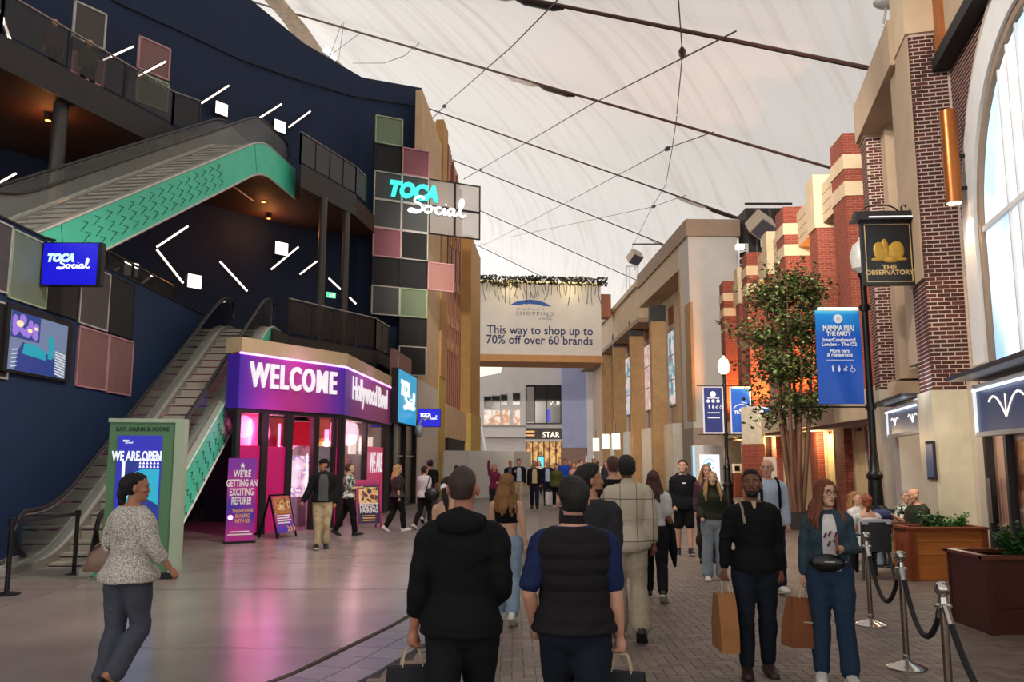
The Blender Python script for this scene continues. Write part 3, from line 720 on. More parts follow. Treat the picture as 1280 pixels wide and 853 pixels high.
def escalator(label, O, dirv, rise, s_ramp, s_end, z0, side, chevron, glassm, n0=0.):
    """one escalator: s runs along it, l across it"""
    dv = Vector((dirv[0], dirv[1], 0)).normalized(); rt = Vector((dv.y, -dv.x, 0)); O = Vector((O[0], O[1], z0))
    run = rise/math.tan(math.radians(30))
    def zf(s):
        if s < s_ramp-.7: return 0.
        k = math.tan(math.radians(30)); a = s_ramp; b_ = s_ramp+run; q = .7
        def ramp(s): return max(0, min(rise, (s-a)*k))
        return sum(ramp(s+q*(j-4)/4) for j in range(9))/9
    P = lambda s, l, z: O+dv*s+rt*l+Vector((0, 0, z))
    root = thing('escalator', label, 'escalator', O)
    S = [-.9+i*(s_end+.9)/46 for i in range(47)]
    def strip(l0, l1, h0, h1, name, mat, sa=-9, sb=99, fz=zf):
        mb = MB(); rings = []
        for s in [q for q in S if sa <= q <= sb]:
            z = fz(s); rings.append([P(s, l0, z+h0), P(s, l1, z+h0), P(s, l1, z+h1), P(s, l0, z+h1)])
        return mb.loft(rings).build(name, mat, root, smooth=True)
    st = .4
    s = s_ramp-.8
    while s < s_ramp+run+.6:
        z = zf(s+st*.5); rise_h = max(.02, zf(s+st*.5)-zf(s-st*.5))
        MB().box(P(s+st/2, 0, z-.02), (1.0, st-.015, .04), Matrix((rt, dv, Vector((0, 0, 1)))).transposed()).box(P(s+.025, 0, z-rise_h/2-.045), (1.0, .02, max(.01, rise_h-.05)), Matrix((rt, dv, Vector((0, 0, 1)))).transposed()).build('step', 'step_grey', root)
        s += st
    for sg in (-1, 1):
        strip(sg*.51, sg*.74, -.06, .12, 'skirt_deck', 'steel_light')
        strip(sg*.50, sg*.53, -.35, .14, 'skirt', 'steel')
        strip(sg*.61, sg*.635, .12, .93, 'balustrade_glass', glassm, -.5, s_end-.45)
        S2 = [q for q in S if -.55 <= q <= s_end-.4]
        pts = [P(S2[0]+.12, sg*.622, .25), P(S2[0]-.16, sg*.622, .42), P(S2[0]-.26, sg*.622, .68), P(S2[0]-.14, sg*.622, .9)]+[P(q, sg*.622, zf(q)+.97) for q in S2]
        e = S2[-1]; pts += [P(e+.24, sg*.622, zf(e)+.88), P(e+.32, sg*.622, zf(e)+.66), P(e+.2, sg*.622, zf(e)+.42)]
        MB().tube(pts, .042, 8).build('handrail', 'rubber', root, smooth=True)
        MB().tube([p-Vector((0, 0, .05)) for p in pts[4:-3]], .022, 6).build('rail_profile', 'rail_steel', root, smooth=True)
        lo = -.95; dep = (lambda s: max(0, zf(s)+lo)-zf(s)) if z0 < 1 else (lambda s: max(lo, -.1-zf(s)))
        # side cladding with white edge trims
        rings = []; mb = MB()
        for q in S:
            z = zf(q); d0 = dep(q); rings.append([P(q, sg*.74, z+d0), P(q, sg*.78, z+d0), P(q, sg*.78, z+.12), P(q, sg*.74, z+.12)])
        cl = mb.loft(rings).build('side_panel', side, root, smooth=True)
        mb = MB(); mb.tube([P(q, sg*.785, zf(q)+.12) for q in S], .025, 4); mb.build('edge_trim', 'white_trim', root)
        mb = MB(); mb.tube([P(q, sg*.785, zf(q)+dep(q)) for q in S], .03, 4); mb.build('edge_trim', 'white_trim', root)
        if sg == 1:
            mb = MB(); k30 = math.tan(math.radians(30)); sl = Vector((dv.x, dv.y, k30)).normalized(); up = Vector((0, 0, 1))
            if chevron == 'arrow':
                for row in range(3):
                    for j in range(15):
                        q = s_ramp+2.0+j*.42+row*.12; c = P(q, .785, zf(q)-.12-row*.27)
                        tip = c+sl*.2; mb.bar(c+up*.09-sl*.02, tip, .008, .02, rt); mb.bar(c-up*.12-sl*.06, tip, .008, .02, rt)
                for q in (s_ramp+1.3, s_ramp+run-.6): mb.bar(P(q, .785, zf(q)+.1), P(q+.25, .785, zf(q+.25)-.93), .006, .008, rt)
            else:
                for row in range(4):
                    for j in range(24):
                        q = s_ramp+.9+j*.38+(row % 2)*.15; z = zf(q)-.1-row*.23
                        if zf(q)-.95+.1 > z or z < .06: continue
                        c = P(q, .785, z); mb.bar(c, c+dv*.17+up*.03, .008, .02, rt); mb.bar(c+dv*.17+up*.03, c+dv*.15-up*.1, .008, .02, rt)
            mb.build('chevron_groove', 'teal_dark', cl, kind='stuff')
    # underside
    rings = []; mb = MB()
    for q in [x for x in S if z0 > 1 and x > s_ramp-.9]: rings.append([P(q, -.74, zf(q)-.96), P(q, .74, zf(q)-.96), P(q, .74, zf(q)-.9), P(q, -.74, zf(q)-.9)])
    if rings: mb.loft(rings).build('underside', 'soffit', root, smooth=True)
    MB().box(P(s_ramp-1.25, 0, .012), (1.5, 1.0, .024), Matrix((rt, dv, Vector((0, 0, 1)))).transposed()).build('comb_plate', 'steel', root)
    return root, P, zf
esc1, P1e, z1e = escalator('escalator rising from the floor beside the navy wall towards the pink shop', (-7.28, 14.2), (-.07, .9975), F1, .75, 12.1, 0, 'teal', 'tick', 'pane_clear')
esc2, P2e, z2e = escalator('upper teal-sided escalator high above the blue LED box', (-10.17, 15.09), (.113, .9936), F2-F1, .35, 14.2, F1, 'teal', 'arrow', 'dusty_glass')
# sticker on the skirt of the lower escalator
MB().box(P1e(-.35, -.745, .2), (.3, .01, .12), Matrix((Vector((.07, .9975, 0)), Vector((.9975, .07, 0)), Vector((0, 0, 1)))).transposed()).build('safety_sticker', 'white_trim', esc1)
# ---- railings of the decks
def railing(name, label, pts, z, hgt, infill, post_gap=1.35, rail='rail_steel'):
    root = thing(name, label, 'railing', (pts[0][0], pts[0][1], z)); k = 0
    for (x0, y0), (x1, y1) in zip(pts, pts[1:]):
        a, b_ = Vector((x0, y0, z)), Vector((x1, y1, z)); l = (b_-a).length; n = max(1, round(l/post_gap))
        for i in range(n):
            p, q = a+(b_-a)*(i/n), a+(b_-a)*((i+1)/n); up = Vector((0, 0, 1))
            MB().bar(p, p+up*hgt, .06, .06, (1, 0, 0)).build('post', 'black_metal', root)
            MB().bar(p.lerp(q, .04)+up*(hgt*.5+.02), p.lerp(q, .96)+up*(hgt*.5+.02), .015, hgt-.14).build('infill_panel', infill, root)
        MB().bar(b_, b_+Vector((0, 0, hgt)), .06, .06, (1, 0, 0)).build('post', 'black_metal', root)
        MB().tube([a+Vector((0, 0, hgt+.02)), b_+Vector((0, 0, hgt+.02))], .03, 6).build('top_rail', rail, root)
    return root
railing('railing', 'dark railing of the top deck over the darkest balcony front', [E2[0], E2[1], E2[2], (-10.0, 25.6)], F2+.06, 1.1, 'smoke_pane', 1.9)
railing('railing', 'grey panelled railing on the top deck just past the upper teal escalator', [(-7.6, 29.3), E2[3], E2[4], (-5.95, 33)], F2+.06, 1.15, 'mesh_grey', .95)
railing('railing', 'dark red-brown railing on the landing above the pink shop', [(-7.1, 26.3), (-4.95, 30.1), (-4.75, 32)], F1, 1.15, 'smoke_pane', 1.0)
railing('railing', 'thin dark railing on the landing behind the navy low wall', [(-9.95, 17.5), (-10.1, 24.6)], F1, 1.2, 'mesh_dark', 1.5)
# ---- round dark columns that carry the decks
M('column_grey', '#46413d', .35, .3, .08, 2)
for (px_, py_, Y, r, lb) in ((72, 190, 21.5, .19, 'dark round column under the top deck near the frame edge'), (402, 330, 29.6, .14, 'dark steel column before the green exit sign'), (431, 340, 31.4, .14, 'dark steel column standing just past the exit sign')):
    p = at_y(px_, py_, Y); b0 = F1
    c = thing('column', lb, 'column', (p.x, p.y, b0))
    MB().lathe((p.x, p.y, b0), [(r, 0), (r, F2-.75-b0)], 20).build('shaft', 'column_grey', c, smooth=True); MB().lathe((p.x, p.y, b0), [(r+.06, 0), (r+.06, .12)], 20).build('collar', 'black_metal', c)
# ---- diagonal light strips and square lights on the dark walls
strips = [((235, 283), (196, 309), 'upper arm of the white light-strip arrow under the upper escalator', 1.2), ((196, 312), (229, 354), 'lower arm of the white light-strip arrow under the upper escalator', 1.2), ((275, 327), (309, 364), 'long white light strip slanting down above the escalator top', 1.2),
    ((139, 341), (149, 335), 'shortest white light strip beside the square light by the LED box', 2.), ((174, 357), (191, 344), 'short white light strip over the thin landing railing', 2.), ((339, 337), (373, 309), 'white light strip rising below the ceiling spot glow', .4), ((375, 343), (396, 327), 'white light strip touching the dark steel column', .4), ((411, 348), (426, 362), 'white light strip between the two dark steel columns', .4), ((437, 372), (445, 380), 'white light strip just past the second dark steel column', .4),
    ((252, 129), (286, 107), 'glowing white light strip above the square light on the navy wall', .3), ((129, 75), (167, 58), 'white light strip on the navy wall beside the grey hanging panel', .4), ((173, 95), (207, 77), 'reflected light strip built as a glowing bar across the pink hanging panel', 2.4), ((325, 147), (352, 130), 'white light strip beyond the crest of the upper escalator', .4), ((361, 159), (388, 139), 'white light strip above the grey panelled railing', .4),  # the one across the pink panel is a reflection, built as a glowing bar
    ((0, 228), (20, 217), 'white light strip behind the lower dark column at the frame edge', .4), ((0, 12), (14, 54), 'white light strip behind the top deck railing at the frame edge', 5.)]
for a, b_, lb, off in strips:
    pa_, fa = nw_hit(*a, off); pb_, fb = nw_hit(*b_, off); pa_ = at_plane(a[0], a[1], pb_, fb.n) if fa is not fb else pa_
    o = thing('light_strip', lb, 'light', pa_, 'white light strips on the dark walls')
    MB().bar(pa_-fb.n*.07, pb_-fb.n*.07, .12, .07, fb.n).build('housing', 'black_metal', o); MB().bar(pa_, pb_, .055, .03, fb.n).build('diffuser', 'led_white', o)
squares = [(164, 337, 15, 'square white light left of the light-strip arrow', 2.), (243, 352, 15, 'square white light above the top of the lower escalator', 1.5), (352, 311, 14, 'square white light beside the ceiling spot glow', .4), (277, 136, 14, 'square white light under the glowing strip on the navy wall', .3), (350, 158, 13, 'square white light half behind the grey panelled railing', .3)]
for x, y, s_, lb, off in squares:
    p, f = nw_hit(x, y, off); k = s_*p.y/FPX*1.15; u = (p-f.O).dot(f.u); z = p.z
    o = thing('square_light', lb, 'light', p, 'square lights on the dark walls')
    f.b('housing', 'black_metal', o, u-k*.62, u+k*.62, z-k*.56, z+k*.56, off-.1, off); f.b('diffuser', 'light_white', o, u-k*.55, u+k*.55, z-k*.5, z+k*.5, off, off+.02)
# warm downlights in the soffit under the top deck
M('spot_can', '#22100a', .5)
E('spot_face', '#ff9a50', 6)
for (px_, py_, Y, pw) in ((336, 270, 31.5, 90), (60, 150, 22.0, 70), (330, 236, 29.4, 20)):
    p = at_y(px_, py_, Y); p.z = F2-.76
    o = thing('downlight', 'warm ceiling spot under the top deck '+('by the square light' if px_ == 336 else 'by the frame-edge column' if px_ == 60 else 'behind the escalator crest'), 'light', p)
    MB().lathe(p-Vector((0, 0, .22)), [(.09, 0), (.1, .22)], 12).build('can', 'spot_can', o); MB().lathe(p-Vector((0, 0, .225)), [(.07, 0), (.07, .01)], 12).build('lens', 'spot_face', o)
    lamp('downlight_lamp', p-Vector((0, 0, .5)), (1, .36, .1), pw*.55, 'POINT', .1)
# exit sign
p, f = nw_hit(414, 369, 1.5); u = (p-f.O).dot(f.u); z = p.z
E('exit_green', '#5fd69a', 1.3); E('exit_white', '#eafff2', 1.6)
o = thing('exit_sign', 'small green running-man exit sign between the dark steel columns', 'sign', p)
f.b('sign_box', 'exit_green', o, u-.2, u+.2, z-.11, z+.11, 1.45, 1.5)
MB().ball(f.P(u-.06, z+.05, 1.51), .022, 8, 6).bar(f.P(u-.06, z+.03, 1.51), f.P(u-.03, z-.03, 1.51), .03, .012, f.n).bar(f.P(u-.03, z-.03, 1.51), f.P(u+.01, z-.09, 1.51), .022, .012, f.n).bar(f.P(u-.03, z-.03, 1.51), f.P(u-.1, z-.08, 1.51), .022, .012, f.n).bar(f.P(u-.06, z+.02, 1.51), f.P(u, z+.0, 1.51), .018, .012, f.n).build('running_man', 'exit_white', o)
f.b('doorway', 'exit_white', o, u+.06, u+.14, z-.09, z+.08, 1.5, 1.51)
# ---- hanging coloured panels behind the top deck
for (x0, y0, x1, y1, mt, fr, lb) in ((91, 0, 133, 62, 'panel_grey', 'frame_pale', 'grey mesh panel hanging over the top deck railing'), (89, 62, 131, 108, 'panel_pink', 'frame_pink', 'dull pink mesh panel behind the top deck railing below the grey one'), (172, 44, 213, 100, 'panel_pink', 'frame_pink', 'pink mesh panel hanging on the navy wall above the green one'), (170, 88, 211, 140, 'panel_green', 'frame_green', 'green mesh panel below the pink one at the railing end')):
    p, f = nw_hit((x0+x1)/2, (y0+y1)/2, 1.6); ua, _ = f.px(x0, (y0+y1)/2, 1.6); ub, _ = f.px(x1, (y0+y1)/2, 1.6); _, za = f.px((x0+x1)/2, y1-6, 1.6); _, zb = f.px((x0+x1)/2, y0+8, 1.6)
    o = thing('mesh_panel', lb, 'panel', f.P((ua+ub)/2, za, 1.6)); f.b('sheet', mt, o, ua+.04, ub-.04, za+.04, zb-.04, 1.57, 1.6)
    for (q0, q1, r0, r1) in ((ua, ub, za, za+.06), (ua, ub, zb-.06, zb), (ua, ua+.06, za, zb), (ub-.06, ub, za, zb)): f.b('frame_bar', fr, o, q0, q1, r0, r1, 1.55, 1.63)
# ---- big frame of coloured mesh squares with the name of the venue
PF = Frame((-5.72, 34.5), (-1.36, 36.62))
cw = [PF.px(x, 282)[0] for x in (463.5, 499, 533, 567, 600)]; cw = [PF.px(467, 250)[0]+i*(PF.px(600, 280)[0]-PF.px(467, 250)[0])/4 for i in range(5)]
ztop_ = PF.px(467, 143)[1]; ch = (ztop_-PF.px(463, 430)[1])/8.0
zr_ = lambda r: ztop_-ch*r
pg = thing('panel_frame', 'big frame of dark green and pink mesh squares carrying a turquoise and white sign', 'sign', PF.P(cw[0], zr_(9)))
cells_ = {(0, 0): ('mesh_green', 'frame_green'), (1, 0): ('mesh_dark', 'black_metal'), (1, 1): ('mesh_pink', 'frame_pink'), (4, 0): ('mesh_pink', 'frame_pink'), (4, 1): ('mesh_dark', 'frame_pale'), (5, 0): ('mesh_dark', 'black_metal'), (5, 1): ('mesh_dark', 'black_metal'), (5, 2): ('mesh_pink_clear', 'frame_pink'), (6, 0): ('mesh_grey', 'frame_pale'), (6, 1): ('mesh_green', 'frame_green'), (7, 1): ('mesh_dark', 'black_metal'), (8, 1): ('mesh_dark', 'frame_pale')}
for r in (2, 3):
    for c in range(4): cells_[(r, c)] = ('mesh_grey' if c < 2 else 'mesh_pale', 'frame_pale' if c < 2 else 'black_metal')
for (r, c), (mt, fr) in cells_.items():
    a, b_, zb, za = cw[c], cw[c+1], zr_(r), zr_(r+1)
    sq = PF.b('mesh_square', mt, pg, a+.02, b_-.02, za+.02, zb-.02, -.02, 0)
    mb = MB()
    for (q0, q1, r0, r1) in ((a, b_, za, za+.045), (a, b_, zb-.045, zb), (a, a+.045, za, zb), (b_-.045, b_, za, zb)): PF.box(mb, q0, q1, r0, r1, -.05, .05)
    mb.build('square_frame', fr, sq)
for (z, u) in ((zr_(2)-.1, cw[1]+.8), (zr_(4)+.1, cw[1]+.8)): MB().tube([PF.P(u, z, -.02), PF.P(u+.1, z, -1.2)], .04, 6).build('bracket', 'black_metal', pg)
E('sign_turquoise', '#42e6da', 1.15); E('sign_white', '#f2f6f4', 1.2); E('sign_cyan', '#1fa9d8', .75); E('sign_blue', '#1410d8', .85); E('sign_pale', '#c9eee8', 1.1)
def venue_sign(mtx, w_, par, c1='sign_turquoise', c2='sign_white', ext=.03):
    """slanted capitals over a joined-up word; w_: overall width"""
    text('TOCA', c1, mtx @ Matrix.Translation((-.5*w_, .03*w_, 0)), .235*w_, par, ext=ext, bold=.016*w_, shear=.25, align='LEFT', sx=.88, space=1.0)
    script_word(mtx @ Matrix.Translation((-.24*w_, -.15*w_, ext*1.5)), .122*w_, c2, par)
uu, zz = PF.px(537, 254, .12); venue_sign(PF.mat4(uu, zz, .16), PF.px(588, 255)[0]-PF.px(486, 240)[0], pg)
# ---- panels, LED box and video screen on the low navy wall
def wpanel(x0, x1, ya0, ya1, yb0, yb1, mt, fr, lab, d=.03):
    """corner pixels: top edge from (x0,ya0) to (x1,ya1), bottom edge from (x0,yb0) to (x1,yb1)"""
    c = [W.px(x0, yb0, d), W.px(x1, yb1, d), W.px(x1, ya1, d), W.px(x0, ya0, d)]
    u0_, u1_ = c[0][0], c[1][0]; z0_ = (c[0][1]+c[1][1])/2; z1_ = (c[2][1]+c[3][1])/2
    wp = thing('mesh_panel', lab, 'panel', W.P(u0_, z0_))
    s_ = W.b('sheet', mt, wp, u0_, u1_, z0_, z1_, 0.005, d)
    mb = MB()
    for (q0, q1, r0, r1) in ((u0_, u1_, z0_, z0_+.035), (u0_, u1_, z1_-.035, z1_), (u0_, u0_+.035, z0_, z1_), (u1_-.035, u1_, z0_, z1_)): W.box(mb, q0, q1, r0, r1, .0, d+.015)
    mb.build('sheet_frame', fr, wp)
wpanel(-14, 9, 268, 281, 358, 371, 'panel_grey', 'frame_pale', 'grey panel on the low wall cut by the frame edge above the video screen'); wpanel(9.5, 57, 281, 305, 372, 388, 'panel_green', 'frame_green', 'pale green framed panel on the low wall above the video screen'); wpanel(58, 97, 305, 325, 388, 401, 'panel_black', 'panel_black', 'black panel on the low wall under the LED box'); wpanel(98, 134, 325, 341, 402, 417, 'panel_grey', 'frame_pale', 'grey framed panel on the low wall above the pink pair'); wpanel(135, 165, 341, 355, 414, 426, 'panel_black', 'panel_black', 'black panel at the end of the low wall row')
wpanel(94, 132, 405, 417, 483, 489, 'panel_pink', 'frame_pink', 'dull pink panel touching the video screen'); wpanel(132.5, 163, 417, 426, 490, 496, 'panel_pink', 'frame_pink', 'dull pink panel at the end of the low wall row'); wpanel(-14, 9, 371, 380, 470, 476, 'panel_black', 'frame_pale', 'dark panel at the frame edge beside the video screen')
blobs('screen_photo', ['#0a2a5c', '#1d86a8', '#cfc2d4', '#6a3fa0', '#20355f', '#e2dccb'], 1.6, .75)
tv = thing('video_screen', 'large video screen on the navy wall with a blue and purple lounge picture', 'screen', W.P(5, 4))
(ua, za), (ub, zb) = W.px(10, 461, .12), W.px(86, 403, .12); z1_ = W.px(12, 386, .12)[1]
W.b('case', 'near_black', tv, ua-.12, ub+.25, za-.05, z1_+.12, 0, .1)
E('sc_teal', '#1aa0b4', .8); E('sc_navy', '#28408c', .7); E('sc_violet', '#9a78d8', .85); E('sc_white', '#cfd3d2', .9); E('sc_grey', '#7486a8', .7); E('sc_warm', '#f0d9b0', 1.)
W.b('display', 'sc_grey', tv, ua, ub, za, z1_, .1, .115)
w_, h_ = ub-ua, z1_-za
mb = MB(); W.box(mb, ua, ua+w_*.48, za+h_*.55, z1_, .115, .12); mb.build('picture', 'sc_navy', tv, kind='stuff')
mb = MB(); mb.prism([W.P(ua+w_*x, za+h_*y, .121) for x, y in ((.1, .0), (.85, 0), (.8, .3), (.55, .42), (.2, .5), (.12, .3))], W.n*.004); mb.build('picture', 'sc_navy', tv, kind='stuff')
mb = MB(); mb.prism([W.P(ua+w_*x, za+h_*y, .126) for x, y in ((.2, .3), (.62, .26), (.6, .42), (.4, .5), (.22, .48))], W.n*.003); mb.prism([W.P(ua+w_*x, za+h_*y, .126) for x, y in ((.64, .3), (.72, .3), (.76, .55), (.7, .72), (.63, .7), (.66, .5))], W.n*.003); mb.build('picture', 'sc_teal', tv, kind='stuff')
mb = MB()
for _ in range(26):
    x, y, r = random.uniform(.03, .44), random.uniform(.52, .9), random.uniform(.02, .05); mb.lathe((0, 0, 0), [(.001, 0), (.001, 0)], 3); mb.v = mb.v[:-6]; mb.f = mb.f[:-3]
    mb.prism([W.P(ua+w_*x+w_*r*math.cos(k*math.pi/4), za+h_*y+w_*r*math.sin(k*math.pi/4), .121) for k in range(8)], W.n*(.003+.001*(_ % 3)))
mb.build('picture', 'sc_violet', tv, kind='stuff')
mb = MB()
for x, y, r in ((.13, .8, .06), (.3, .72, .04), (.4, .78, .03)): mb.prism([W.P(ua+w_*x+w_*r*math.cos(k*math.pi/5), za+h_*y+h_*r*math.sin(k*math.pi/5), .125) for k in range(10)], W.n*.003)
mb.build('picture', 'sc_warm', tv, kind='stuff')
mb = MB()
for k in range(9): mb.prism([W.P(ua+w_*x, za+h_*y, .127) for x, y in ((.78, .05+k*.05), (.97, .01+k*.05), (.97, .035+k*.05), (.78, .075+k*.05))], W.n*.003)
for k in range(5): mb.prism([W.P(ua+w_*x, za+h_*y, .127) for x, y in ((.03, .04+k*.07), (.12, .07+k*.07), (.12, .09+k*.07), (.03, .06+k*.07))], W.n*.003)
mb.build('picture', 'sc_white', tv, kind='stuff')
# blue LED box standing out from the wall, facing the camera
c = W.px(52, 330, .05); bp = W.P(c[0], c[1], 0); Yb = bp.y
q0, q1 = at_y(50, 357, Yb), at_y(124, 303, Yb); dp = .16
BX = Frame((q0.x, Yb), (q1.x, Yb+.02))
lb_ = thing('led_box', 'deep blue LED box sign jutting from the panels above the video screen', 'sign', (q0.x, Yb, q0.z))
Lw = q1.x-q0.x; BX.b('case', 'black_metal', lb_, 0, Lw+.06, q0.z, q1.z, -dp, 0); BX.b('face', 'sign_blue', lb_, .02, Lw-.02, q0.z+.02, q1.z-.02, 0, .01)
venue_sign(BX.mat4(Lw*.5, (q0.z+q1.z)/2+.02, .02), Lw*.82, lb_, 'sign_pale', 'sign_white', .006)
MB().tube([(q0.x+.05, Yb+.05, q1.z), (q0.x+.02, Yb+.05, q1.z+.1), (q0.x+.2, Yb+.08, q1.z+.06)], .02, 6).build('cable', 'rubber', lb_)
# ---- corner shop: welcome front and side front
S1 = Frame((-6.5, 19.9), (-4.62, 23.1)); S2 = Frame((-4.62, 23.1), (-4.3, 30.1)); LS1 = 3.711; LS2 = 7.007
M('cream_fascia', '#c3ad88', .75, 0, .05, 2); G('sign_purple', [(0, '#4326a8'), (.28, '#9b2f94'), (.5, '#a8327f'), (.72, '#9b2f94'), (1, '#4a2bb0')], 0, -6.5, -4.62, .10, .5)
G('sign_purple_side', [(0, '#5b34a8'), (.25, '#96408f'), (.8, '#a04a7c'), (1, '#7a3c86')], 1, 23.1, 30.1, .10, .5)
E('neon_violet', '#e08aff', 4.); E('neon_pink', '#ff7ab0', 5.); E('letters_lit', '#f4eef2', .85); M('red_wall', '#b50d2c', .7, 0, .05, 2); M('magenta', '#c01a6b', .5, 0, .06, 1.5); M('shop_floor', '#7a5c70', .35); M('white_lam', '#d8d0d4', .4); M('lilac', '#9f92a6', .5)
E('machine_lit', '#fff1e6', 1.3); M('door_grey', '#85798a', .45)
glass('shop_glass', '#ffe6ef', .09, .8)
E('film_pink', '#c8186a', .5); E('film_rose', '#d0386e', .55)
shop = thing('corner_shop', 'purple-fronted corner bowling shop with a lit welcome sign', 'shop', S1.P(0, 0))
zT, zN, zB = 4.7, S1.px(300, 441)[1], S1.px(300, 510)[1]
zB2 = zB
for F_, L_, lab in ((S1, LS1, 0), (S2, LS2, 1)):
    F_.b('fascia', 'cream_fascia', shop, 0-.02*lab, L_, zN+.02, zT, -.5, .06)
    F_.b('neon_line', 'neon_violet', shop, 0, L_, zN-.025, zN+.02, 0, .05)
    F_.b('sign_band', 'sign_purple_side' if lab else 'sign_purple', shop, 0, L_, zB, zN-.025, -.4, .02)
    F_.b('head', 'near_black', shop, 0, L_, zB-.1, zB, -.4, -.02)
u, z = S1.px(367.5, 488); text('WELCOME', 'letters_lit', S1.mat4(u, z, .06), .84, shop, ext=.035, bold=.014, sx=.66, space=1.2)
u, z = S2.px(462, 506); text('Hollywood Bowl', 'letters_lit', S2.mat4(u, z, .06), .95, shop, ext=.012, bold=.006, sx=.80)
su = lambda p: S1.px(p, 590)[0]
zf_ = zB-.1
for a, b_ in ((292.5, 298), (325, 333), (357, 364), (390, 397), (414.5, 418.5), (422, 430)): S1.b('mullion', 'near_black', shop, su(a), min(su(b_), LS1), 0, zf_, -.12, .02)
z604 = S1.px(310, 557)[1]
for a, b_, top in ((298, 325, z604), (333, 357, z604-.02)):
    g = S1.b('window', 'shop_glass', shop, su(a), su(b_), z604, zf_, -.06, -.045); S1.b('window_film', 'film_pink', g, su(a), su(b_), 0.05, top, -.07, -.04)
dr = S1.b('door', 'near_black', shop, su(396), su(415), 0, .18, -.09, -.03); S1.b('door_panel', 'door_grey', dr, su(397), su(414), .18, S1.px(405, 558)[1], -.08, -.05); S1.b('door_glass', 'shop_glass', dr, su(397), su(414), S1.px(405, 558)[1], zf_, -.06, -.05); S1.b('door_film', 'film_pink', shop, su(418.5), su(422), .05, S1.px(420, 560)[1], -.07, -.04)
s2u = lambda p: S2.px(p, 560)[0]
for a, b_ in ((427.6, 430.5), (456.5, 458.5), (480.5, 483)): S2.b('mullion', 'near_black', shop, max(0, s2u(a)), s2u(b_), 0, zf_, -.12, .02)
g = S2.b('window', 'shop_glass', shop, s2u(430.5), s2u(456.5), .05, zf_, -.06, -.045)
g = S2.b('window', 'shop_glass', shop, s2u(458.5), s2u(480.5), 1.9, zf_, -.06, -.045); S2.b('window_film', 'film_rose', g, s2u(458.5), s2u(480.5), .05, 2.2, -.07, -.04)
u, z = S2.px(470, 590); text('WE ARE', 'letters_lit', S2.mat4(u, z, .0), .9, shop, ext=.005, bold=.012, sx=.6)
S2.b('door', 'near_black', shop, s2u(483), LS2, 0, zf_, -.12, -.04)
# inside of the shop
fl = fl = MB().prism([S1.P(.1, .002, -.1), S1.P(LS1-.1, .002, -.1), S2.P(LS2, .002, -.1), (-5.3, 29.3, .002), (-5.5, 25.5, .002), (-6.95, 24.8, .002), (-6.8, 22, .002), (-6.5, 20.1, .002)], (0, 0, .006)).build('shop_floor', 'shop_floor', shop)
MB().prism([S1.P(.1, zf_+.1, -.1), S1.P(LS1-.1, zf_+.1, -.1), S2.P(LS2, zf_+.1, -.1), (-5.3, 29.3, zf_+.1), (-5.5, 25.5, zf_+.1), (-6.95, 24.8, zf_+.1), (-6.8, 22, zf_+.1), (-6.5, 20.1, zf_+.1)], (0, 0, .06)).build('shop_ceiling', 'near_black', shop)
def slab_wall(name, mt, a, b, z1=None): f = Frame(a, b); f.b(name, mt, shop, 0, (Vector(b)-Vector(a)).length, 0, z1 or zf_+.1, -.05, 0)
slab_wall('side_wall', 'magenta', (-6.5, 19.96), (-6.82, 22.0), zT); slab_wall('side_wall', 'magenta', (-6.82, 22.0), (-7.0, 24.8), zT)
slab_wall('back_wall', 'red_wall', (-7.0, 24.8), (-5.5, 25.5)); slab_wall('back_wall', 'lilac', (-5.5, 25.5), (-5.3, 29.3)); slab_wall('back_wall', 'lilac', (-5.3, 29.3), (-4.4, 30.0))
MB().prism([S1.P(0, zT-.06, -.4), S1.P(LS1, zT-.06, -.4), S2.P(LS2, zT-.06, -.4), (-4.9, 30.1, zT-.06), (-6.95, 26.3, zT-.06), (-7.0, 24.8, zT-.06), (-6.8, 22, zT-.06)], (0, 0, .06)).build('roof', 'cream_fascia', shop)
tubes = [(S1, 312, 460, 524, 557, -.5), (S1, 349, 440, 530, 556, -.9)]
for F_, x, _, y0, y1, d in tubes:
    u, z0_ = F_.px(x, y1, d); z1_ = F_.px(x, y0, d)[1]
    F_.b('neon_tube', 'neon_pink', shop, u-.02, u+.02, z0_-1.2, z1_, d-.02, d+.02)
u, z = S1.px(345, 519.5, -.5); S1.b('ceiling_tube', 'machine_lit', shop, u-.35, u+.3, z, z+.04, -.55, -.5)
u, z = S2.px(427, 540, -.4)
S2.b('neon_tube', 'neon_pink', shop, .35, .42, .6, zf_-.3, -.6, -.5); S2.b('neon_tube', 'neon_pink', shop, 5.0, 5.06, 1.6, zf_-.5, -.6, -.5)
for i, u in enumerate((1.6, 3.2, 4.7, 6.0)): S2.b('menu_screen', 'machine_lit', shop, u, u+.8, zf_-.95, zf_-.35, -.62, -.55)
pl_ = thing('pendant_lamp', 'black cone pendant lamp hanging in the shop doorway', 'light', S1.P(*S1.px(376, 524, -.7), -.7)); u, z = S1.px(376, 522, -.7)
MB().lathe(S1.P(u, z-.1, -.7), [(.26, 0), (.07, .16), (.04, .22), (.015, .24), (.015, .5)], 16).build('shade', 'near_black', pl_, smooth=True); MB().lathe(S1.P(u, z-.1, -.7), [(.22, .0), (.22, .02)], 16).build('bulb_disc', 'machine_lit', pl_)
blobs('claw_lit', ['#f7f0ee', '#c9c3e8', '#e8cfc6', '#8a6fc0', '#fff4ea'], 3.5, .8)
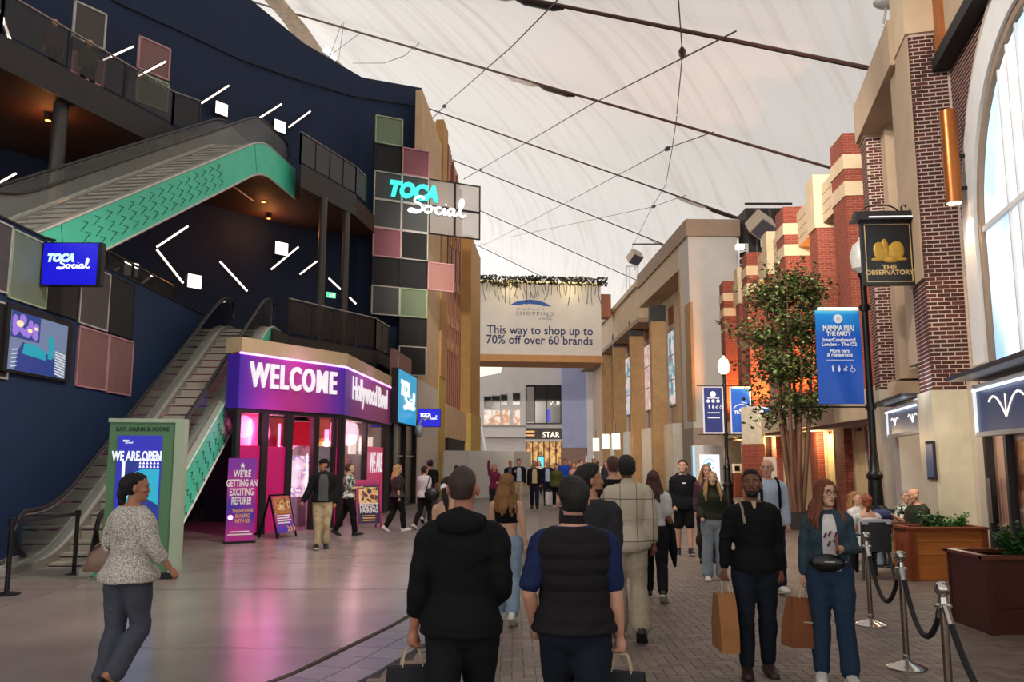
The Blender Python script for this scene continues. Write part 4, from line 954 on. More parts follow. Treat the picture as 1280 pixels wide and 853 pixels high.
for k, (pxm, lb) in enumerate(((372, 'white lit prize machine just inside the shop door'), (384, 'cream lit arcade machine behind the prize machine'))):
    d = -1.0-.75*k; u = S1.px(pxm, 620, d)[0]; mc = thing('arcade_machine', lb, 'machine', S1.P(u, 0, d))
    S1.b('cabinet', 'lilac' if k == 0 else 'white_lam', mc, u-.32, u+.32, 0, .8, d-.6, d); S1.b('display_case', 'claw_lit', mc, u-.3, u+.3, .8, 1.9, d-.6, d-.01); mb = MB(); mb.prism([S1.P(u-.32+.64*x, z, d+.005) for x, z in ((0, 1.9), (1, 1.9), (1, 2.0), (.8, 2.12), (.5, 2.18), (.2, 2.12), (0, 2.0))], -S1.n*.6); mb.build('crown', 'white_lam', mc)
    for q in (-.31, .31): S1.b('edge_trim', 'machine_lit', mc, u+q-.015, u+q+.015, .7, 1.95, d-.01, d+.02)
lamp('shop_lamp', S1.P(1.9, 2.5, -1.4), (1, .16, .42), 260, 'POINT', .4); lamp('shop_lamp', S2.P(2.6, 2.6, -.45), (1, .5, .62), 120, 'POINT', .4); lamp('shop_lamp', S1.P(.8, 2.6, .55), (1, .25, .75), 22, 'POINT', .3); lamp('fascia_glow', S1.P(1.9, zN-.1, .5), (.75, .3, 1), 9, 'POINT', .3); lamp('fascia_glow', S2.P(3.0, zN-.1, .6), (.75, .35, 1), 9, 'POINT', .3)
# ---- beyond the shop: glass doorway, grey pillar, cyan and blue signs
dw = thing('doorway', 'dark glazed doorway between the bowling shop and the cyan sign', 'door', L2.P(.3, 0))
ua, ub = L2.px(490, 600)[0], L2.px(519, 600)[0]
L2.b('frame', 'black_metal', dw, ua, ub, 3.3, 3.45, -.3, .05)
for k in range(3): L2.b('frame_post', 'black_metal', dw, ua+(ub-ua)*k/2-.05, ua+(ub-ua)*k/2+.05, 0, 3.4, -.2, .03)
for k in range(2): L2.b('pane', 'window_dark', dw, ua+(ub-ua)*k/2+.05, ua+(ub-ua)*(k+1)/2-.05, .05, 3.3, -.12, -.1); L2.b('push_bar', 'rail_steel', dw, ua+(ub-ua)*k/2+.3, ua+(ub-ua)*(k+1)/2-.3, 1.9, 1.95, -.08, -.02)
pz = at_y(493, 600, 30.6)
gp = thing('steel_post', 'slim grey steel pillar at the end of the bowling shop', 'pillar', (pz.x, pz.y, 0)); zt_ = at_y(492, 445, 30.6).z
MB().box((pz.x, pz.y, zt_/2), (.14, .18, zt_)).build('shaft', 'rail_steel', gp); MB().box((pz.x, pz.y, .04), (.28, .32, .08)).build('foot', 'black_metal', gp)
cy = thing('light_box', 'tall cyan light box sign past the end of the bowling shop', 'sign', L2.P(1.2, 3.5))
d = .3; (ua, z0_), (ub, _) = L2.px(497, 532, d), L2.px(519.5, 532, d); z1_ = L2.px(497, 460, d)[1]; z0_ = L2.px(508, 530, d)[1]
L2.b('case', 'black_metal', cy, ua-.03, ub+.03, z0_-.03, z1_+.03, d-.25, d); L2.b('face', 'sign_cyan', cy, ua, ub, z0_, z1_, d, d+.012)
L2.b('back_board', 'panel_pink', cy, ua+.15, ub+.1, z1_-.5, z1_+.75, d-.35, d-.22); venue_sign(L2.mat4((ua+ub)/2, (z0_+z1_)/2, d+.02), (ub-ua)*.8, cy, 'sign_white', 'sign_white', .01)
pz = at_y(521.5, 522, 33.2); q1 = at_y(551, 511, 33.2); q0 = at_y(521.5, 534, 33.2); BX2 = Frame((q0.x, 33.2), (q1.x, 33.25))
bb = thing('led_box', 'small blue LED box sign sticking out from the pale wall past the cyan one', 'sign', (q0.x, 33.2, q0.z))
BX2.b('case', 'black_metal', bb, 0, q1.x-q0.x, q0.z, q1.z, -.15, 0); BX2.b('face', 'sign_blue', bb, .02, q1.x-q0.x-.02, q0.z+.02, q1.z-.02, 0, .01); venue_sign(BX2.mat4((q1.x-q0.x)/2, (q0.z+q1.z)/2+.03, .02), (q1.x-q0.x)*.8, bb, 'sign_white', 'sign_white', .01)
# ---- pull-up poster, A-boards, kiosk
G('print_poster', [(0, '#a3218c'), (.3, '#b32a8a'), (.5, '#3a2aa0'), (.75, '#b02888'), (1, '#7a2a9c')], 2, 0, 2.2, .12, .5, 1.1, 1.1); M('print_white', '#efe9ef', .5, var=0); M('print_yellow', '#f0b45a', .5, var=0)
def board_frame(a, b_): return Frame((a.x, a.y), (b_.x, b_.y))
pa_, pb_ = at_z(281, 680), at_z(318, 679)
BF = board_frame(pa_, Vector((pb_.x, pb_.y+.15, 0))); wd = (pb_-pa_).length; ht = BF.px(282, 573)[1]
po = thing('pull_up_banner', 'tall magenta and violet pull-up banner left of the shop windows', 'banner', pa_)
BF.b('sheet', 'print_poster', po, 0, wd, .03, ht, -.02, 0); BF.b('base', 'black_metal', po, -.02, wd+.02, 0, .04, -.12, .1)
for i, (s_, y, sz) in enumerate((("WE'RE", .775, .22), ('GETTING AN', .665, .215), ('EXCITING', .56, .22), ('REFURB!', .455, .22))): text(s_, 'print_white', BF.mat4(wd/2, ht*y, .004), sz, po, ext=.001, bold=.005, sx=.52 if i else .6)
for i, s_ in enumerate(('THANKS FOR', 'BEARING', 'WITH US!')): text(s_, 'print_yellow', BF.mat4(wd/2+.04, ht*(.355-.06*i), .004), .12, po, ext=.001, bold=.002, sx=.62)
mb = MB(); c_ = (wd/2, ht*.91); mb.prism([BF.P(c_[0]+(.07 if k % 2 == 0 else .03)*math.sin(k*math.pi/5), c_[1]+(.07 if k % 2 == 0 else .03)*math.cos(k*math.pi/5), .003) for k in range(10)], BF.n*.002); mb.build('star', 'print_white', po)
mb = MB(); [mb.prism([BF.P(.09+r*math.cos(k*math.pi/6), ht*.3+r*math.sin(k*math.pi/6), .003+q) for k in range(12)], BF.n*.002) for r, q in ((.055, 0),)]; mb.build('badge', 'neon_pink', po)
for k in range(2): BF.b('small_print', 'print_white', po, wd*(.14-.07*k), wd*(.82+.1*k), ht*(.125-.033*k), ht*(.14-.033*k), .002, .005)
def a_board(label, ax, bx, yb, ytop, mats, side=.5, legs='black_metal'):
    a, b_ = at_z(ax[0], ax[1]), at_z(bx[0], bx[1]); f = board_frame(a, b_); w2 = (b_-a).length; h2 = f.px(ax[0], ytop)[1]
    o = thing('a_board', label, 'sign', a.lerp(b_, .5))
    lean = .28
    for u in (0.02, w2-.02):
        MB().bar(f.P(u, 0, 0), f.P(u, h2, -lean), .035, .035).build('leg', legs, o); MB().bar(f.P(u, 0, -lean*2), f.P(u, h2, -lean), .035, .035).build('leg', legs, o)
    MB().bar(f.P(0, h2, -lean), f.P(w2, h2, -lean), .04, .04).build('top_bar', legs, o)
    T = lambda u, t_, e=0.: f.P(u, h2*t_, -lean*t_)+f.n*e
    def sheet(u0, u1, t0, t1, mt, e, nm):
        mb = MB(); mb.prism([T(u0, t0, e), T(u1, t0, e), T(u1, t1, e), T(u0, t1, e)], f.n*.01); return mb.build(nm, mt, o)
    sheet(.04, w2-.04, .12, .97, mats[0], .005, 'board'); sheet(.07, w2-.07, .55, .93, mats[1], .018, 'picture')
    mt4 = f.mat4(0, 0, 0); ang = math.atan2(lean, h2)
    return o, f, w2, h2, T, sheet
blobs('print_food', ['#3a1a10', '#c98a4a', '#8a3a20', '#e8cfa0', '#6a2a18'], 7, .1); G('print_menu', [(0, '#2a2a9c'), (.4, '#5a3ab0'), (.7, '#a83a8a'), (1, '#c05a6a')], 2, 0, 1.1, .1, .5, .5, 2.)
o, f, w2, h2, T, sheet = a_board('black A-board with a food picture beside the magenta banner', (346, 674), (371, 671), 0, 620, ('print_menu', 'print_food'))
for k in range(4): sheet(.1, w2-.12-.05*(k % 2), .5-k*.055, .53-k*.055, 'print_white', .02, 'text_line')
for k in range(3):
    mb = MB(); x = w2*.55+k*.1; mb.prism([T(x, .14, .02), T(x+.04, .14, .02), T(x+.1, .2, .02), T(x+.04, .27, .02), T(x, .27, .02), T(x+.06, .2, .02)], f.n*.004); mb.build('arrow', 'print_yellow', o)
blobs('print_burger', ['#1a1430', '#c9963a', '#e8c890', '#7a2a1a', '#101030'], 6, .1); M('print_navy', '#221a44', .5); M('magenta_frame', '#a81a62', .5)
o, f, w2, h2, T, sheet = a_board('magenta A-board with a burger picture next to the woman in the floral top', (446, 662), (477, 661), 0, 606, ('print_navy', 'print_burger'), legs='magenta_frame')
sheet(0, w2, .97, 1.1, 'magenta_frame', .01, 'header')
ma = f.mat4(w2/2, h2*.47, .0); 
for s_, t_ in (('PERFECT', .47), ('PAIRING', .36)): text(s_, 'print_white', Matrix.Translation(T(w2/2, t_, .03)-f.P(w2/2, t_*h2, 0)) @ f.mat4(w2/2, t_*h2, 0), .17, o, ext=.001, bold=.008, sx=.75)
for k in range(3): sheet(w2*.25, w2*.75, .28-k*.05, .3-k*.05, 'print_yellow', .02, 'text_line')
# kiosk
M('kiosk_green', '#4f7d55', .5, 0, .05, 2); M('kiosk_edge', '#9fb29a', .5, 0, .05, 2); E('ki_blue', '#1a1eae', .85); E('ki_cyan', '#18aac8', .85); E('ki_white', '#e9eef4', 1.); E('ki_deep', '#0c2a8c', .7); M('screen_text', '#0c3020', .6)
KF = Frame((at_y(133, 600, 12.9).x, 12.9), (at_y(228, 600, 13.1).x, 13.1)); kw = (Vector((at_y(228, 600, 13.1).x, 13.1, 0))-KF.O).length; kh = KF.px(142, 528)[1]
ki = thing('kiosk', 'green standing kiosk with a bright blue screen before the escalator', 'kiosk', KF.O)
KF.b('cabinet', 'kiosk_green', ki, .0, kw-.14, .1, kh, -.28, 0); KF.b('edge', 'kiosk_edge', ki, kw-.14, kw, .1, kh, -.3, .02); KF.b('edge', 'kiosk_edge', ki, -.02, kw, kh, kh+.06, -.3, .02); KF.b('foot', 'black_metal', ki, .05, kw-.05, 0, .1, -.26, -.03)
k0, k1, kz0, kz1 = .13, kw-.32, .35, kh-.2
KF.b('screen', 'ki_blue', ki, k0, k1, kz0, kz1, 0, .012)
mb = MB(); mb.prism([KF.P(k0+(k1-k0)*x, kz0+(kz1-kz0)*y, .013) for x, y in ((.18, .3), (.97, .3), (.97, .72), (.6, .72), (.2, .66))], KF.n*.002); mb.build('picture', 'ki_cyan', ki, kind='stuff')
mb = MB(); mb.prism([KF.P(k0+(k1-k0)*x, kz0+(kz1-kz0)*y, .015) for x, y in ((.18, .28), (.97, .28), (.97, .42), (.6, .5), (.2, .36))], KF.n*.002); mb.prism([KF.P(k0+(k1-k0)*x, kz0+(kz1-kz0)*y, .015) for x, y in ((.12, .66), (.5, .72), (.5, .82), (.12, .8))], KF.n*.002); mb.build('picture', 'ki_deep', ki, kind='stuff')
mb = MB()
for r in range(3):
    for c_ in range(6):
        x0_, y0_ = .5+c_*.08, .73+r*.03; mb.prism([KF.P(k0+(k1-k0)*(x0_+dx), kz0+(kz1-kz0)*(y0_+dy), .016) for dx, dy in ((0, 0), (.06, 0), (.03, .025))], KF.n*.002)
mb.prism([KF.P(k0+(k1-k0)*x, kz0+(kz1-kz0)*y, .018) for x, y in ((.14, .46), (.28, .48), (.3, .5), (.2, .52), (.2, .78), (.13, .8))], KF.n*.002); mb.build('picture', 'ki_white', ki, kind='stuff')
text('WE ARE OPEN', 'ki_white', KF.mat4(k0+(k1-k0)*.45, kz0+(kz1-kz0)*.79, .02), .2, ki, ext=.001, bold=.008, sx=.55)
text('EAT, DRINK & SCORE', 'screen_text', KF.mat4((kw-.14)/2, kh-.13, .004), .085, ki, ext=.001, bold=.003, sx=.95)
for k in range(4): KF.b('text_line', 'ki_white', ki, k0+.06, k0+(k1-k0)*(.45+.1*(k % 2)), kz0+.05+k*.07, kz0+.08+k*.07, .012, .015)
venue_sign(KF.mat4(k0+.15, kz1-.1, .014), .16, ki, 'ki_white', 'ki_white', .002)
# ---- retractable barrier at the foot of the escalator
bar = thing('barrier', 'black two-post belt barrier at the foot of the escalator', 'barrier', at_z(92, 720))
pq = [at_z(8, 744), at_z(92, 720)]
for p in pq:
    MB().lathe(p, [(.17, 0), (.17, .02), (.05, .035), (.032, .05), (.032, .9), (.045, .91), (.045, 1.0), (.03, 1.01)], 16).build('post', 'black_metal', bar, smooth=True)
MB().bar(pq[0]+Vector((0, 0, .95)), pq[1]+Vector((0, 0, .95)), .01, .05).build('belt', 'near_black', bar)
bar2 = thing('barrier', 'short black guard post beside the right newel of the escalator', 'barrier', at_z(112, 712))
p = at_z(108, 716); MB().tube([p, p+Vector((.02, .1, .4)), p+Vector((.0, .25, .75)), p+Vector((0, .5, .95))], .03, 8).build('post', 'black_metal', bar2, smooth=True)
# ---- hoarding
M('hoarding_white', '#c6c8c3', .6, 0, .03, 2); M('hoarding_side', '#bfc2c0', .6, 0, .03, 2)
ho = thing('hoarding', 'white site hoarding across the beige facade behind the walkers', 'hoarding', at_y(600, 620, 41))
a, b_ = at_z(554, 640), at_z(642, 622); a = at_y(554, 600, 38.5); b_ = at_y(642, 600, 41.5); c_ = at_y(664, 600, 46)
hf1 = Frame((a.x, a.y), (b_.x, b_.y)); hf2 = Frame((b_.x, b_.y), (c_.x, c_.y))
l1 = (Vector((b_.x, b_.y, 0))-Vector((a.x, a.y, 0))).length; l2 = (Vector((c_.x, c_.y, 0))-Vector((b_.x, b_.y, 0))).length
for k in range(3): hf1.b('board', 'hoarding_white', ho, l1*k/3+.01, l1*(k+1)/3-.01, 0, 2.2, -.06, 0)
for k in range(3): hf2.b('board', 'hoarding_side', ho, l2*k/3+.01, l2*(k+1)/3-.01, 0, 2.2, -.06, 0)
# ================================================================ SIGN BRIDGE AND FAR MALL
M('bridge_white', '#cfc8c0', .8, 0, .04, 1); M('bridge_tan', '#b58352', .7, 0, .08, 2); M('navy_ink', '#1d2b5c', .6, var=0); M('grey_ink', '#6d7078', .6, var=0); M('blue_ink', '#21509c', .6, var=0)
YB = 65.5
a, b_ = at_y(596, 500, YB), at_y(753, 500, YB+1.2); BR = Frame((a.x, a.y), (b_.x, b_.y)); bw = (Vector((b_.x, b_.y, 0))-Vector((a.x, a.y, 0))).length
zt_ = BR.px(600, 350)[1]; zb_ = BR.px(680, 444)[1]; zu_ = BR.px(680, 455)[1]
br = thing('sign_bridge', 'white bridge across the walkway with blue shopping lettering and a planted top', 'sign', BR.P(0, zb_))
BR.b('board', 'bridge_white', br, 0, bw, zb_, zt_, -.4, 0); BR.b('beam', 'bridge_tan', br, 0, bw+.1, zb_-.55, zb_, -4.2, .05)
BR.b('end_post', 'rust_wood', br, bw, bw+.85, zb_+3.2, zt_-.9, -1.5, -.1)
def btext(s_, px_, py_, sz, mt, **k):
    u, z = BR.px(px_, py_); return text(s_, mt, BR.mat4(u, z, .012), sz, br, ext=.004, kind='stuff', **k)
btext('This way to shop up to', 608.5, 417, .98, 'navy_ink', align='LEFT', bold=.012, sx=.93); btext('70% off over 60 brands', 607.5, 429.3, .98, 'navy_ink', align='LEFT', bold=.012, sx=.93)
btext('SHOPPING', 645, 394, .42, 'grey_ink', align='LEFT', sx=1.25, space=1.3); btext('OUTLET', 645, 387.5, .24, 'grey_ink', align='LEFT', sx=1.6, space=1.9); btext('at The', 674, 399.5, .2, 'grey_ink', align='LEFT'); btext('O', 683, 400, .5, 'grey_ink', align='LEFT'); btext('2', 689, 401, .2, 'grey_ink', align='LEFT')
mb = MB(); up_ = [(638, 381), (645, 377.5), (653, 375.6), (663, 374.8), (673, 376), (682, 379), (689.5, 383.5)]; lo_ = [(680, 383), (672, 381), (663, 380), (655, 380.2), (649, 381.8)]
mb.prism([BR.P(*BR.px(x, y), .01) for x, y in up_+lo_], BR.n*.01); mb.build('arch_logo', 'blue_ink', br)
mb = MB()
for (x0, y0, x1, y1) in ((647.5, 375, 645.5, 369.5), (655, 373.5, 653.5, 367), (663.5, 373, 663.5, 366.5), (672, 373.5, 673.5, 367.5), (680, 375.5, 683, 370.5)): mb.bar(BR.P(*BR.px(x0, y0), .015), BR.P(*BR.px(x1, y1), .015), .04, .01, BR.n)
mb.build('mast_logo', 'navy_ink', br)
E('strip_warm', '#ffe2a0', 1.6)
BR.b('light_strip', 'strip_warm', br, .1, bw-.1, zt_-.12, zt_-.04, .05, .16)
M('garland_leaf', '#2c2d16', .7, 0, .4, 5); M('bulb_wire', '#4a4436', .6)
gl = thing('garland', 'dark leafy garland along the top edge of the white sign bridge', 'plant', BR.P(bw/2, zt_))
mb = MB(); mv = MB()
for k in range(900):
    u = random.uniform(0, bw+.5); hang = .9 if 1.0 < u < 3.2 else .45
    p = BR.P(u, zt_+random.uniform(-hang*.6, .35), random.uniform(.0, .5)); R_ = Matrix.Rotation(random.uniform(0, 6.3), 3, Vector((random.random()-.5, random.random()-.5, random.random()-.5)).normalized())
    mb.add([p+R_ @ Vector(q) for q in ((0, -.16, 0), (.09, 0, .03), (0, .16, 0), (-.09, 0, .03))], [(0, 1, 2, 3)])
mb.build('leaves', 'garland_leaf', gl, kind='stuff')
for k in range(34):
    u = bw*(k+.5)/34; l = random.uniform(.6, 1.9); pts = [BR.P(u, zt_-.1, .12), BR.P(u+random.uniform(-.1, .1), zt_-.1-l*.5, .12), BR.P(u+random.uniform(-.25, .25), zt_-.1-l, .12)]; mv.tube(pts, .022, 4)
mv.build('trailing_stems', 'garland_leaf', gl)
lamp('garland_lamp', BR.P(bw*.25, zt_-.5, 1.1), (1, .8, .4), 60, 'POINT', .3); lamp('garland_lamp', BR.P(bw*.75, zt_-.5, 1.1), (1, .8, .4), 60, 'POINT', .3)
# ---- mall beyond
YM = 92.
MLF = Frame((at_y(560, 500, YM).x, YM), (at_y(560, 500, YM).x+10, YM+.0)); mu = lambda x: MLF.px(x, 540)[0]; mz = lambda y: MLF.px(680, y)[1]
M('mall_white', '#d2cccb', .8, 0, .04, 1); M('mall_blue_lit', '#9fa6c8', .8, 0, .05, 1); M('mall_grey', '#9a9391', .7, 0, .05, 1); M('mall_glass', '#15161b', .2, 0, .1, 1); E('mall_lit', '#fff2e0', 1.1); E('shop_warm', '#ffb060', .9); M('mall_red', '#8e7068', .8, 0, .15, 2, stretch=(.3, .3, 8))
ml = thing('mall', 'white two-storey mall front with a coffee shop seen under the sign bridge', 'building', MLF.P(8, 0))
MLF.b('wall', 'mall_white', ml, mu(570), mu(745), mz(569.5), 17, -1, 0); MLF.b('wall', 'mall_grey', ml, mu(570), mu(657), 0, mz(569.5), -1, -.8)
MLF.b('blue_lit_bay', 'mall_blue_lit', ml, mu(702), mu(733), mz(560), 16.5, -.2, .8); MLF.b('base_bay', 'mall_red', ml, mu(702), mu(731), 0, mz(560), -.2, .75); MLF.b('column', 'mall_white', ml, mu(733), mu(740), 0, 16.5, -.2, 1.2)  # blue light falling on the bay is put into its colour
w_ = MLF.b('window', 'mall_glass', ml, mu(658), mu(700.5), mz(529), mz(483), 0, .08); MLF.b('frame', 'black_metal', w_, mu(657.2), mu(701), mz(483), mz(481.8), 0, .15); MLF.b('frame', 'black_metal', w_, mu(657.2), mu(701), mz(530.4), mz(529), 0, .15)
for x in (657.2, 668, 683, 700.5): MLF.b('frame', 'black_metal', w_, mu(x), mu(x)+.1, mz(530), mz(482), 0, .14)
MLF.b('pane', 'mall_grey', w_, mu(658.5), mu(667.5), mz(528), mz(484), .06, .1); MLF.b('lit_sign', 'sign_blue', w_, mu(684), mu(687), mz(528), mz(512), .08, .12)
text('VUE', 'mall_lit', MLF.mat4(mu(694), mz(507), .1), .7, w_, ext=.01)
for k, (x0, x1, y0, y1) in enumerate(((605, 614, 496.5, 510), (615, 625, 495.5, 513), (626, 634, 494, 507), (641, 650, 492, 506))):
    ww = MLF.b('window', 'mall_glass', ml, mu(x0), mu(x1), mz(y1), mz(y0), 0, .06); MLF.b('frame', 'mall_grey', ww, mu(x0)-.06, mu(x1)+.06, mz(y0), mz(y0)+.1, 0, .1)
blobs('mall_show', ['#e8d8c8', '#f4eee6', '#c98a5a', '#efe6dc'], .8, .4)
for k, (x0, x1) in enumerate(((605, 614.5), (615.5, 625.5), (627, 637), (641.5, 650))): MLF.b('shop_window', 'mall_show', ml, mu(x0), mu(x1), mz(531), mz(513), 0, .05)
MLF.b('balcony', 'mall_grey', ml, mu(600), mu(657), mz(534), mz(532.5), 0, 1.0); MLF.b('balcony_front', 'mall_white', ml, mu(600), mu(657), mz(547), mz(534), 0, .9)
MLF.b('shop_front', 'mall_glass', ml, mu(620), mu(654), 0, mz(554), -.8, -.7); MLF.b('shop_sign', 'mall_lit', ml, mu(643), mu(652), mz(561.5), mz(557), -.6, -.5); MLF.b('shop_sign', 'mall_glass', ml, mu(608), mu(613), mz(569), mz(555), -.8, -.7)
# coffee shop
M('star_band', '#4a4340', .6, 0, .3, 3)
MLF.b('sign_band', 'star_band', ml, mu(657), mu(702), mz(549.5), mz(535.5), 0, .5); text('STAR', 'mall_lit', MLF.mat4(mu(688.5), mz(547.2), .52), .84, ml, ext=.01, bold=.02, sx=.95)
for k in range(2): MLF.b('small_sign', 'shop_warm', ml, mu(658), mu(668), mz(545.5-k*4.6), mz(543.6-k*4.6), .5, .53)
blobs('shop_inside', ['#3a2014', '#c98846', '#f0c070', '#7a4a28', '#e8a050'], .9, .5)
MLF.b('shop_front', 'shop_inside', ml, mu(657), mu(702), 0, mz(552), -.1, .1)
MLF.b('lintel', 'mall_white', ml, mu(656), mu(703), mz(552.5), mz(549.5), 0, .6)
for x in (657, 665, 672, 679, 686, 694, 701): MLF.b('mullion', 'black_metal', ml, mu(x), mu(x)+.12, 0, mz(552), .1, .2)
# skylight shape and escalator on the left of the mall
MB().prism([at_y(600, 456, 88), at_y(628, 455, 88), at_y(626, 466, 88), at_y(600, 471, 88)], (0, .2, 0)).build('skylight', 'mall_lit', ml)
M('esc_white', '#dfe0e0', .5)
MB().prism([at_y(600.5, 533, 84), at_y(603, 532, 84), at_y(609, 568, 84), at_y(606, 570, 84)], (0, 1., 0)).build('stair_flank', 'esc_white', ml)
E('screen_cyan', '#4fd4ea', 1.)
sc = thing('screen_totem', 'small bright cyan screen among the far walkers', 'screen', at_y(676, 588, 50))
p0, p1 = at_y(672.5, 588, 50), at_y(679.5, 571, 50); MB().box(((p0.x+p1.x)/2, 50.1, (p1.z+.0)/2), (p1.x-p0.x+.1, .15, p1.z+.1)).build('case', 'black_metal', sc); MB().box(((p0.x+p1.x)/2, 50.0, (p0.z+p1.z)/2), (p1.x-p0.x, .04, p1.z-p0.z)).build('display', 'screen_cyan', sc)
# warm shop lights along the far right colonnade
for x, Y in ((746, 60), (752, 56), (764, 52)):
    p = at_y(x, 585, Y); lamp('colonnade_lamp', (p.x+1.3, p.y, 3.0), (1, .6, .2), 45, 'POINT', .3)
for i, (x, Y, y) in enumerate(((745, 66, 556), (757, 58, 552), (770, 52, 552))):   # white cafe blinds
    p = at_y(x, y, Y); o = thing('shop_sign', ('small white hanging sign nearest the blue-lit wall under the colonnade', 'small white hanging sign in the middle of the colonnade', 'small white hanging sign under the tan pilasters')[i], 'sign', p); MB().box(p, (.5, .1, 1.0)).build('board', 'mall_lit', o); MB().tube([p+Vector((0, 0, .5)), p+Vector((0, 0, 1.1))], .02, 5).build('rod', 'black_metal', o)
# ================================================================ STREET FURNITURE ON THE RIGHT
M('post_black', '#0f1012', .35, .4); E('globe_lit', '#ffe3b8', 2.6); M('globe_off', '#c9c8c4', .3)
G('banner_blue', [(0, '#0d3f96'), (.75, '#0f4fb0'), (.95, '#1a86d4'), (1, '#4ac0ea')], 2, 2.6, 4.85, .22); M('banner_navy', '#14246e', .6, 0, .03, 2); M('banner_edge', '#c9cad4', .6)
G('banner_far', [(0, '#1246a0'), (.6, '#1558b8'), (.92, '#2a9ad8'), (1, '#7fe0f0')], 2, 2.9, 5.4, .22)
def street_lamp(label, x, y, H, globe, bz0, bz1, sides, k=1.):
    o = thing('street_lamp', label, 'lamp', (x, y, 0))
    MB().lathe((x, y, 0), [(.26*k, 0), (.26*k, .12), (.21*k, .16), (.2*k, .7), (.24*k, .74), (.24*k, .82), (.15*k, .9), (.13*k, 1.4), (.16*k, 1.44), (.16*k, 1.5), (.1*k, 1.58), (.085*k, 1.9)], 16).build('base', 'post_black', o, smooth=True)
    MB().lathe((x, y, 0), [(.075*k, 1.8), (.06*k, H-.5), (.1*k, H-.45), (.1*k, H-.4), (.05*k, H-.35)], 12).build('post', 'post_black', o, smooth=True)
    MB().lathe((x, y, H-.4), [(.09, 0), (.2, .1), (.235, .35), (.17, .6), (.06, .68), (.05, .76)], 18).build('globe', globe, o, smooth=True); MB().lathe((x, y, H+.3), [(.06, 0), (.03, .1), (.005, .16)], 10).build('finial', 'post_black', o, smooth=True)
    for z in (bz0, bz1):
        MB().tube([(x+min(s[0] for s in sides), y, z), (x+max(s[1] for s in sides), y, z)], .018, 6).build('banner_arm', 'post_black', o)
        MB().lathe((x, y, z-.06), [(.1*k, 0), (.1*k, .12)], 12).build('collar', 'post_black', o)
    return o
lx = at_y(1096, 640, 17.); H1 = at_y(1076, 336, 17.).z+.3
b0, b1 = at_y(1048, 509, 17.).z, at_y(1048, 385, 17.).z
street_lamp('tall black street lamp beside the blue banner near the diners', lx.x, 17., H1, 'globe_off', b0, b1, [(-1.45, .12)])
xl, xr = at_y(1021, 445, 17.).x, at_y(1077.5, 445, 17.).x
bn = thing('banner', 'large blue banner with white lettering hanging from the near street lamp', 'banner', (xl, 17, b0))
mb = MB(); n = 8
for i in range(n):
    for j in range(10): pass
rows_ = [[Vector((xl+(xr-xl)*i/8, 17+.02*math.sin(i*1.1+j*.5), b0+.06+(b1-b0-.12)*j/10)) for i in range(9)] for j in range(11)]
mb.add([p for r in rows_ for p in r], [(j*9+i, j*9+i+1, (j+1)*9+i+1, (j+1)*9+i) for j in range(10) for i in range(8)]); q = [(p+Vector((0, .008, 0))) for r in rows_ for p in r]
mb.add(q, [(j*9+i, (j+1)*9+i, (j+1)*9+i+1, j*9+i+1) for j in range(10) for i in range(8)])
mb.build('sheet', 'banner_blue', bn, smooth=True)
BF1 = Frame((xl, 16.97), (xr, 16.97)); bwid = xr-xl; bh = b1-b0
M('ink_white', '#dfe6ee', .5, var=0)
def on_banner(f, par, w_, z0_, h_, rows, ink='ink_white', ext=.001):
    for s_, y, sz, bo, sx_ in rows: text(s_, ink, f.mat4(w_/2, z0_+h_*y, .0), sz, par, ext=ext, bold=bo, sx=sx_)
on_banner(BF1, bn, bwid, b0, bh, [('MAMMA MIA!', .765, .165, .006, .66), ('THE PARTY', .715, .12, .006, .8), ('InterContinental', .655, .105, .003, .95), ('London - The O2', .61, .105, .003, .95), ('More bars', .545, .1, .003, .95), ('& restaurants', .505, .1, .003, .95)])
def disc(f, u, z, r, d, name, mat, par, n=20):
    mb = MB(); mb.prism([f.P(u+r*math.cos(2*math.pi*k/n), z+r*math.sin(2*math.pi*k/n), d) for k in range(n)], f.n*.003); return mb.build(name, mat, par)
disc(BF1, bwid/2, b0+bh*.885, .095, 0, 'round_mark', 'ink_white', bn); disc(BF1, bwid/2, b0+bh*.885, .04, .003, 'round_mark', 'banner_edge', bn)
BF1.b('rule', 'ink_white', bn, bwid*.2, bwid*.8, b0+bh*.465, b0+bh*.47, 0, .002)
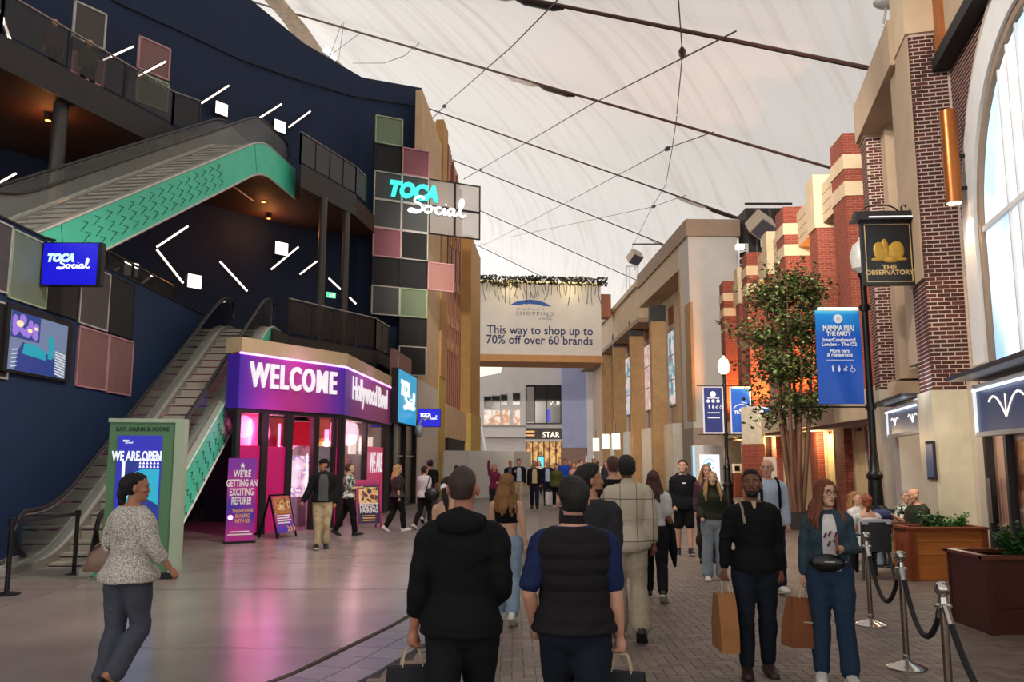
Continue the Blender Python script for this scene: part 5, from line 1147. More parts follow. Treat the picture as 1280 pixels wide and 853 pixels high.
def pictos(f, par, u0, z, s, ink='ink_white'):
    def done(mb): mb.build('pictogram', ink, par, kind='stuff')
    for k in range(2):   # man, woman
        mb = MB(); u = u0+k*s*.9; mb.ball(f.P(u, z+s*.42, .002), s*.1, 8, 4); mb.prism([f.P(u+a*s, z+b*s, .0) for a, b in (((-.14, .28), (.14, .28), (.1, -.1), (.06, -.5), (-.06, -.5), (-.1, -.1)) if k == 0 else ((-.08, .28), (.08, .28), (.2, -.15), (.06, -.5), (-.06, -.5), (-.2, -.15)))], f.n*.003); done(mb)
    mb = MB(); u = u0+2*s*.9; mb.ball(f.P(u+.1*s, z+s*.35, .002), s*.1, 8, 4); mb.bar(f.P(u-.3*s, z-.2*s, .002), f.P(u+.3*s, z+.2*s, .002), s*.16, .003, f.n); mb.bar(f.P(u-.2*s, z-.3*s, .002), f.P(u+.25*s, z-.3*s, .002), s*.12, .003, f.n); done(mb)
    mb = MB(); u = u0+3*s*.95; mb.ball(f.P(u-.1*s, z+s*.42, .002), s*.1, 8, 4); mb.bar(f.P(u-.1*s, z+.3*s, .002), f.P(u-.05*s, z-.1*s, .002), s*.12, .003, f.n); mb.bar(f.P(u-.05*s, z-.05*s, .002), f.P(u+.3*s, z-.05*s, .002), s*.1, .003, f.n); mb.bar(f.P(u+.25*s, z-.05*s, .002), f.P(u+.38*s, z-.4*s, .002), s*.1, .003, f.n)
    for q in range(10): a_, b_ = 2.2+q*.42, 2.2+(q+1)*.42; mb.bar(f.P(u+.32*s*math.cos(a_)-.0, z-.2*s+.3*s*math.sin(a_), .002), f.P(u+.32*s*math.cos(b_), z-.2*s+.3*s*math.sin(b_), .002), s*.08, .003, f.n)
    done(mb)
pictos(BF1, bn, bwid*.33, b0+bh*.385, .14)
MB().bar((xl+.05, 16.95, b1-.03), (xr-.05, 16.95, b1-.03), .05, .05).build('light_strip', E('banner_light', '#fff0d0', 2.5), bn)
# far lamp with two banners
FY = 34.
fx = at_y(909.5, 600, FY); H2_ = at_y(908, 456, FY).z
fb0, fb1 = at_y(910, 543.5, FY).z, at_y(910, 482.5, FY).z
street_lamp('lit globe street lamp carrying two blue banners by the grey building', fx.x, FY, H2_, 'globe_lit', fb0, fb1, [(-1.12, .1), (-.1, 1.06)], .9)
lamp('street_lamp_bulb', (fx.x, FY-.4, H2_), (1, .78, .5), 40, 'POINT', .25)
for (x0, x1, mt, lb, nm) in ((878.5, 904.5, 'banner_navy', 'navy banner with round mark and pictograms on the lit street lamp', 0), (912.5, 939, 'banner_far', 'bright blue banner with a round white emblem on the lit street lamp', 1)):
    xa, xb_ = at_y(x0, 510, FY-.05).x, at_y(x1, 510, FY-.05).x; f = Frame((xa, FY-.07), (xb_, FY-.07)); w_ = xb_-xa; h_ = fb1-fb0-.1
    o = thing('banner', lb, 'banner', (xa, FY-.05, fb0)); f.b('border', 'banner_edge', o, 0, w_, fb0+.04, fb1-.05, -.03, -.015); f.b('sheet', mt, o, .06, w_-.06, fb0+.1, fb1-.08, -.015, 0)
    if nm == 0:
        disc(f, w_/2, fb0+h_*.87, .12, .0, 'round_mark', 'ink_white', o)
        for k in range(3): disc(f, w_/2-.2+k*.2, fb0+h_*.72, .07, .0, 'round_mark', 'ink_white', o)
        for y in (.775, .46, .35): f.b('text_line', 'ink_white', o, w_*.22, w_*.8, fb0+h_*y, fb0+h_*y+.035, 0, .004)
        pictos(f, o, w_*.3, fb0+h_*.6, .17)
    else:
        text('The', 'ink_white', f.mat4(w_*.34, fb0+h_*.45, .0), .17, o, ext=.002, bold=.01); text('O', 'ink_white', f.mat4(w_*.57, fb0+h_*.45, .0), .3, o, ext=.002, bold=.025); text('2', 'ink_white', f.mat4(w_*.71, fb0+h_*.43, .0), .17, o, ext=.002, bold=.01)
        mb = MB()
        for q in range(16):
            a_, b2 = .1+q*.17, .1+(q+1)*.17; mb.bar(f.P(w_*.55+.36*math.cos(a_), fb0+h_*.49+.3*math.sin(a_), .002), f.P(w_*.55+.36*math.cos(b2), fb0+h_*.49+.3*math.sin(b2), .002), .03, .004, f.n)
            a_ -= 1.2; b2 -= 1.2; mb.bar(f.P(w_*.57+.44*math.cos(a_), fb0+h_*.49+.38*math.sin(a_), .002), f.P(w_*.57+.44*math.cos(b2), fb0+h_*.49+.38*math.sin(b2), .002), .022, .004, f.n)
        mb.build('ring_emblem', 'ink_white', o)
        f.b('light_strip', 'globe_lit', o, .1, w_-.1, fb1-.1, fb1-.05, .03, .08)
# lit advertising totem
xa, xb_ = at_y(866.5, 590, 38.8).x, at_y(904, 590, 38.8).x; zt_ = at_y(885, 557, 38.8).z; TF = Frame((xa, 38.8), (xb_, 38.8)); tw = xb_-xa
E('totem_lit', '#f4f6f8', 1.15); E('totem_edge', '#7fc6f4', 1.4); M('totem_case', '#c9c7c4', .5)
to = thing('advert_totem', 'white lit advertising totem below the navy banner', 'sign', (xa, 38.8, 0))
TF.b('case', 'totem_case', to, 0, tw, 0, zt_, -.35, 0); TF.b('poster', 'totem_lit', to, .32, tw-.16, .5, zt_-.42, 0, .02); TF.b('edge_light', 'totem_edge', to, 0, .09, .05, zt_-.03, 0, .015)
mb = MB(); c_ = (tw*.53, zt_-.85)
for q in range(20): a_, b2 = q*.314, (q+1)*.314; mb.bar(TF.P(c_[0]+.24*math.cos(a_), c_[1]+.24*math.sin(a_), .023), TF.P(c_[0]+.24*math.cos(b2), c_[1]+.24*math.sin(b2), .023), .03, .004, TF.n)
mb.prism([TF.P(c_[0]+x, c_[1]+y, .022) for x, y in ((-.13, -.08), (-.1, .04), (0, .09), (.1, .04), (.13, -.08), (.06, -.03), (0, -.09), (-.06, -.03))], TF.n*.003); mb.build('round_emblem', 'sign_cyan', to)
# small cash machine / kiosk by the far banner pole, blue-lit shop front behind
E('screen_pale', '#cfe6ee', 1.)
cm = thing('ticket_machine', 'pale ticket machine on the red wall behind the lit street lamp', 'machine', at_y(921, 587, 39.5)); f = Frame((at_y(915.5, 590, 41).x, 41), (at_y(926.5, 590, 41).x, 41)); q0, q1 = at_y(915, 592, 41), at_y(927, 580, 41)
f.b('case', 'white_stone', cm, 0, q1.x-q0.x, q0.z, q1.z, -.3, 0); f.b('display', 'window_dark', cm, .12, q1.x-q0.x-.12, q0.z+.12, q1.z-.1, 0, .02); f.b('pedestal', 'red_brick', cm, .05, q1.x-q0.x-.05, 0, q0.z, -.3, -.03)
lamp('blue_shop_lamp', at_y(940, 565, 40.5), (.25, .3, 1), 90, 'POINT', .3)
# ---- small shop with a blue framed fascia behind the tree
def pxq(pts, Y): return [at_y(x, y, Y) for x, y in pts]
ks = thing('kiosk_shop', 'small cream shop front with a blue framed fascia behind the tree trunk', 'shop', at_y(965, 620, 33))
Yk = 33.; q0, q1 = at_y(944, 530, Yk), at_y(988, 518, Yk); KS = Frame((q0.x, Yk), (q1.x, Yk+.6))
kw2 = (Vector((q1.x, Yk+.6, 0))-Vector((q0.x, Yk, 0))).length; z530, z512 = at_y(965, 527, Yk).z, at_y(965, 511, Yk).z
E('fascia_lit', '#f2f6fa', .9); E('fascia_blue', '#2a5fae', .55); M('cream_curve', '#c9bda4', .7); M('yellow_render', '#c9a45e', .7, 0, .08, 2)
KS.b('fascia_frame', 'fascia_lit', ks, .25, kw2+.4, z530-.06, z512+.06, 0, .08); KS.b('fascia', 'fascia_blue', ks, .36, kw2+.3, z530+.02, z512-.02, .08, .1)
mb = MB()
for k in range(5): u = .7+k*.28; mb.prism([KS.P(u+x*.12, (z530+z512)/2+y*.14, .1) for x, y in ((-1, .6), (0, -.2), (1, .6), (.4, -.5), (0, -1), (-.4, -.5))], KS.n*.01)
mb.build('leaf_emblem', 'fascia_lit', ks)
KS.b('wall', 'yellow_render', ks, .2, kw2+.3, 0, z530-.06, -.9, -.6); KS.b('end_wall', 'cream_curve', ks, .05, .35, 2.4, z512+.1, -.9, .06); KS.b('end_pier', 'red_brick', ks, .02, .4, 0, 2.4, -.9, .04); KS.b('door', 'window_dark', ks, kw2*.62, kw2*.9, 0, 2.7, -.6, -.55); KS.b('counter', 'white_stone', ks, .3, .9, 0, 1.9, -.6, .1)
lamp('kiosk_lamp', KS.P(.8, z530-.3, .6), (1, .78, .4), 28, 'POINT', .2); lamp('kiosk_lamp', KS.P(-.1, z512+.2, .5), (.8, .9, 1), 12, 'POINT', .2)
# ---- street tree
M('bark', '#6e4e3c', .85, 0, .2, 8, .3, 20, stretch=(1, 1, .2))
for k, h in enumerate(('#56663a', '#414f26', '#768848', '#a0ae80', '#745a3c')): M('leaf_%d' % k, h, .5, 0, .15, 5)
TX = at_y(997, 640, 22.5).x; TY = 22.5
tr_ = thing('tree', 'tall slender leafy street tree in front of the banded brick piers', 'tree', (TX, TY, 0))
tk = MB(); tips = []
for k in range(6):
    a = k*1.05; r0 = .09; pts = [Vector((TX+r0*math.cos(a), TY+r0*math.sin(a), 0))]
    dx, dy = math.cos(a)*random.uniform(.2, .5), math.sin(a)*random.uniform(.2, .5)
    for i in range(1, 7): t_ = i/6; pts.append(Vector((TX+r0*math.cos(a)*(1-t_)+dx*t_*1.4+.05*math.sin(3*t_+k), TY+dy*t_*1.4, 6.2*t_*random.uniform(.93, 1.05))))
    tk.tube(pts, [.075, .07, .06, .05, .038, .025, .012], 6); tips.append(pts)
tk.build('trunk', 'bark', tr_, smooth=True)
bm2 = MB(); ends = []
for pts in tips:
    for i in range(3, 7):
        for q in range(6):
            if i == 3 and q > 2: continue
            p = pts[i]; a = random.uniform(0, 6.28); l = random.uniform(.5, 1.3)*(1.0 if i < 6 else .6); e = p+Vector((math.cos(a)*l, math.sin(a)*l*.8, random.uniform(-.1, .75))); bm2.tube([p, p.lerp(e, .5)+Vector((0, 0, .08)), e], [.018, .012, .005], 4); ends.append((p, e))
bm2.build('branches', 'bark', tr_)
lv = [MB() for _ in range(5)]
def leaf(mb, p, s):
    R_ = Matrix.Rotation(random.uniform(0, 6.28), 3, 'Z') @ Matrix.Rotation(random.uniform(-.9, .9), 3, 'X') @ Matrix.Rotation(random.uniform(-.6, .6), 3, 'Y')
    mb.add([p+R_ @ Vector(q) for q in ((0, 0, 0), (.36*s, .45*s, .06*s), (0, s, -.05*s), (-.36*s, .45*s, .06*s))], [(0, 1, 2), (0, 2, 3)])
for p, e in ends:
    for k in range(72):
        t_ = random.uniform(.25, 1.08); c = p.lerp(e, t_)+Vector((random.gauss(0, .14), random.gauss(0, .14), random.gauss(0, .13))); w_ = random.random()
        leaf(lv[0 if w_ < .35 else 1 if w_ < .68 else 2 if w_ < .84 else 3 if w_ < .93 else 4], c, random.uniform(.09, .17))
for k in range(5): lv[k].build('foliage', 'leaf_%d' % k, tr_, kind='stuff')
# planter box hiding the tree foot
M('tree_pit', '#2a2522', .8); MB().lathe((TX, TY, 0), [(.55, 0), (.5, .45), (.46, .45), (.44, .38)], 16).build('pot', 'tree_pit', tr_, smooth=True)
# ---- hanging pub sign
M('sign_black', '#17181c', .4, 0, .1, 3); M('gold', '#b8923a', .4, .3, .15, 8); M('sign_cap', '#3a3637', .4, .5); M('gold_ink', '#c9ab78', .5)
Yo = 15.35; xo0, xo1 = at_y(1074.5, 310, Yo).x, at_y(1144, 310, Yo).x; zo0, zo1 = at_y(1108, 357, Yo).z, at_y(1106, 277, Yo).z
OF = Frame((xo0, Yo), (xo1, Yo-.06)); ow = xo1-xo0; ob_ = thing('pub_sign', 'black hanging pub sign with a gold picture on the dark brick pier', 'sign', OF.P(ow/2, zo0))
OF.b('board', 'sign_black', ob_, .04, ow-.04, zo0, zo1, -.09, 0); OF.b('canopy', 'sign_cap', ob_, -.1, ow+.02, zo1, zo1+.06, -.2, .14); OF.b('canopy', 'sign_cap', ob_, -.06, ow, zo1+.06, zo1+.17, -.15, .09); OF.b('light_bar', 'fascia_lit', ob_, .15, ow-.1, zo1+.03, zo1+.055, .14, .16)
mb = MB(); 
for (a_, b2, c_, d2) in ((.1, ow-.1, zo0+.06, zo0+.075), (.1, ow-.1, zo1-.075, zo1-.06), (.1, .115, zo0+.06, zo1-.06), (ow-.115, ow-.1, zo0+.06, zo1-.06)): OF.box(mb, a_, b2, c_, d2, 0, .008)
mb.build('gold_line', 'gold_ink', ob_)
text('THE', 'gold_ink', OF.mat4(ow/2, zo0+.3, .004), .12, ob_, ext=.002, bold=.004, sx=1.2); text('OBSERVATORY', 'gold_ink', OF.mat4(ow/2, zo0+.2, .004), .125, ob_, ext=.002, bold=.003, sx=1.02)
mb = MB(); cx_, cz2 = ow/2, zo0+.62
Rf = Matrix(((OF.u.x, OF.n.x, 0), (OF.u.y, OF.n.y, 0), (0, 0, 1)))
for (x, z, rx, rz, tl) in ((-.14, .02, .13, .19, -.25), (.14, .02, .15, .2, .25), (-.05, .08, .07, .19, -.1), (.04, -.12, .17, .075, 0), (-.2, -.13, .12, .04, 0), (.24, -.13, .1, .03, 0)): mb.ball(OF.P(cx_+x, cz2+z, .0), (rx, .025, rz), 14, 8, Rf @ Matrix.Rotation(tl, 3, 'Y'))
mb.build('gold_picture', 'gold', ob_, smooth=True)
mb = MB()
for k in range(9): a_ = math.pi*k/9; b2 = math.pi*(k+1)/9; mb.bar(OF.P(ow*.4+.34*math.cos(a_), zo1+.17+.16*math.sin(a_), -.04), OF.P(ow*.4+.34*math.cos(b2), zo1+.17+.16*math.sin(b2), -.04), .02, .03, OF.n)
for k in range(10): a_ = k*.6; r = .02+.009*k; mb.bar(OF.P(ow*.85+r*math.cos(a_), zo1+.27+r*math.sin(a_), -.04), OF.P(ow*.85+(r+.009)*math.cos(a_+.6), zo1+.27+(r+.009)*math.sin(a_+.6), -.04), .018, .03, OF.n)
mb.bar(OF.P(-.05, zo1+.19, -.04), OF.P(ow+.2, zo1+.19, -.04), .03, .03); mb.bar(OF.P(ow-.02, zo1+.1, -.04), OF.P(ow-.02, zo1+.5, -.04), .03, .03); mb.build('scroll_bracket', 'post_black', ob_)
# ---- canopies with blue fascias on the near building
E('fascia_navy', '#1d4478', .35); E('fascia_tube', '#dfeaff', 2.2); E('emblem_lit', '#fff0e2', 1.6); M('canopy_dark', '#2b2a2c', .4, .3)
def canopy(label, u0, u1, zc, dwall, dout, fh, nemb, us=None, es=.24):
    o = thing('shop_canopy', label, 'canopy', NF.P((u0+u1)/2, zc, dout)); NF.b('roof', 'canopy_dark', o, u0, u1, zc, zc+.06, dwall, dout+.1)
    NF.b('fascia', 'fascia_navy', o, u0+.1, u1-.1, zc-fh-.12, zc-.12, dout-.35, dout-.25)
    for (a_, b2, c_, d2) in ((u0+.05, u1-.05, zc-fh-.17, zc-fh-.11), (u0+.05, u1-.05, zc-.12, zc-.07), (u0+.05, u0+.12, zc-fh-.15, zc-.1), (u1-.12, u1-.05, zc-fh-.15, zc-.1)): NF.b('fascia_frame', 'fascia_lit' if a_ > u0+1 else 'white_stone', o, a_, b2, c_, d2, dout-.36, dout-.22)
    NF.b('light_tube', 'fascia_tube', o, u0+.2, u1-.2, zc-.17, zc-.14, dout-.2, dout-.17)
    for k in range(nemb):
        mb = MB(); u = us if us else u0+(u1-u0)*(k+.5)/nemb; z = zc-.12-fh*.5; s = fh*es
        for sg in (-1, 1):
            for q in range(7): a_ = q/6; mb.bar(NF.P(u+sg*s*2.6*a_, z-s*.6+s*1.3*math.sin(a_*1.9), dout-.245), NF.P(u+sg*s*2.6*(a_+.17), z-s*.6+s*1.3*math.sin((a_+.17)*1.9), dout-.245), .022, .01, NF.n)
        mb.bar(NF.P(u, z-s*.6, dout-.245), NF.P(u, z+s*.7, dout-.245), .016, .01, NF.n); mb.build('emblem', 'emblem_lit', o)
    return o
uc0, uc1 = U1b+.02, NF.px(1093, 508, .2)[0]; zc1 = NF.px(1120, 500, .2)[1]
canopy('narrow canopy with a blue fascia between the two stone-based piers', uc0, uc1, zc1, -.6, .2, .52, 2)
uc0b = -9.0; zc2 = NF.px(1215, 470, .35)[1]
canopy('wide canopy with a navy fascia and pale emblem below the arched window', uc0b, NF.px(1192, 479, .35)[0], zc2, dW, .35, .62, 1, NF.px(1256, 490, .1)[0], .36)
lamp('canopy_lamp', NF.P(1.6, zc1-.35, -.2), (.75, .85, 1), 26, 'POINT', .2); lamp('entrance_lamp', NF.P(1.3, 2.6, -.55), (1, .72, .38), 46, 'POINT', .2); lamp('canopy_lamp', NF.P(-2.0, zc2-.9, .2), (1, .8, .55), 26, 'POINT', .2); lamp('canopy_lamp', NF.P(U1a+.5, zs_+.15, .35), (.85, .92, 1), 10, 'POINT', .1)
# door below the wide canopy
dr = thing('shop_door', 'dark framed glass door below the wide canopy', 'door', NF.P(-2.4, 0, dW+.05)); (ud1, _), (ud0, _) = NF.px(1236, 600, dW+.1), NF.px(1262, 600, dW+.1)
zd = NF.px(1240, 512, dW+.1)[1]
for a_ in (ud1, (ud0+ud1)/2-.5, ud0-1.2): NF.b('stile', 'near_black', dr, a_-.09, a_+.03, 0, zd, dW+.02, dW+.14)
NF.b('header', 'near_black', dr, ud0-1.3, ud1+.03, zd-.35, zd+.1, dW+.02, dW+.16); NF.b('pane', 'shop_glass', dr, ud0-1.2, ud1-.09, .2, zd-.35, dW+.06, dW+.08); NF.b('kick_plate', 'near_black', dr, ud0-1.2, ud1, 0, .2, dW+.02, dW+.1); NF.b('pull_handle', 'rail_steel', dr, ud1-.2, ud1-.16, .8, 1.5, dW+.14, dW+.2)
NF.b('inner_wall', 'oak', dr, ud0-1.3, ud1, 0, zd, dW-.02, dW+.01)
# menu board, cylinder wall lights
mn = thing('menu_board', 'slim framed menu board on the stone base of the near pier', 'sign', NF.P(U1a+.5, 1.6, .03))
(u_a, z_a2), (u_b, z_b2) = NF.px(1161, 596, .05), NF.px(1166.5, 555, .05); NF.b('frame', 'near_black', mn, min(u_a, u_b)-.06, max(u_a, u_b)+.06, z_a2-.05, z_b2+.05, .03, .06); NF.b('sheet', 'fascia_navy', mn, min(u_a, u_b), max(u_a, u_b), z_a2, z_b2, .06, .07)
M('copper', '#a5602c', .35, .6, .1, 5)
E('lamp_face', '#ffd9a0', 8)
for (x, yb, yt, lb) in ((1193, 254, 141, 'long copper cylinder wall light beside the arched window'),):
    p = at_plane(x, yb, NF.P(0, 0, dW+.35), NF.n); q = at_plane(x-10, yt, NF.P(0, 0, dW+.35), NF.n); hh = q.z-p.z; o = thing('wall_light', lb, 'light', p)
    MB().lathe(p, [(.13, 0), (.13, hh)], 20).build('cylinder', 'copper', o, smooth=True); MB().lathe(p-Vector((0, 0, .01)), [(.11, 0), (.11, .012)], 16).build('lens', 'lamp_face', o); MB().bar(p+Vector((0, 0, hh*.5)), p+Vector((0, 0, hh*.5))-NF.n*.33, .06, .06).build('bracket', 'black_metal', o); MB().bar(p+Vector((0, 0, hh*.15)), p+Vector((0, 0, hh*.15))-NF.n*.33, .06, .06).build('bracket', 'black_metal', o)
    lamp('wall_light_lamp', p-Vector((0, 0, .15)), (1, .72, .4), 90, 'SPOT', .08, p-Vector((0, 0, 5)), 110, .8)
# warm uplights on the banded brick building and behind the tree (small fittings on the fascia)
for i, u in enumerate((4.2, 10.7, 16.5)):
    p = MF.P(u, 3.56, -.35); o = thing('uplight', ('amber uplight on the cream fascia nearest the near brick building', 'amber uplight on the cream fascia behind the tree crown', 'amber uplight on the cream fascia by the grey building')[i], 'light', p)
    MB().lathe(p, [(.1, 0), (.12, .15)], 10).build('can', 'black_metal', o); MB().lathe(p+Vector((0, 0, .15)), [(.1, 0), (.1, .01)], 10).build('lens', 'spot_face', o)
    lamp('uplight_lamp', p+Vector((0, 0, .3)), (1, .36, .07), 1300, 'SPOT', .1, p+Vector((0, 0, 4))+MF.u*1.6, 120, .8)
    lamp('door_lamp', MF.P(u, 2.45, -.3), (1, .74, .4), 110, 'POINT', .2)
# ---- planters
M('pine', '#b0672c', .55, 0, .22, 4, .05, 20, stretch=(.6, 1, 6)); M('pine_dark', '#7a3a1c', .5, 0, .2, 4); M('mahogany', '#4a1f16', .45, 0, .2, 5, stretch=(.6, 1, 5)); M('mahogany_top', '#6a3324', .4, 0, .15, 5); M('soil', '#241a14', .9)
def planter(label, x0, x1, y, zt, depth, m1, m2, boards):
    o = thing('planter', label, 'planter', ((x0+x1)/2, y, 0)); L_ = x1-x0; t_ = .04
    for k in range(boards): MB().box(((x0+x1)/2, y+.02, zt*(k+.5)/boards), (L_-.12, .04, zt/boards-.006)).build('board', m1, o)
    for xx in (x0+.03, x1-.03):
        MB().box((xx, y, zt/2), (.08, .08, zt)).build('corner_post', m2, o)
        MB().box((xx, y+depth/2, zt/2), (.04, depth, zt-.01)).build('side', m2, o)
    MB().box(((x0+x1)/2, y+depth, zt/2), (L_, .04, zt)).build('back', m1, o); MB().box(((x0+x1)/2, y+depth/2, zt-.06), (L_-.1, depth-.06, .04)).build('soil', 'soil', o)
    for (c, s_) in ((((x0+x1)/2, y-.005, zt+.015), (L_+.06, .1, .035)), (((x0+x1)/2, y+depth, zt+.015), (L_+.06, .1, .035)), ((x0+.02, y+depth/2, zt+.015), (.1, depth, .035)), ((x1-.02, y+depth/2, zt+.015), (.1, depth, .035))): MB().box(c, s_).build('rim', m2 if m1 != 'mahogany' else 'mahogany_top', o)
    return o
p0, p1 = at_z(1139, 727), at_z(1233, 726); zpt = at_y(1186, 662, p0.y).z
planter('pine plank planter box near the diners', p0.x, p1.x, p0.y, zpt, .5, 'pine', 'pine_dark', 4)
q0 = at_z(1242, 794); zq = at_y(1260, 699, q0.y).z
planter('dark mahogany planter box closest to the glass door', q0.x-.04, q0.x+1.2, q0.y, zq, .75, 'mahogany', 'mahogany', 3)
M('herb', '#2f5a24', .55, 0, .25, 8); M('herb_light', '#4c7a34', .55, 0, .2, 8)
def bush(label, c, r, h, n, mt, s=.05, grp=None):
    o = thing('potted_shrub', label, 'plant', c, grp); st = MB(); lf = MB()
    for k in range(14):
        a = random.uniform(0, 6.28); e = Vector(c)+Vector((math.cos(a)*r*random.uniform(.3, .9), math.sin(a)*r*random.uniform(.3, .9), h*random.uniform(.6, 1))); st.tube([Vector(c), Vector(c).lerp(e, .5)+Vector((0, 0, .03)), e], [.008, .006, .003], 4)
        for q in range(n//14): t_ = random.uniform(.3, 1.1); leaf(lf, Vector(c).lerp(e, t_)+Vector((random.gauss(0, .025), random.gauss(0, .025), random.gauss(0, .025))), s*random.uniform(.7, 1.2))
    st.build('stems', 'herb', o); lf.build('foliage', mt, o, kind='stuff'); return o
for i, (x, y_, r, h, mt) in enumerate(((1163, 645, .2, .24, 'herb'), (1181, 648, .13, .16, 'herb_light'), (1201, 642, .16, .24, 'herb_light'))):
    p = at_y(x, 662, p0.y+.25); bush(('feathery green herb at the end of the pine planter by the man in grey', 'smallest green herb in the middle of the pine planter', 'round bright green herb in the pine planter by the stone pier')[i], (p.x, p0.y+.25, zpt-.04), r, h, 420, mt)
bush('dark green shrub in the mahogany planter at the frame edge', (q0.x+.5, q0.y+.35, zq-.05), .3, .33, 700, 'herb', .06)
# ---- rope stanchions
M('chrome', '#b9b4ac', .18, .95, .06, 5); M('brass_post', '#8f8072', .25, .9, .1, 5); M('rope_black', '#111012', .85, 0, .2, 60, .4, 90)
def stanchion(label, p):
    o = thing('stanchion', label, 'stanchion', p, 'rope stanchions')
    MB().lathe(p, [(.165, 0), (.165, .012), (.13, .03), (.05, .055), (.03, .07), (.03, .09)], 28).build('base', 'chrome', o, smooth=True)
    MB().lathe(p, [(.026, .06), (.026, .86)], 16).build('post', 'brass_post', o, smooth=True)
    MB().lathe(p, [(.028, .09), (.033, .095), (.033, .115), (.028, .12)], 16).build('lower_collar', 'chrome', o, smooth=True)
    MB().lathe(p, [(.03, .82), (.055, .835), (.055, .85), (.034, .86), (.03, .9), (.02, .91)], 20).build('collar', 'chrome', o, smooth=True)
    MB().ball(Vector(p)+Vector((0, 0, .95)), .05, 20, 14).build('ball_finial', 'chrome', o, smooth=True)
    return o
SP = [at_z(1089, 782), at_z(1134, 836), None, None]
def by_top(x, y, zt): return at_z(x, y, zt)
t3 = by_top(1177, 727, 1.0); SP[2] = Vector((t3.x, t3.y, 0)); SP[3] = Vector((2.36, 3.75, 0)); SP = [Vector((p.x, p.y, 0)) for p in SP]
for k, lb in enumerate(('chrome rope stanchion standing furthest back near the diners', 'chrome rope stanchion in the middle of the roped line', 'chrome rope stanchion cut off by the bottom edge', 'chrome rope stanchion at the corner of the frame')): stanchion(lb, SP[k])
for k in range(3):
    a, b_ = SP[k]+Vector((0, 0, .84)), SP[k+1]+Vector((0, 0, .84)); dirv = (b_-a).normalized(); pts = []; sag = (.42, .36, .4)[k]
    for i in range(15): t_ = i/14; pts.append(a+dirv*.06+(b_-a-dirv*.12)*t_-Vector((0, 0, sag*4*t_*(1-t_))))
    o = thing('barrier_rope', ('black rope sagging between the two stanchions furthest back', 'black rope sagging between the middle stanchion and the cut-off one', 'black rope sagging to the stanchion at the corner of the frame')[k], 'rope', pts[7])
    MB().tube(pts, .021, 8).build('rope', 'rope_black', o, smooth=True)
    for q, w2 in ((0, 1), (14, 13)): MB().tube([pts[q], pts[q].lerp(pts[w2], .9)], .026, 8).build('end_ferrule', 'chrome', o)
# ---- cafe chair and table by the diners
M('chair_grey', '#2d3136', .6, 0, .08, 20); M('chair_pale', '#b9bcc0', .6)
def cafe_chair(label, x, y, rz, cap=True):
    o = thing('cafe_chair', label, 'chair', (x, y, 0), None, rz)
    def part(nm, mb, mt): return mb.build(nm, mt, None, smooth=True)
    mbs = [('seat', MB().box((0, 0, .44), (.44, .44, .04)), 'chair_grey')]
    for sx_ in (-1, 1):
        for sy in (-1, 1): mbs.append(('leg', MB().bar(Vector((sx_*.2, sy*.2, .43)), Vector((sx_*.25, sy*.25, 0)), .035, .035), 'chair_grey'))
        mbs.append(('arm', MB().bar(Vector((sx_*.23, -.2, .66)), Vector((sx_*.23, .16, .66)), .04, .025).bar(Vector((sx_*.23, .14, .44)), Vector((sx_*.23, .14, .66)), .03, .03), 'chair_grey'))
    r = [[Vector((x_, -.2-.05*(z-.44)-.04*math.cos(x_*5), z)) for x_ in (-.22, -.11, 0, .11, .22)] for z in (.42, .6, .78, .86)]
    mb = MB(); mb.add([p for q in r for p in q], [(j*5+i, j*5+i+1, (j+1)*5+i+1, (j+1)*5+i) for j in range(3) for i in range(4)]); mb.add([p+Vector((0, -.03, 0)) for q in r for p in q], [(j*5+i, (j+1)*5+i, (j+1)*5+i+1, j*5+i+1) for j in range(3) for i in range(4)])
    mb.bar(r[3][0], r[3][4], .04, .03); mb.bar(r[0][0], r[3][0], .035, .035); mb.bar(r[0][4], r[3][4], .035, .035); mbs.append(('backrest', mb, 'chair_grey'))
    if cap: mbs.append(('towel', MB().box((0, -.25, .86), (.46, .06, .07)), 'chair_pale'))
    for nm, mb, mt in mbs: c = mb.build(nm, mt, None, smooth=True); c.parent = o
    return o
cc = at_y(1086, 690, 13.2); cafe_chair('grey plastic cafe chair with a pale top rail behind the furthest stanchion', cc.x, 13.2, .12)
M('table_wood', '#5a3a28', .4, 0, .2, 6)
tb = at_y(1110, 650, 14.6); to_ = thing('cafe_table', 'wooden cafe table between the diners', 'table', (tb.x, 14.6, 0))
MB().box((tb.x, 14.6, .74), (1.0, .7, .035)).build('tabletop', 'table_wood', to_); MB().lathe((tb.x, 14.6, 0), [(.24, 0), (.24, .02), (.035, .05), (.035, .72)], 14).build('pedestal', 'black_metal', to_)
M('bag_blue', '#1a2a55', .7, 0, .1, 10)
hb = thing('handbag', 'navy handbag lying on the cafe table', 'bag', (tb.x-.2, 14.5, .76)); MB().ball((tb.x-.18, 14.45, .86), (.22, .1, .11), 14, 8).build('body', 'bag_blue', hb, smooth=True); MB().tube([(tb.x-.3, 14.45, .9), (tb.x-.2, 14.45, 1.0), (tb.x-.08, 14.45, .9)], .012, 6).build('handle', 'bag_blue', hb, smooth=True)
M('bottle_dark', '#1a100c', .15); bt = thing('bottle', 'dark bottle standing on the cafe table', 'bottle', (tb.x+.2, 14.5, .757)); MB().lathe((tb.x+.2, 14.5, .757), [(.035, 0), (.035, .15), (.014, .2), (.014, .26)], 12).build('glass_body', 'bottle_dark', bt, smooth=True); MB().lathe((tb.x+.2, 14.5, .817), [(.0365, 0), (.0365, .06)], 12).build('bottle_label', 'print_white', bt)
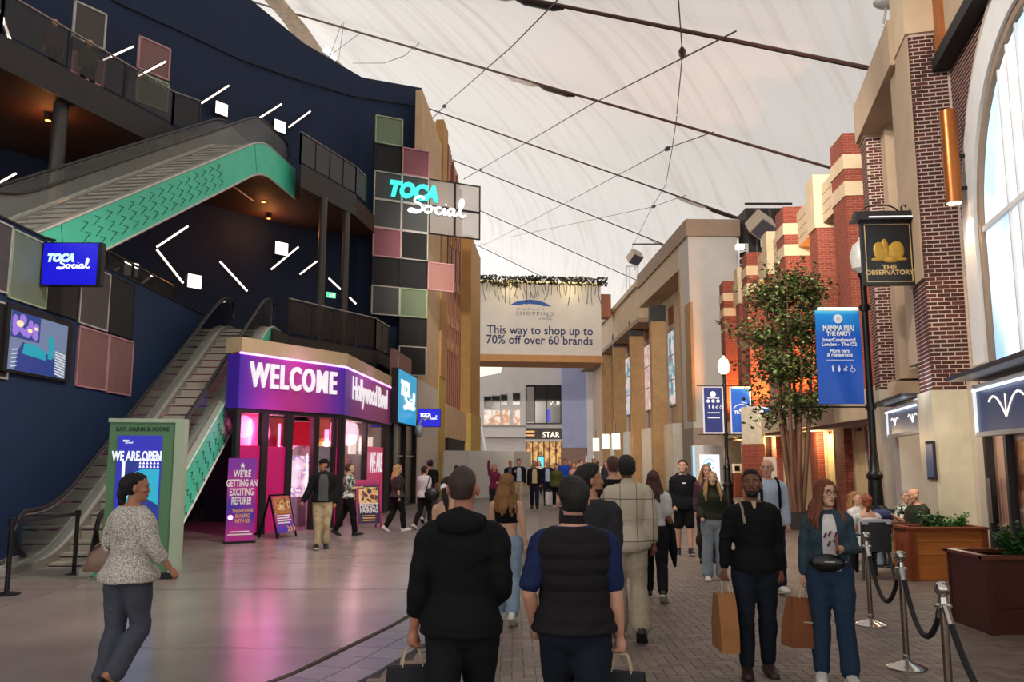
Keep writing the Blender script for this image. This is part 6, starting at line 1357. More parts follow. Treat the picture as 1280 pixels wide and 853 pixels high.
# ================================================================ ROOF CABLES, WIRES, FITTINGS
M('cable_dark', '#2e2321', .5, .3); M('cable_rust', '#5a3a34', .6); M('rod_pale', '#c9c2b8', .4)
CL = {-31.25: ('roof cable highest in the frame, ending behind the brick pier', (95, 158)), -27.5: ('longest roof cable, crossing from the navy wall to the banded piers', (112, 154)), -22.0: ('roof cable ending above the grey building corner', (100, 152)), -15.4: ('roof cable crossing behind the hanging speaker bracket', (98, 150)), -7.4: ('roof cable nearest the planted top of the sign bridge', (98, 146)), 1: ('faint roof cable beyond the sign bridge', (100, 150)), -36: ('roof cable above the near brick building', (100, 156))}
for ad, (lb, (r0, r1)) in CL.items():
    o = thing('roof_cable', lb, 'cable', dome_pt(r1*KD, ad, -.3)); n = 26
    for k, (off, dz) in enumerate(((-.11, -.42), (.11, -.38))):
        pts = []
        for i in range(n+1):
            r = (r0+(r1-r0)*i/n)*KD; p = dome_pt(r, ad, dz); a = math.radians(ad); pts.append(p+Vector((-math.sin(a), math.cos(a), 0))*off)
        MB().tube(pts, .055, 5).build('strand', 'cable_dark' if k else 'cable_rust', o)
    mb = MB()
    for i in range(n*5):
        r = (r0+(r1-r0)*i/(n*5))*KD; p = dome_pt(r, ad, -.4); a = math.radians(ad); t_ = Vector((-math.sin(a), math.cos(a), 0)); mb.bar(p-t_*.13, p+t_*.13, .035, .05)
    mb.build('clamps', 'cable_dark', o)
    rm = (138, 142, 146)[int(abs(ad)) % 3]
    for q in range(2):
        r = (rm+q*1.6)*KD; MB().tube([dome_pt(r-1.0, ad, -.48), dome_pt(r-.6, ad, -.5), dome_pt(r+.6, ad, -.5), dome_pt(r+1.0, ad, -.48)], [.05, .15, .15, .05], 6).build('turnbuckle', 'cable_dark' if q else 'rod_pale', o)
def wire(label, pts_px, off=.5, r=.028, knots=()):
    pts = [dome_hit(x, y, o_) if Y is None else at_y(x, y, Y) for (x, y, o_, Y) in pts_px]; o = thing('tie_wire', label, 'wire', pts[0]); fine = []
    for a, b_ in zip(pts, pts[1:]): fine += [a.lerp(b_, i/6) for i in range(6)]
    fine.append(pts[-1]); MB().tube(fine, r, 5).build('strand', 'cable_dark', o)
    for k, t_ in knots: 
        c = pts[k].lerp(pts[k+1], t_); dv = (pts[k+1]-pts[k]).normalized(); MB().tube([c-dv*.5, c-dv*.2, c+dv*.2, c+dv*.5], [.03, .12, .12, .03], 6).build('clamp', 'cable_dark', o)
    return o
wire('thick tie wire rising from the corner of the navy wall', [(529, 160, 0, 37.5), (560, 128, 1.2, None), (640, 58, .8, None), (697, 0, .6, None)], knots=((0, .12), (0, .8)))
wire('tie wire rising from the timber fin tops', [(580, 224, 0, 44), (602, 211, 1.2, None), (740, 130, .8, None), (920, 39, .6, None)], knots=((0, .9),))
wire('short sagging tie wire by the roof opening over the navy wall', [(441, 79, .6, None), (480, 79, 1.2, None), (505, 70, .9, None), (524, 54, .5, None)], r=.02)
wire('tie wire rising above the small sign frame to the middle cable', [(600, 307, 0, 60), (611, 304, 1.0, None), (720, 247, .8, None), (838, 184, .8, None), (892, 165, .5, None)], r=.025, knots=((2, .98),))
wire('vertical wire through the highest cross clamp', [(848, 0, .6, None), (853, 68, .9, None), (846, 142, .5, None)], r=.022, knots=((0, .97),))
wire('wire from the highest cross clamp down to the middle cross clamp', [(846, 145, .5, None), (840, 187, .9, None), (833, 226, .5, None)], r=.022)
wire('wire through the lowest cross clamp above the grey building', [(640, 296, .8, None), (735, 276, .8, None), (815, 259, .9, None), (858, 244, .5, None)], r=.022, knots=((2, .05),))
wire('wire dropping from the lowest cross clamp to the speaker bracket', [(833, 230, .5, None), (815, 259, .8, None), (790, 310, .6, None)], r=.022)
for k, (pa_, pb_) in enumerate((((405, 110), (428, 27)), ((398, 100), (452, 40)), ((420, 118), (430, 28)))):
    wire(('thin stay wire nearest the navy wall at the roof opening', 'thin slanting stay wire across the roof opening', 'thin upright stay wire beside the roof opening')[k], [(pa_[0], pa_[1]-20, .9, None), (pb_[0], pb_[1], .5, None)], r=.018)
# perimeter band of the roof opening above the navy wall
M('rim_cream', '#b39a7c', .7, 0, .25, 3); E('opening_lit', '#ffdfae', .9); E('opening_sky', '#dfe8f4', 1.2)
rim = thing('roof_opening', 'cream roof rim with small bright openings above the navy wall', 'roof', dome_hit(385, 60, 1.))
ro = [dome_hit(x, y, 1.2) for x, y in ((318, -14), (350, 22), (378, 60), (392, 80), (425, 92))]; ri = [dome_hit(x, y, .9) for x, y in ((338, -14), (360, 12), (384, 40), (402, 66), (428, 86))]
mb = MB()
for k in range(4): mb.hexa([ro[k], ro[k+1], ri[k+1], ri[k], ro[k]+Vector((0, 0, .3)), ro[k+1]+Vector((0, 0, .3)), ri[k+1]+Vector((0, 0, .3)), ri[k]+Vector((0, 0, .3))])
mb.build('band', 'rim_cream', rim)
for pts, mt in (([(380, 38), (388, 46), (395, 56), (391, 60), (384, 52)], 'opening_lit'), ([(400, 66), (410, 58), (421, 74), (416, 79), (402, 77)], 'opening_sky')): q = [dome_hit(x, y, .75) for x, y in pts]; MB().prism(q, (0, .05, .1)).build('opening', mt, rim)
# ---- speakers, cameras, plant room on the roofs
M('speaker_tan', '#a59684', .6, 0, .05, 3); M('speaker_grille', '#4a4550', .7); M('metal_white', '#b9bcbc', .4, .3); M('plant_dark', '#252120', .7, 0, .3, 2)
def cube_speaker(label, px_, py_, Y, s, tilt):
    c = at_y(px_, py_, Y); o = thing('speaker', label, 'speaker', c); R_ = Matrix.Rotation(tilt, 3, 'Y') @ Matrix.Rotation(.6, 3, 'X') @ Matrix.Rotation(.5, 3, 'Z')
    MB().box(c, (s, s, s), R_).build('cabinet', 'speaker_tan', o); MB().box(c+R_ @ Vector((0, -s*.51, 0)), (s*.9, .03, s*.9), R_).build('grille', 'speaker_grille', o); MB().tube([c-Vector((0, 0, s*.5)), c-Vector((0, 0, s*1.15))], .05, 6).build('bracket', 'metal_white', o); return o
cube_speaker('tan cube speaker on a pole at the low roof of the grey building', 793.5, 322, 62, .85, .6)
cube_speaker('larger tan cube speaker tilted in front of the dark roof plant', 951, 282, 40, .95, .75)
pr = thing('roof_plant', 'dark cluttered plant frame on the roof between the grey and brick buildings', 'equipment', at_y(965, 300, 42)); q0, q1 = at_y(934, 330, 42), at_y(990, 255, 42)
MB().box(((q0.x+q1.x)/2, 43, (q0.z+q1.z)/2), (q1.x-q0.x-.2, 1.5, q1.z-q0.z-.3)).build('cabinet', 'plant_dark', pr)
for x in (q0.x, q1.x): MB().bar((x, 42, q0.z-2), (x, 42, q1.z), .1, .1).build('frame_post', 'cable_dark', pr)
MB().bar((q0.x, 42, q1.z), (q1.x, 42, q1.z), .1, .1).build('frame_rail', 'cable_dark', pr)
for k in range(5): MB().tube([(q0.x+.5+k*.35, 41.9, q0.z), (q0.x+.55+k*.35, 41.9, q1.z-.3)], .07, 8).build('pipe', 'black_metal' if k % 2 else 'column_grey', pr, smooth=True)
MB().lathe((q1.x-.5, 41.9, q1.z-1.0), [(.25, 0), (.25, .35), (.18, .45)], 12).build('vent_cap', 'metal_white', pr, smooth=True)
rk = thing('roof_ladder', 'pale metal ladder frame with a floodlight beside the grey building end', 'equipment', at_y(925, 330, 41)); 
for x in (923, 934): MB().bar(at_y(x, 342, 41), at_y(x, 305, 41), .1, .1).build('stile', 'metal_white', rk)
for k in range(5): MB().bar(at_y(923, 340-k*8, 41), at_y(934, 337-k*8, 41), .06, .06).build('rung', 'metal_white', rk)
MB().box(at_y(925, 309, 40.8), (.4, .3, .25)).build('floodlight', 'light_white', rk)
rk2 = thing('roof_rail', 'pale metal rail and bracket on the low roof of the grey building', 'equipment', at_y(789, 345, 60))
for x in (783, 787, 797): MB().bar(at_y(x, 368, 60), at_y(x, 333, 60), .08, .08).build('stile', 'metal_white', rk2)
MB().bar(at_y(783, 333, 60), at_y(797, 333, 60), .08, .08).build('rail', 'metal_white', rk2); MB().bar(at_y(791, 305.5, 62), at_y(827, 305.5, 58), .12, .12).build('arm', 'cable_dark', rk2)
def cctv(label, px_, py_, Y):
    c = at_y(px_, py_, Y); o = thing('cctv_camera', label, 'camera', c); MB().lathe(c, [(.05, -.25), (.16, -.1), (.18, .05), (.14, .2), (.05, .25)], 14).build('housing', 'metal_white', o, smooth=True); MB().tube([c+Vector((0, 0, .2)), c+Vector((.1, 0, .5)), c+Vector((.4, .1, .5))], .04, 6).build('arm', 'metal_white', o); return o
cctv('white dome camera beside the second banded brick pier', 962.5, 309, 37.5); 
wsp = at_y(1109, 3, 16.5); o = thing('flood_lamp', 'pale flood lamp at the top edge above the near brick building', 'light', wsp); MB().ball(wsp, (.3, .2, .13), 14, 8).build('head', 'metal_white', o, smooth=True); MB().tube([wsp, wsp+Vector((-.12, 0, -.5)), wsp+Vector((.1, 0, -.9))], .03, 6).build('stem', 'metal_white', o)
cctv('small dark camera under the blue LED box past the cyan sign', 524, 539.5, 33)

for i, (l, a) in enumerate(FILL_FLOODS):   # fittings of the added floodlights, hung out of view to brighten the facades
    l = Vector(l); dv = (Vector(a)-l).normalized(); o = thing('floodlight', ('added floodlight out of view aimed at the grey building', 'added floodlight out of view aimed at the banded piers', 'added floodlight out of view aimed at the near brick building', 'added floodlight out of view aimed at the escalator floor', 'added floodlight out of view aimed at the sign bridge', 'added floodlight out of view aimed at the pavers')[i], 'light', l)
    MB().tube([l-dv*.45, l-dv*.4, l-dv*.15], [.12, .2, .26], 14).build('can', 'black_metal', o); MB().tube([l-dv*.2, l-dv*.17], .22, 14).build('lens', 'light_white', o); MB().tube([l-dv*.4, Vector((l.x, l.y, dome_z(math.hypot(l.x-DC.x, l.y-DC.y))-.3))], .02, 6).build('hanger', 'black_metal', o)
# ================================================================ PEOPLE
def V3(*a): return Vector(a)
def ring(c, ax, ay, rx, ry, n=16): return [c+ax*(rx*math.cos(2*math.pi*k/n))+ay*(ry*math.sin(2*math.pi*k/n)) for k in range(n)]
def limb(mb, pts, rad, n=12, cap=True):
    """tapering tube with rounded ends; rad: one radius per point or (rx, ry)"""
    P = [Vector(p) for p in pts]; Rr = [(r, r) if not isinstance(r, tuple) else r for r in rad]
    if cap:
        t0 = (P[1]-P[0]).normalized(); t1 = (P[-1]-P[-2]).normalized(); r0, r1 = min(Rr[0]), min(Rr[-1])
        P = [P[0]-t0*r0*.85, P[0]-t0*r0*.55]+P+[P[-1]+t1*r1*.55, P[-1]+t1*r1*.85]
        sc = lambda r, k: (r[0]*k, r[1]*k)
        Rr = [sc(Rr[0], .45), sc(Rr[0], .82)]+Rr+[sc(Rr[-1], .82), sc(Rr[-1], .45)]
    rings = []; up = None
    for i, p in enumerate(P):
        t = (P[min(i+1, len(P)-1)]-P[max(i-1, 0)]).normalized()
        if up is None: up = V3(0, 1, 0) if abs(t.y) < .8 else V3(1, 0, 0)
        a = up.cross(t).normalized(); b_ = t.cross(a).normalized(); up = b_
        rings.append(ring(p, a, b_, Rr[i][0], Rr[i][1], n))
    mb.loft(rings)
def smooth_pts(pts, rad, n=3):
    """Catmull-Rom refinement so joints bend smoothly"""
    P = [Vector(p) for p in pts]; o, r = [], []
    for i in range(len(P)-1):
        p0, p1, p2, p3 = P[max(i-1, 0)], P[i], P[i+1], P[min(i+2, len(P)-1)]
        for k in range(n):
            t = k/n; o.append(.5*((2*p1)+(p2-p0)*t+(2*p0-5*p1+4*p2-p3)*t*t+(3*p1-p0-3*p2+p3)*t**3)); r.append(rad[i]*(1-t)+rad[i+1]*t)
    return o+[P[-1]], r+[rad[-1]]
TORSO = [(.80, .0, .075, .075), (.86, .0, .155, .112), (.93, .0, .172, .122), (1.0, .004, .160, .112), (1.08, .008, .146, .102), (1.17, .006, .156, .110), (1.27, .0, .172, .120), (1.35, -.004, .180, .120), (1.405, -.008, .176, .106), (1.44, -.01, .145, .09), (1.47, -.01, .105, .078), (1.50, -.006, .066, .064)]
class Body:
    """skeleton of one figure in its own frame: +y is ahead, feet on z = 0"""
    def __init__(s, H, fem=False, build=1., lean=(0, 0), legs=None, arms=None, head=(0, 0, 0), stride=.5, hips=0., sit=False):
        k = H/1.75; s.k = k; s.fem = fem; s.bw = build; s.lean = lean
        s.rot = Matrix.Rotation(-lean[0], 3, 'X') @ Matrix.Rotation(lean[1], 3, 'Y')
        hp = V3(0, 0, .93); s.hp = hp
        sw = .150 if fem else .170; hw = .092 if fem else .088
        s.sh = {q: s.tor(V3(q*sw, -.008, 1.392)) for q in (-1, 1)}; s.hip = {q: V3(q*hw, 0, .90) for q in (-1, 1)}
        s.neck0, s.neck1 = s.tor(V3(0, -.012, 1.46)), s.tor(V3(0, .012, 1.565))
        yaw, pit, rol = head; s.hrot = s.rot @ Matrix.Rotation(yaw, 3, 'Z') @ Matrix.Rotation(-pit, 3, 'X') @ Matrix.Rotation(rol, 3, 'Y')
        s.hc = s.tor(V3(0, .018, 1.632))
        legs = legs or {1: ((0, .36, -1), (0, .02, -1), 0), -1: ((0, -.22, -1), (0, -.62, -1), .5)}
        s.kn, s.an, s.ft = {}, {}, {}
        for q in (-1, 1):
            th, sn, pt = legs[q]; s.kn[q] = s.hip[q]+V3(*th).normalized()*.42; s.an[q] = s.kn[q]+V3(*sn).normalized()*.405; s.ft[q] = pt
        s.el, s.wr, s.hd = {}, {}, {}
        arms = arms or {1: ((.12, -.18, -1), (.05, .12, -1)), -1: ((-.12, .2, -1), (-.03, .4, -1))}
        for q in (-1, 1):
            ua, fa = arms[q][:2]; ul, fl = (.255, .228) if fem else (.268, .238)
            s.el[q] = s.sh[q]+V3(*ua).normalized()*ul; s.wr[q] = s.el[q]+V3(*fa).normalized()*fl
            s.hd[q] = V3(*(arms[q][2] if len(arms[q]) > 2 else fa)).normalized()
        zmin = min(min(s.an[q].z-.085 if not s.ft[q] else s.an[q].z-.085*math.cos(s.ft[q])-.13*math.sin(s.ft[q]) for q in (-1, 1)), 9)
        s.dz = 0 if sit else -zmin
    def tor(s, p): return s.rot @ (p-V3(0, 0, .93))+V3(0, 0, .93)
    def fin(s, p): return (Vector(p)+V3(0, 0, s.dz))*s.k
    def place(s, mb): mb.v = [tuple(s.fin(p)) for p in mb.v]; return mb
    # -- shapes -----------------------------------------------------------
    def torso(s, mb, off=0., z0=.80, z1=1.5, flare=0., low=0., arc=None):
        rings = []; X, Y = s.rot @ V3(1, 0, 0), s.rot @ V3(0, 1, 0)
        st = [t for t in TORSO if z0-.001 <= t[0] <= z1+.001]
        def at(z):
            for a, b_ in zip(TORSO, TORSO[1:]):
                if a[0] <= z <= b_[0]: t = (z-a[0])/(b_[0]-a[0]); return (z,)+tuple(a[i]*(1-t)+b_[i]*t for i in (1, 2, 3))
            return (z,)+TORSO[0][1:] if z < TORSO[0][0] else (z,)+TORSO[-1][1:]
        if st[0][0] > z0+.005: st = [at(z0)]+st
        if st[-1][0] < z1-.005: st = st+[at(z1)]
        for z, y, rx, ry in st:
            if s.fem:
                if z < 1.0: rx *= 1.04
                elif z < 1.2: rx *= .88; ry *= .92
                else: rx *= .90; ry *= .94
            if s.fem and 1.2 < z < 1.38: y += .016; ry += .012
            ex = off+max(0, flare*(1.02-z)*2.2) if z < 1.02 else off+(.006 if off and z > 1.4 else 0)
            if z < 1.06: ex += low
            b_ = s.bw if z < 1.38 else 1+(s.bw-1)*.4
            if z < .85 and z0 < .82: rr_ = (rx+ex*1.15, ry+ex*1.15)
            else: rr_ = (rx*b_+ex, ry*b_*(1+.35*(s.bw-1))+ex)
            if arc:
                c = s.tor(V3(0, y, z)); pt = lambda a, e: c+X*((rr_[0]+e)*math.cos(a))+Y*((rr_[1]+e)*math.sin(a)); aa = [math.pi/2+arc*(k/4-1)*(1-.35*max(0, (z-1.25)/.2)) for k in range(9)]
                rings.append([pt(a, 0) for a in aa]+[pt(a, -.04) for a in reversed(aa)])
            else: rings.append(ring(s.tor(V3(0, y, z)), X, Y, rr_[0], rr_[1], 24))
        mb.loft(rings)
    def arm(s, mb, q, off=0., to=2., w=1.):
        """to: 1 = elbow, 2 = wrist; fractions in between"""
        f = .86 if s.fem else 1.
        A = [s.sh[q]+V3(-q*.045, 0, .012), s.sh[q]+V3(q*.008, 0, -.012), s.sh[q].lerp(s.el[q], .5), s.el[q], s.el[q].lerp(s.wr[q], .35), s.wr[q]]
        R_ = [.050*f, .058*f, .052*f*s.bw, .041*f, .043*f, .028*f]; tt = [0, 0, .5, 1, 1.35, 2]
        P, Rr = [], []
        for i, t in enumerate(tt):
            if t <= to+1e-6: P.append(A[i]); Rr.append((R_[i]+off)*w)
            else:
                t0 = tt[i-1]; 
                if to > t0+.02: k = (to-t0)/(t-t0); P.append(A[i-1].lerp(A[i], k)); Rr.append((R_[i-1]*(1-k)+R_[i]*k+off)*w)
                break
        P, Rr = smooth_pts(P, Rr, 3); limb(mb, P, Rr, 12)
    def leg(s, mb, q, off=0., to=2., wide=0., frm=0.):
        f = 1.04 if s.fem else 1.
        A = [s.hip[q]+V3(0, 0, .02), s.hip[q].lerp(s.kn[q], .35), s.hip[q].lerp(s.kn[q], .7), s.kn[q], s.kn[q].lerp(s.an[q], .3)+V3(0, -.012, 0), s.kn[q].lerp(s.an[q], .7), s.an[q]]
        R_ = [.092*f*s.bw, .086*f*s.bw, .068*f, .055, .056, .043, .036]; tt = [0, .35, .7, 1, 1.3, 1.7, 2]
        P, Rr = [], []
        for i, t in enumerate(tt):
            if t < frm-1e-6: continue
            o_ = off+wide*max(0, (t-.6)/1.4)
            if t <= to+1e-6: P.append(A[i]); Rr.append(R_[i]+o_)
            else:
                t0 = tt[i-1]; k = (to-t0)/(t-t0)
                if k > .03: P.append(A[i-1].lerp(A[i], k)); Rr.append(R_[i-1]*(1-k)+R_[i]*k+o_)
                break
        P, Rr = smooth_pts(P, Rr, 3); limb(mb, P, Rr, 14)
    def foot_frame(s, q, toe_out=.12):
        a = -s.ft[q]; d = V3(q*toe_out, 1, 0).normalized(); f = V3(d.x*math.cos(a), d.y*math.cos(a), math.sin(a)); up = V3(-d.x*math.sin(a), -d.y*math.sin(a), math.cos(a)); return f, up, f.cross(up).normalized()
    def foot(s, mb, q, off=0., sole=False):
        f, up, rt = s.foot_frame(q); o = s.an[q]; g = lambda y, z: o+f*y+up*z
        if sole: st = [(-.085, -.078, .032, .014), (-.05, -.078, .042, .016), (.05, -.08, .044, .016), (.13, -.08, .05, .016), (.185, -.076, .04, .015), (.21, -.068, .02, .01)]
        else: st = [(-.075, -.045, .024, .03), (-.045, -.03, .036, .052), (.02, -.03, .04, .05), (.08, -.046, .044, .036), (.14, -.055, .046, .027), (.185, -.06, .036, .02), (.205, -.064, .018, .012)]
        mb.loft([ring(g(y, z), rt, up, rx+off, rz+(off if not sole else 0), 12) for y, z, rx, rz in st])
        if not sole: limb(mb, [o+up*-.04, o+up*.03], [.04+off, .038+off], 12)
    def hand(s, mb, q, curl=.5, fine=True, spread=.0, thumb=True):
        d = s.hd[q]; w0 = s.wr[q]
        # palm normal faces the body for a hanging hand
        side = V3(-q, 0, 0); pn = (side-d*side.dot(d)); pn = pn.normalized() if pn.length > .2 else V3(0, 0, 1); ac = d.cross(pn).normalized()
        if ac.dot(V3(0, 1, 0)) < 0: ac = -ac
        f = .88 if s.fem else 1.
        limb(mb, [w0-d*.02, w0+d*.025, w0+d*.065, w0+d*.085], [(.021*f, .026*f) if abs(pn.x) < .5 else (.026*f, .021*f)]*2+[.034*f, .032*f], 10)
        mb2 = []
        base = w0+d*.08*f
        for i, (o_, L_) in enumerate(((.027, .068), (.009, .076), (-.009, .071), (-.026, .056))):
            p = base+ac*o_*f; dd = (d+ac*o_*spread*8).normalized(); P = [p-d*.02]; c = 0.
            for j, l in enumerate((.42, .32, .26)):
                c += curl*(.55 if j == 0 else .75); dr = (dd*math.cos(c)+pn*math.sin(c)); P.append(P[-1]+dr*L_*l*f*(1.25 if j == 0 else 1))
            limb(mb, P, [.0095*f, .0092*f, .0082*f, .0068*f], 8)
        p = w0+d*.03+ac*.022*f; t1 = (d*.75+ac*.6+pn*.35).normalized(); t2 = (d*.9+ac*.15+pn*.45).normalized()
        limb(mb, [p, p+t1*.035*f, p+t1*.035*f+t2*.032*f, p+t1*.035*f+t2*.055*f], [.0135*f, .012*f, .010*f, .008*f], 8)
    def H(s, x, y, z): return s.hc+s.hrot @ V3(x, y, z)
    def head(s, mb, fine=True):
        X, Y = s.hrot @ V3(1, 0, 0), s.hrot @ V3(0, 1, 0); fw = .93 if s.fem else 1.
        HD = [(-.118, .058, .018, .020), (-.110, .054, .034, .036), (-.090, .040, .049, .056), (-.065, .024, .058, .072), (-.04, .012, .063, .084), (-.01, .006, .069, .092), (.02, .002, .073, .097), (.045, -.002, .0755, .099), (.07, -.006, .073, .096), (.09, -.010, .064, .085), (.106, -.014, .047, .064), (.116, -.017, .025, .036)]
        mb.loft([ring(s.H(0, y, z), X, Y, rx*fw, ry*.98, 22) for z, y, rx, ry in HD])
        limb(mb, [s.neck0-V3(0, 0, .05), s.neck0, s.neck1, s.H(0, -.015, -.03)], [.066*fw, .058*fw, .053*fw, .05*fw], 14)
        if fine:
            H = s.H
            mb.loft([[H(-.012, .092, .012), H(.012, .092, .012), H(.010, .1, .012), H(-.010, .1, .012)], [H(-.014, .088, -.015), H(.014, .088, -.015), H(.011, .113, -.016), H(-.011, .113, -.016)], [H(-.019, .084, -.030), H(.019, .084, -.030), H(.013, .118, -.031), H(-.013, .118, -.031)], [H(-.015, .083, -.04), H(.015, .083, -.04), H(.010, .108, -.041), H(-.010, .108, -.041)]])
            limb(mb, [H(-.045, .080, .026), H(-.02, .092, .028), H(.02, .092, .028), H(.045, .080, .026)], [.008, .0095, .0095, .008], 8)
            limb(mb, [H(-.024, .083, -.061), H(0, .096, -.058), H(.024, .083, -.061)], [.005, .0075, .005], 8); limb(mb, [H(-.02, .082, -.072), H(0, .093, -.071), H(.02, .082, -.072)], [.005, .008, .005], 8)
            mb.ball(H(0, .083, -.1), (.02, .016, .014), 10, 6)
            for q in (-1, 1): mb.ball(H(q*.045, .068, -.018), (.024, .02, .02), 10, 6)
        for q in (-1, 1):
            mb.ball(s.H(q*.084*fw, -.006, -.006), (.013, .021, .034), 10, 8, s.hrot @ Matrix.Rotation(q*.35, 3, 'Z'))
def skin_mat(name, h): return M(name, h, .5, 0, .07, 18, .08, 120, spec=.35)
for n_, h in (('skin_light', '#c59a80'), ('skin_pink', '#c08f78'), ('skin_tan', '#a5745a'), ('skin_brown', '#6f4632'), ('skin_red', '#a8705a')): skin_mat(n_, h)
def hair_mat(name, h, var=.3): return M(name, h, .5, 0, var, 30, .5, 160, stretch=(3, 3, .35), spec=.4)
for n_, h in (('hair_black', '#0f0c0b'), ('hair_dark', '#1e1410'), ('hair_brown', '#4a2c1c'), ('hair_auburn', '#6e3d24'), ('hair_blonde', '#b08a56'), ('hair_honey', '#8a6236'), ('hair_grey', '#8a8580'), ('hair_buzz', '#33221a'), ('hair_red', '#8a4a2c')): hair_mat(n_, h)
def cloth(name, h, var=.1, bump=.25, rough=.85, scale=25): return M(name, h, rough, 0, var, scale, bump, 180, spec=.2)
for n_, h in (('c_black', '#0d0d0f'), ('c_black2', '#141418'), ('c_charcoal', '#2a2a2e'), ('c_vest', '#1b181c'), ('c_navy', '#131c38'), ('c_tee_navy', '#18244a'), ('c_jeans_dark', '#151b26'), ('c_jeans', '#22344a'), ('c_jeans_light', '#7f93a6'), ('c_jeans_pale', '#8e98a0'), ('c_cream', '#c9bfae'), ('c_beige', '#a69a84'), ('c_khaki', '#8c816c'), ('c_white', '#c9c6c4'), ('c_grey', '#4c4a4c'), ('c_grey_mid', '#5a5c60'), ('c_slate', '#474b56'), ('c_olive', '#4a4a26'), ('c_green', '#2f3226'), ('c_denim_jacket', '#33454f'), ('c_magenta', '#6a2440'), ('c_blue', '#1b3fa0'), ('c_pink', '#c9948a'), ('c_brown', '#3a261c'), ('c_tan', '#b3a080'), ('c_lightblue', '#a9b4c4'), ('c_plum', '#4a2a3a')): cloth(n_, h)
def speckle(name, c1, c2, sc):
    m = M(name, c1, .9, 0, 0, 1, .4, 150); nt = m.node_tree; b = nt.nodes['Principled BSDF']; n = nt.nodes.new('ShaderNodeTexNoise'); n.inputs['Scale'].default_value = sc; n.inputs['Detail'].default_value = 3
    tc = nt.nodes.new('ShaderNodeTexCoord'); r = nt.nodes.new('ShaderNodeValToRGB'); e = r.color_ramp.elements; e[0].position = .42; e[1].position = .58; e[0].color = rgb(c1)+(1,); e[1].color = rgb(c2)+(1,)
    nt.links.new(tc.outputs['Object'], n.inputs['Vector']); nt.links.new(n.outputs[0], r.inputs[0]); nt.links.new(r.outputs[0], b.inputs['Base Color']); return m
speckle('c_knit', '#8d8780', '#d2ccc2', 95); speckle('c_floral', '#2c3a30', '#cfd2c4', 16); speckle('c_lace', '#141315', '#3a2c28', 40); speckle('c_tattoo', '#5a463c', '#b98a72', 45)
def plaid(name, base, line, sx_, sz_):
    m = M(name, base, .9, 0, 0, 1, .35, 160); nt = m.node_tree; N = nt.nodes; L = nt.links; b = N['Principled BSDF']; tc = N.new('ShaderNodeTexCoord'); sp = N.new('ShaderNodeSeparateXYZ'); L.new(tc.outputs['Object'], sp.inputs[0]); outs = []
    for ax, per, ph in ((0, sx_, .5), (2, sz_, .35)):
        a = N.new('ShaderNodeMath'); a.operation = 'MULTIPLY_ADD'; a.inputs[1].default_value = 1/per; a.inputs[2].default_value = ph; L.new(sp.outputs[ax], a.inputs[0]); f = N.new('ShaderNodeMath'); f.operation = 'FRACT'; L.new(a.outputs[0], f.inputs[0]); c = N.new('ShaderNodeMath'); c.operation = 'LESS_THAN'; c.inputs[1].default_value = .035; L.new(f.outputs[0], c.inputs[0]); outs.append(c.outputs[0])
    mx_ = N.new('ShaderNodeMath'); mx_.operation = 'MAXIMUM'; L.new(outs[0], mx_.inputs[0]); L.new(outs[1], mx_.inputs[1]); mc = N.new('ShaderNodeMix'); mc.data_type = 'RGBA'; L.new(mx_.outputs[0], mc.inputs[0]); mc.inputs[6].default_value = rgb(base)+(1,); mc.inputs[7].default_value = rgb(line)+(1,); L.new(mc.outputs[2], b.inputs['Base Color']); return m
plaid('c_plaid', '#b9ad98', '#4a4540', .165, .21)
M('shoe_black', '#0c0c0d', .45, 0, .1, 20); M('shoe_white', '#c9c5c0', .5, 0, .06, 20); M('sole_white', '#c0bdb8', .6); M('sole_dark', '#1a1817', .7); M('shoe_brown', '#2c1a14', .5); M('eye_white', '#8d847c', .3, var=0); M('iris_dark', '#20120c', .2, var=0); M('lip', '#8a4a44', .5, var=0); M('leather_black', '#0e0d0e', .35, 0, .1, 20); M('leather_tan', '#7a5f50', .5, 0, .1, 12, .1, 60); M('kraft', '#98663a', .8, 0, .1, 4, .3, 12); M('kraft_orange', '#824c2c', .8, 0, .1, 4, .3, 12); M('string', '#b9a88c', .8); M('spec_black', '#0a0a0a', .3)
def fold_noise(co, seed, sc=1.):
    r = np.random.RandomState(seed); out = np.zeros(len(co))
    for k in range(7):
        d = r.normal(size=3); d /= np.linalg.norm(d); d[2] *= 1.4; f = (9+22*r.rand())*sc; out += np.sin(co @ d*f+r.rand()*6.28+1.5*np.sin(co @ r.normal(size=3)*6))*(1/(1+.12*f/9))
    w = np.clip(np.sin(co[:, 2]*62+2.5*np.sin(co[:, 0]*13+seed)+2*np.sin(co[:, 1]*17)), 0, 1)**2*np.clip(np.sin(co[:, 2]*9+co[:, 0]*7+seed)+.35, 0, 1)
    return np.maximum(out/3.2, -.45)+.5*w
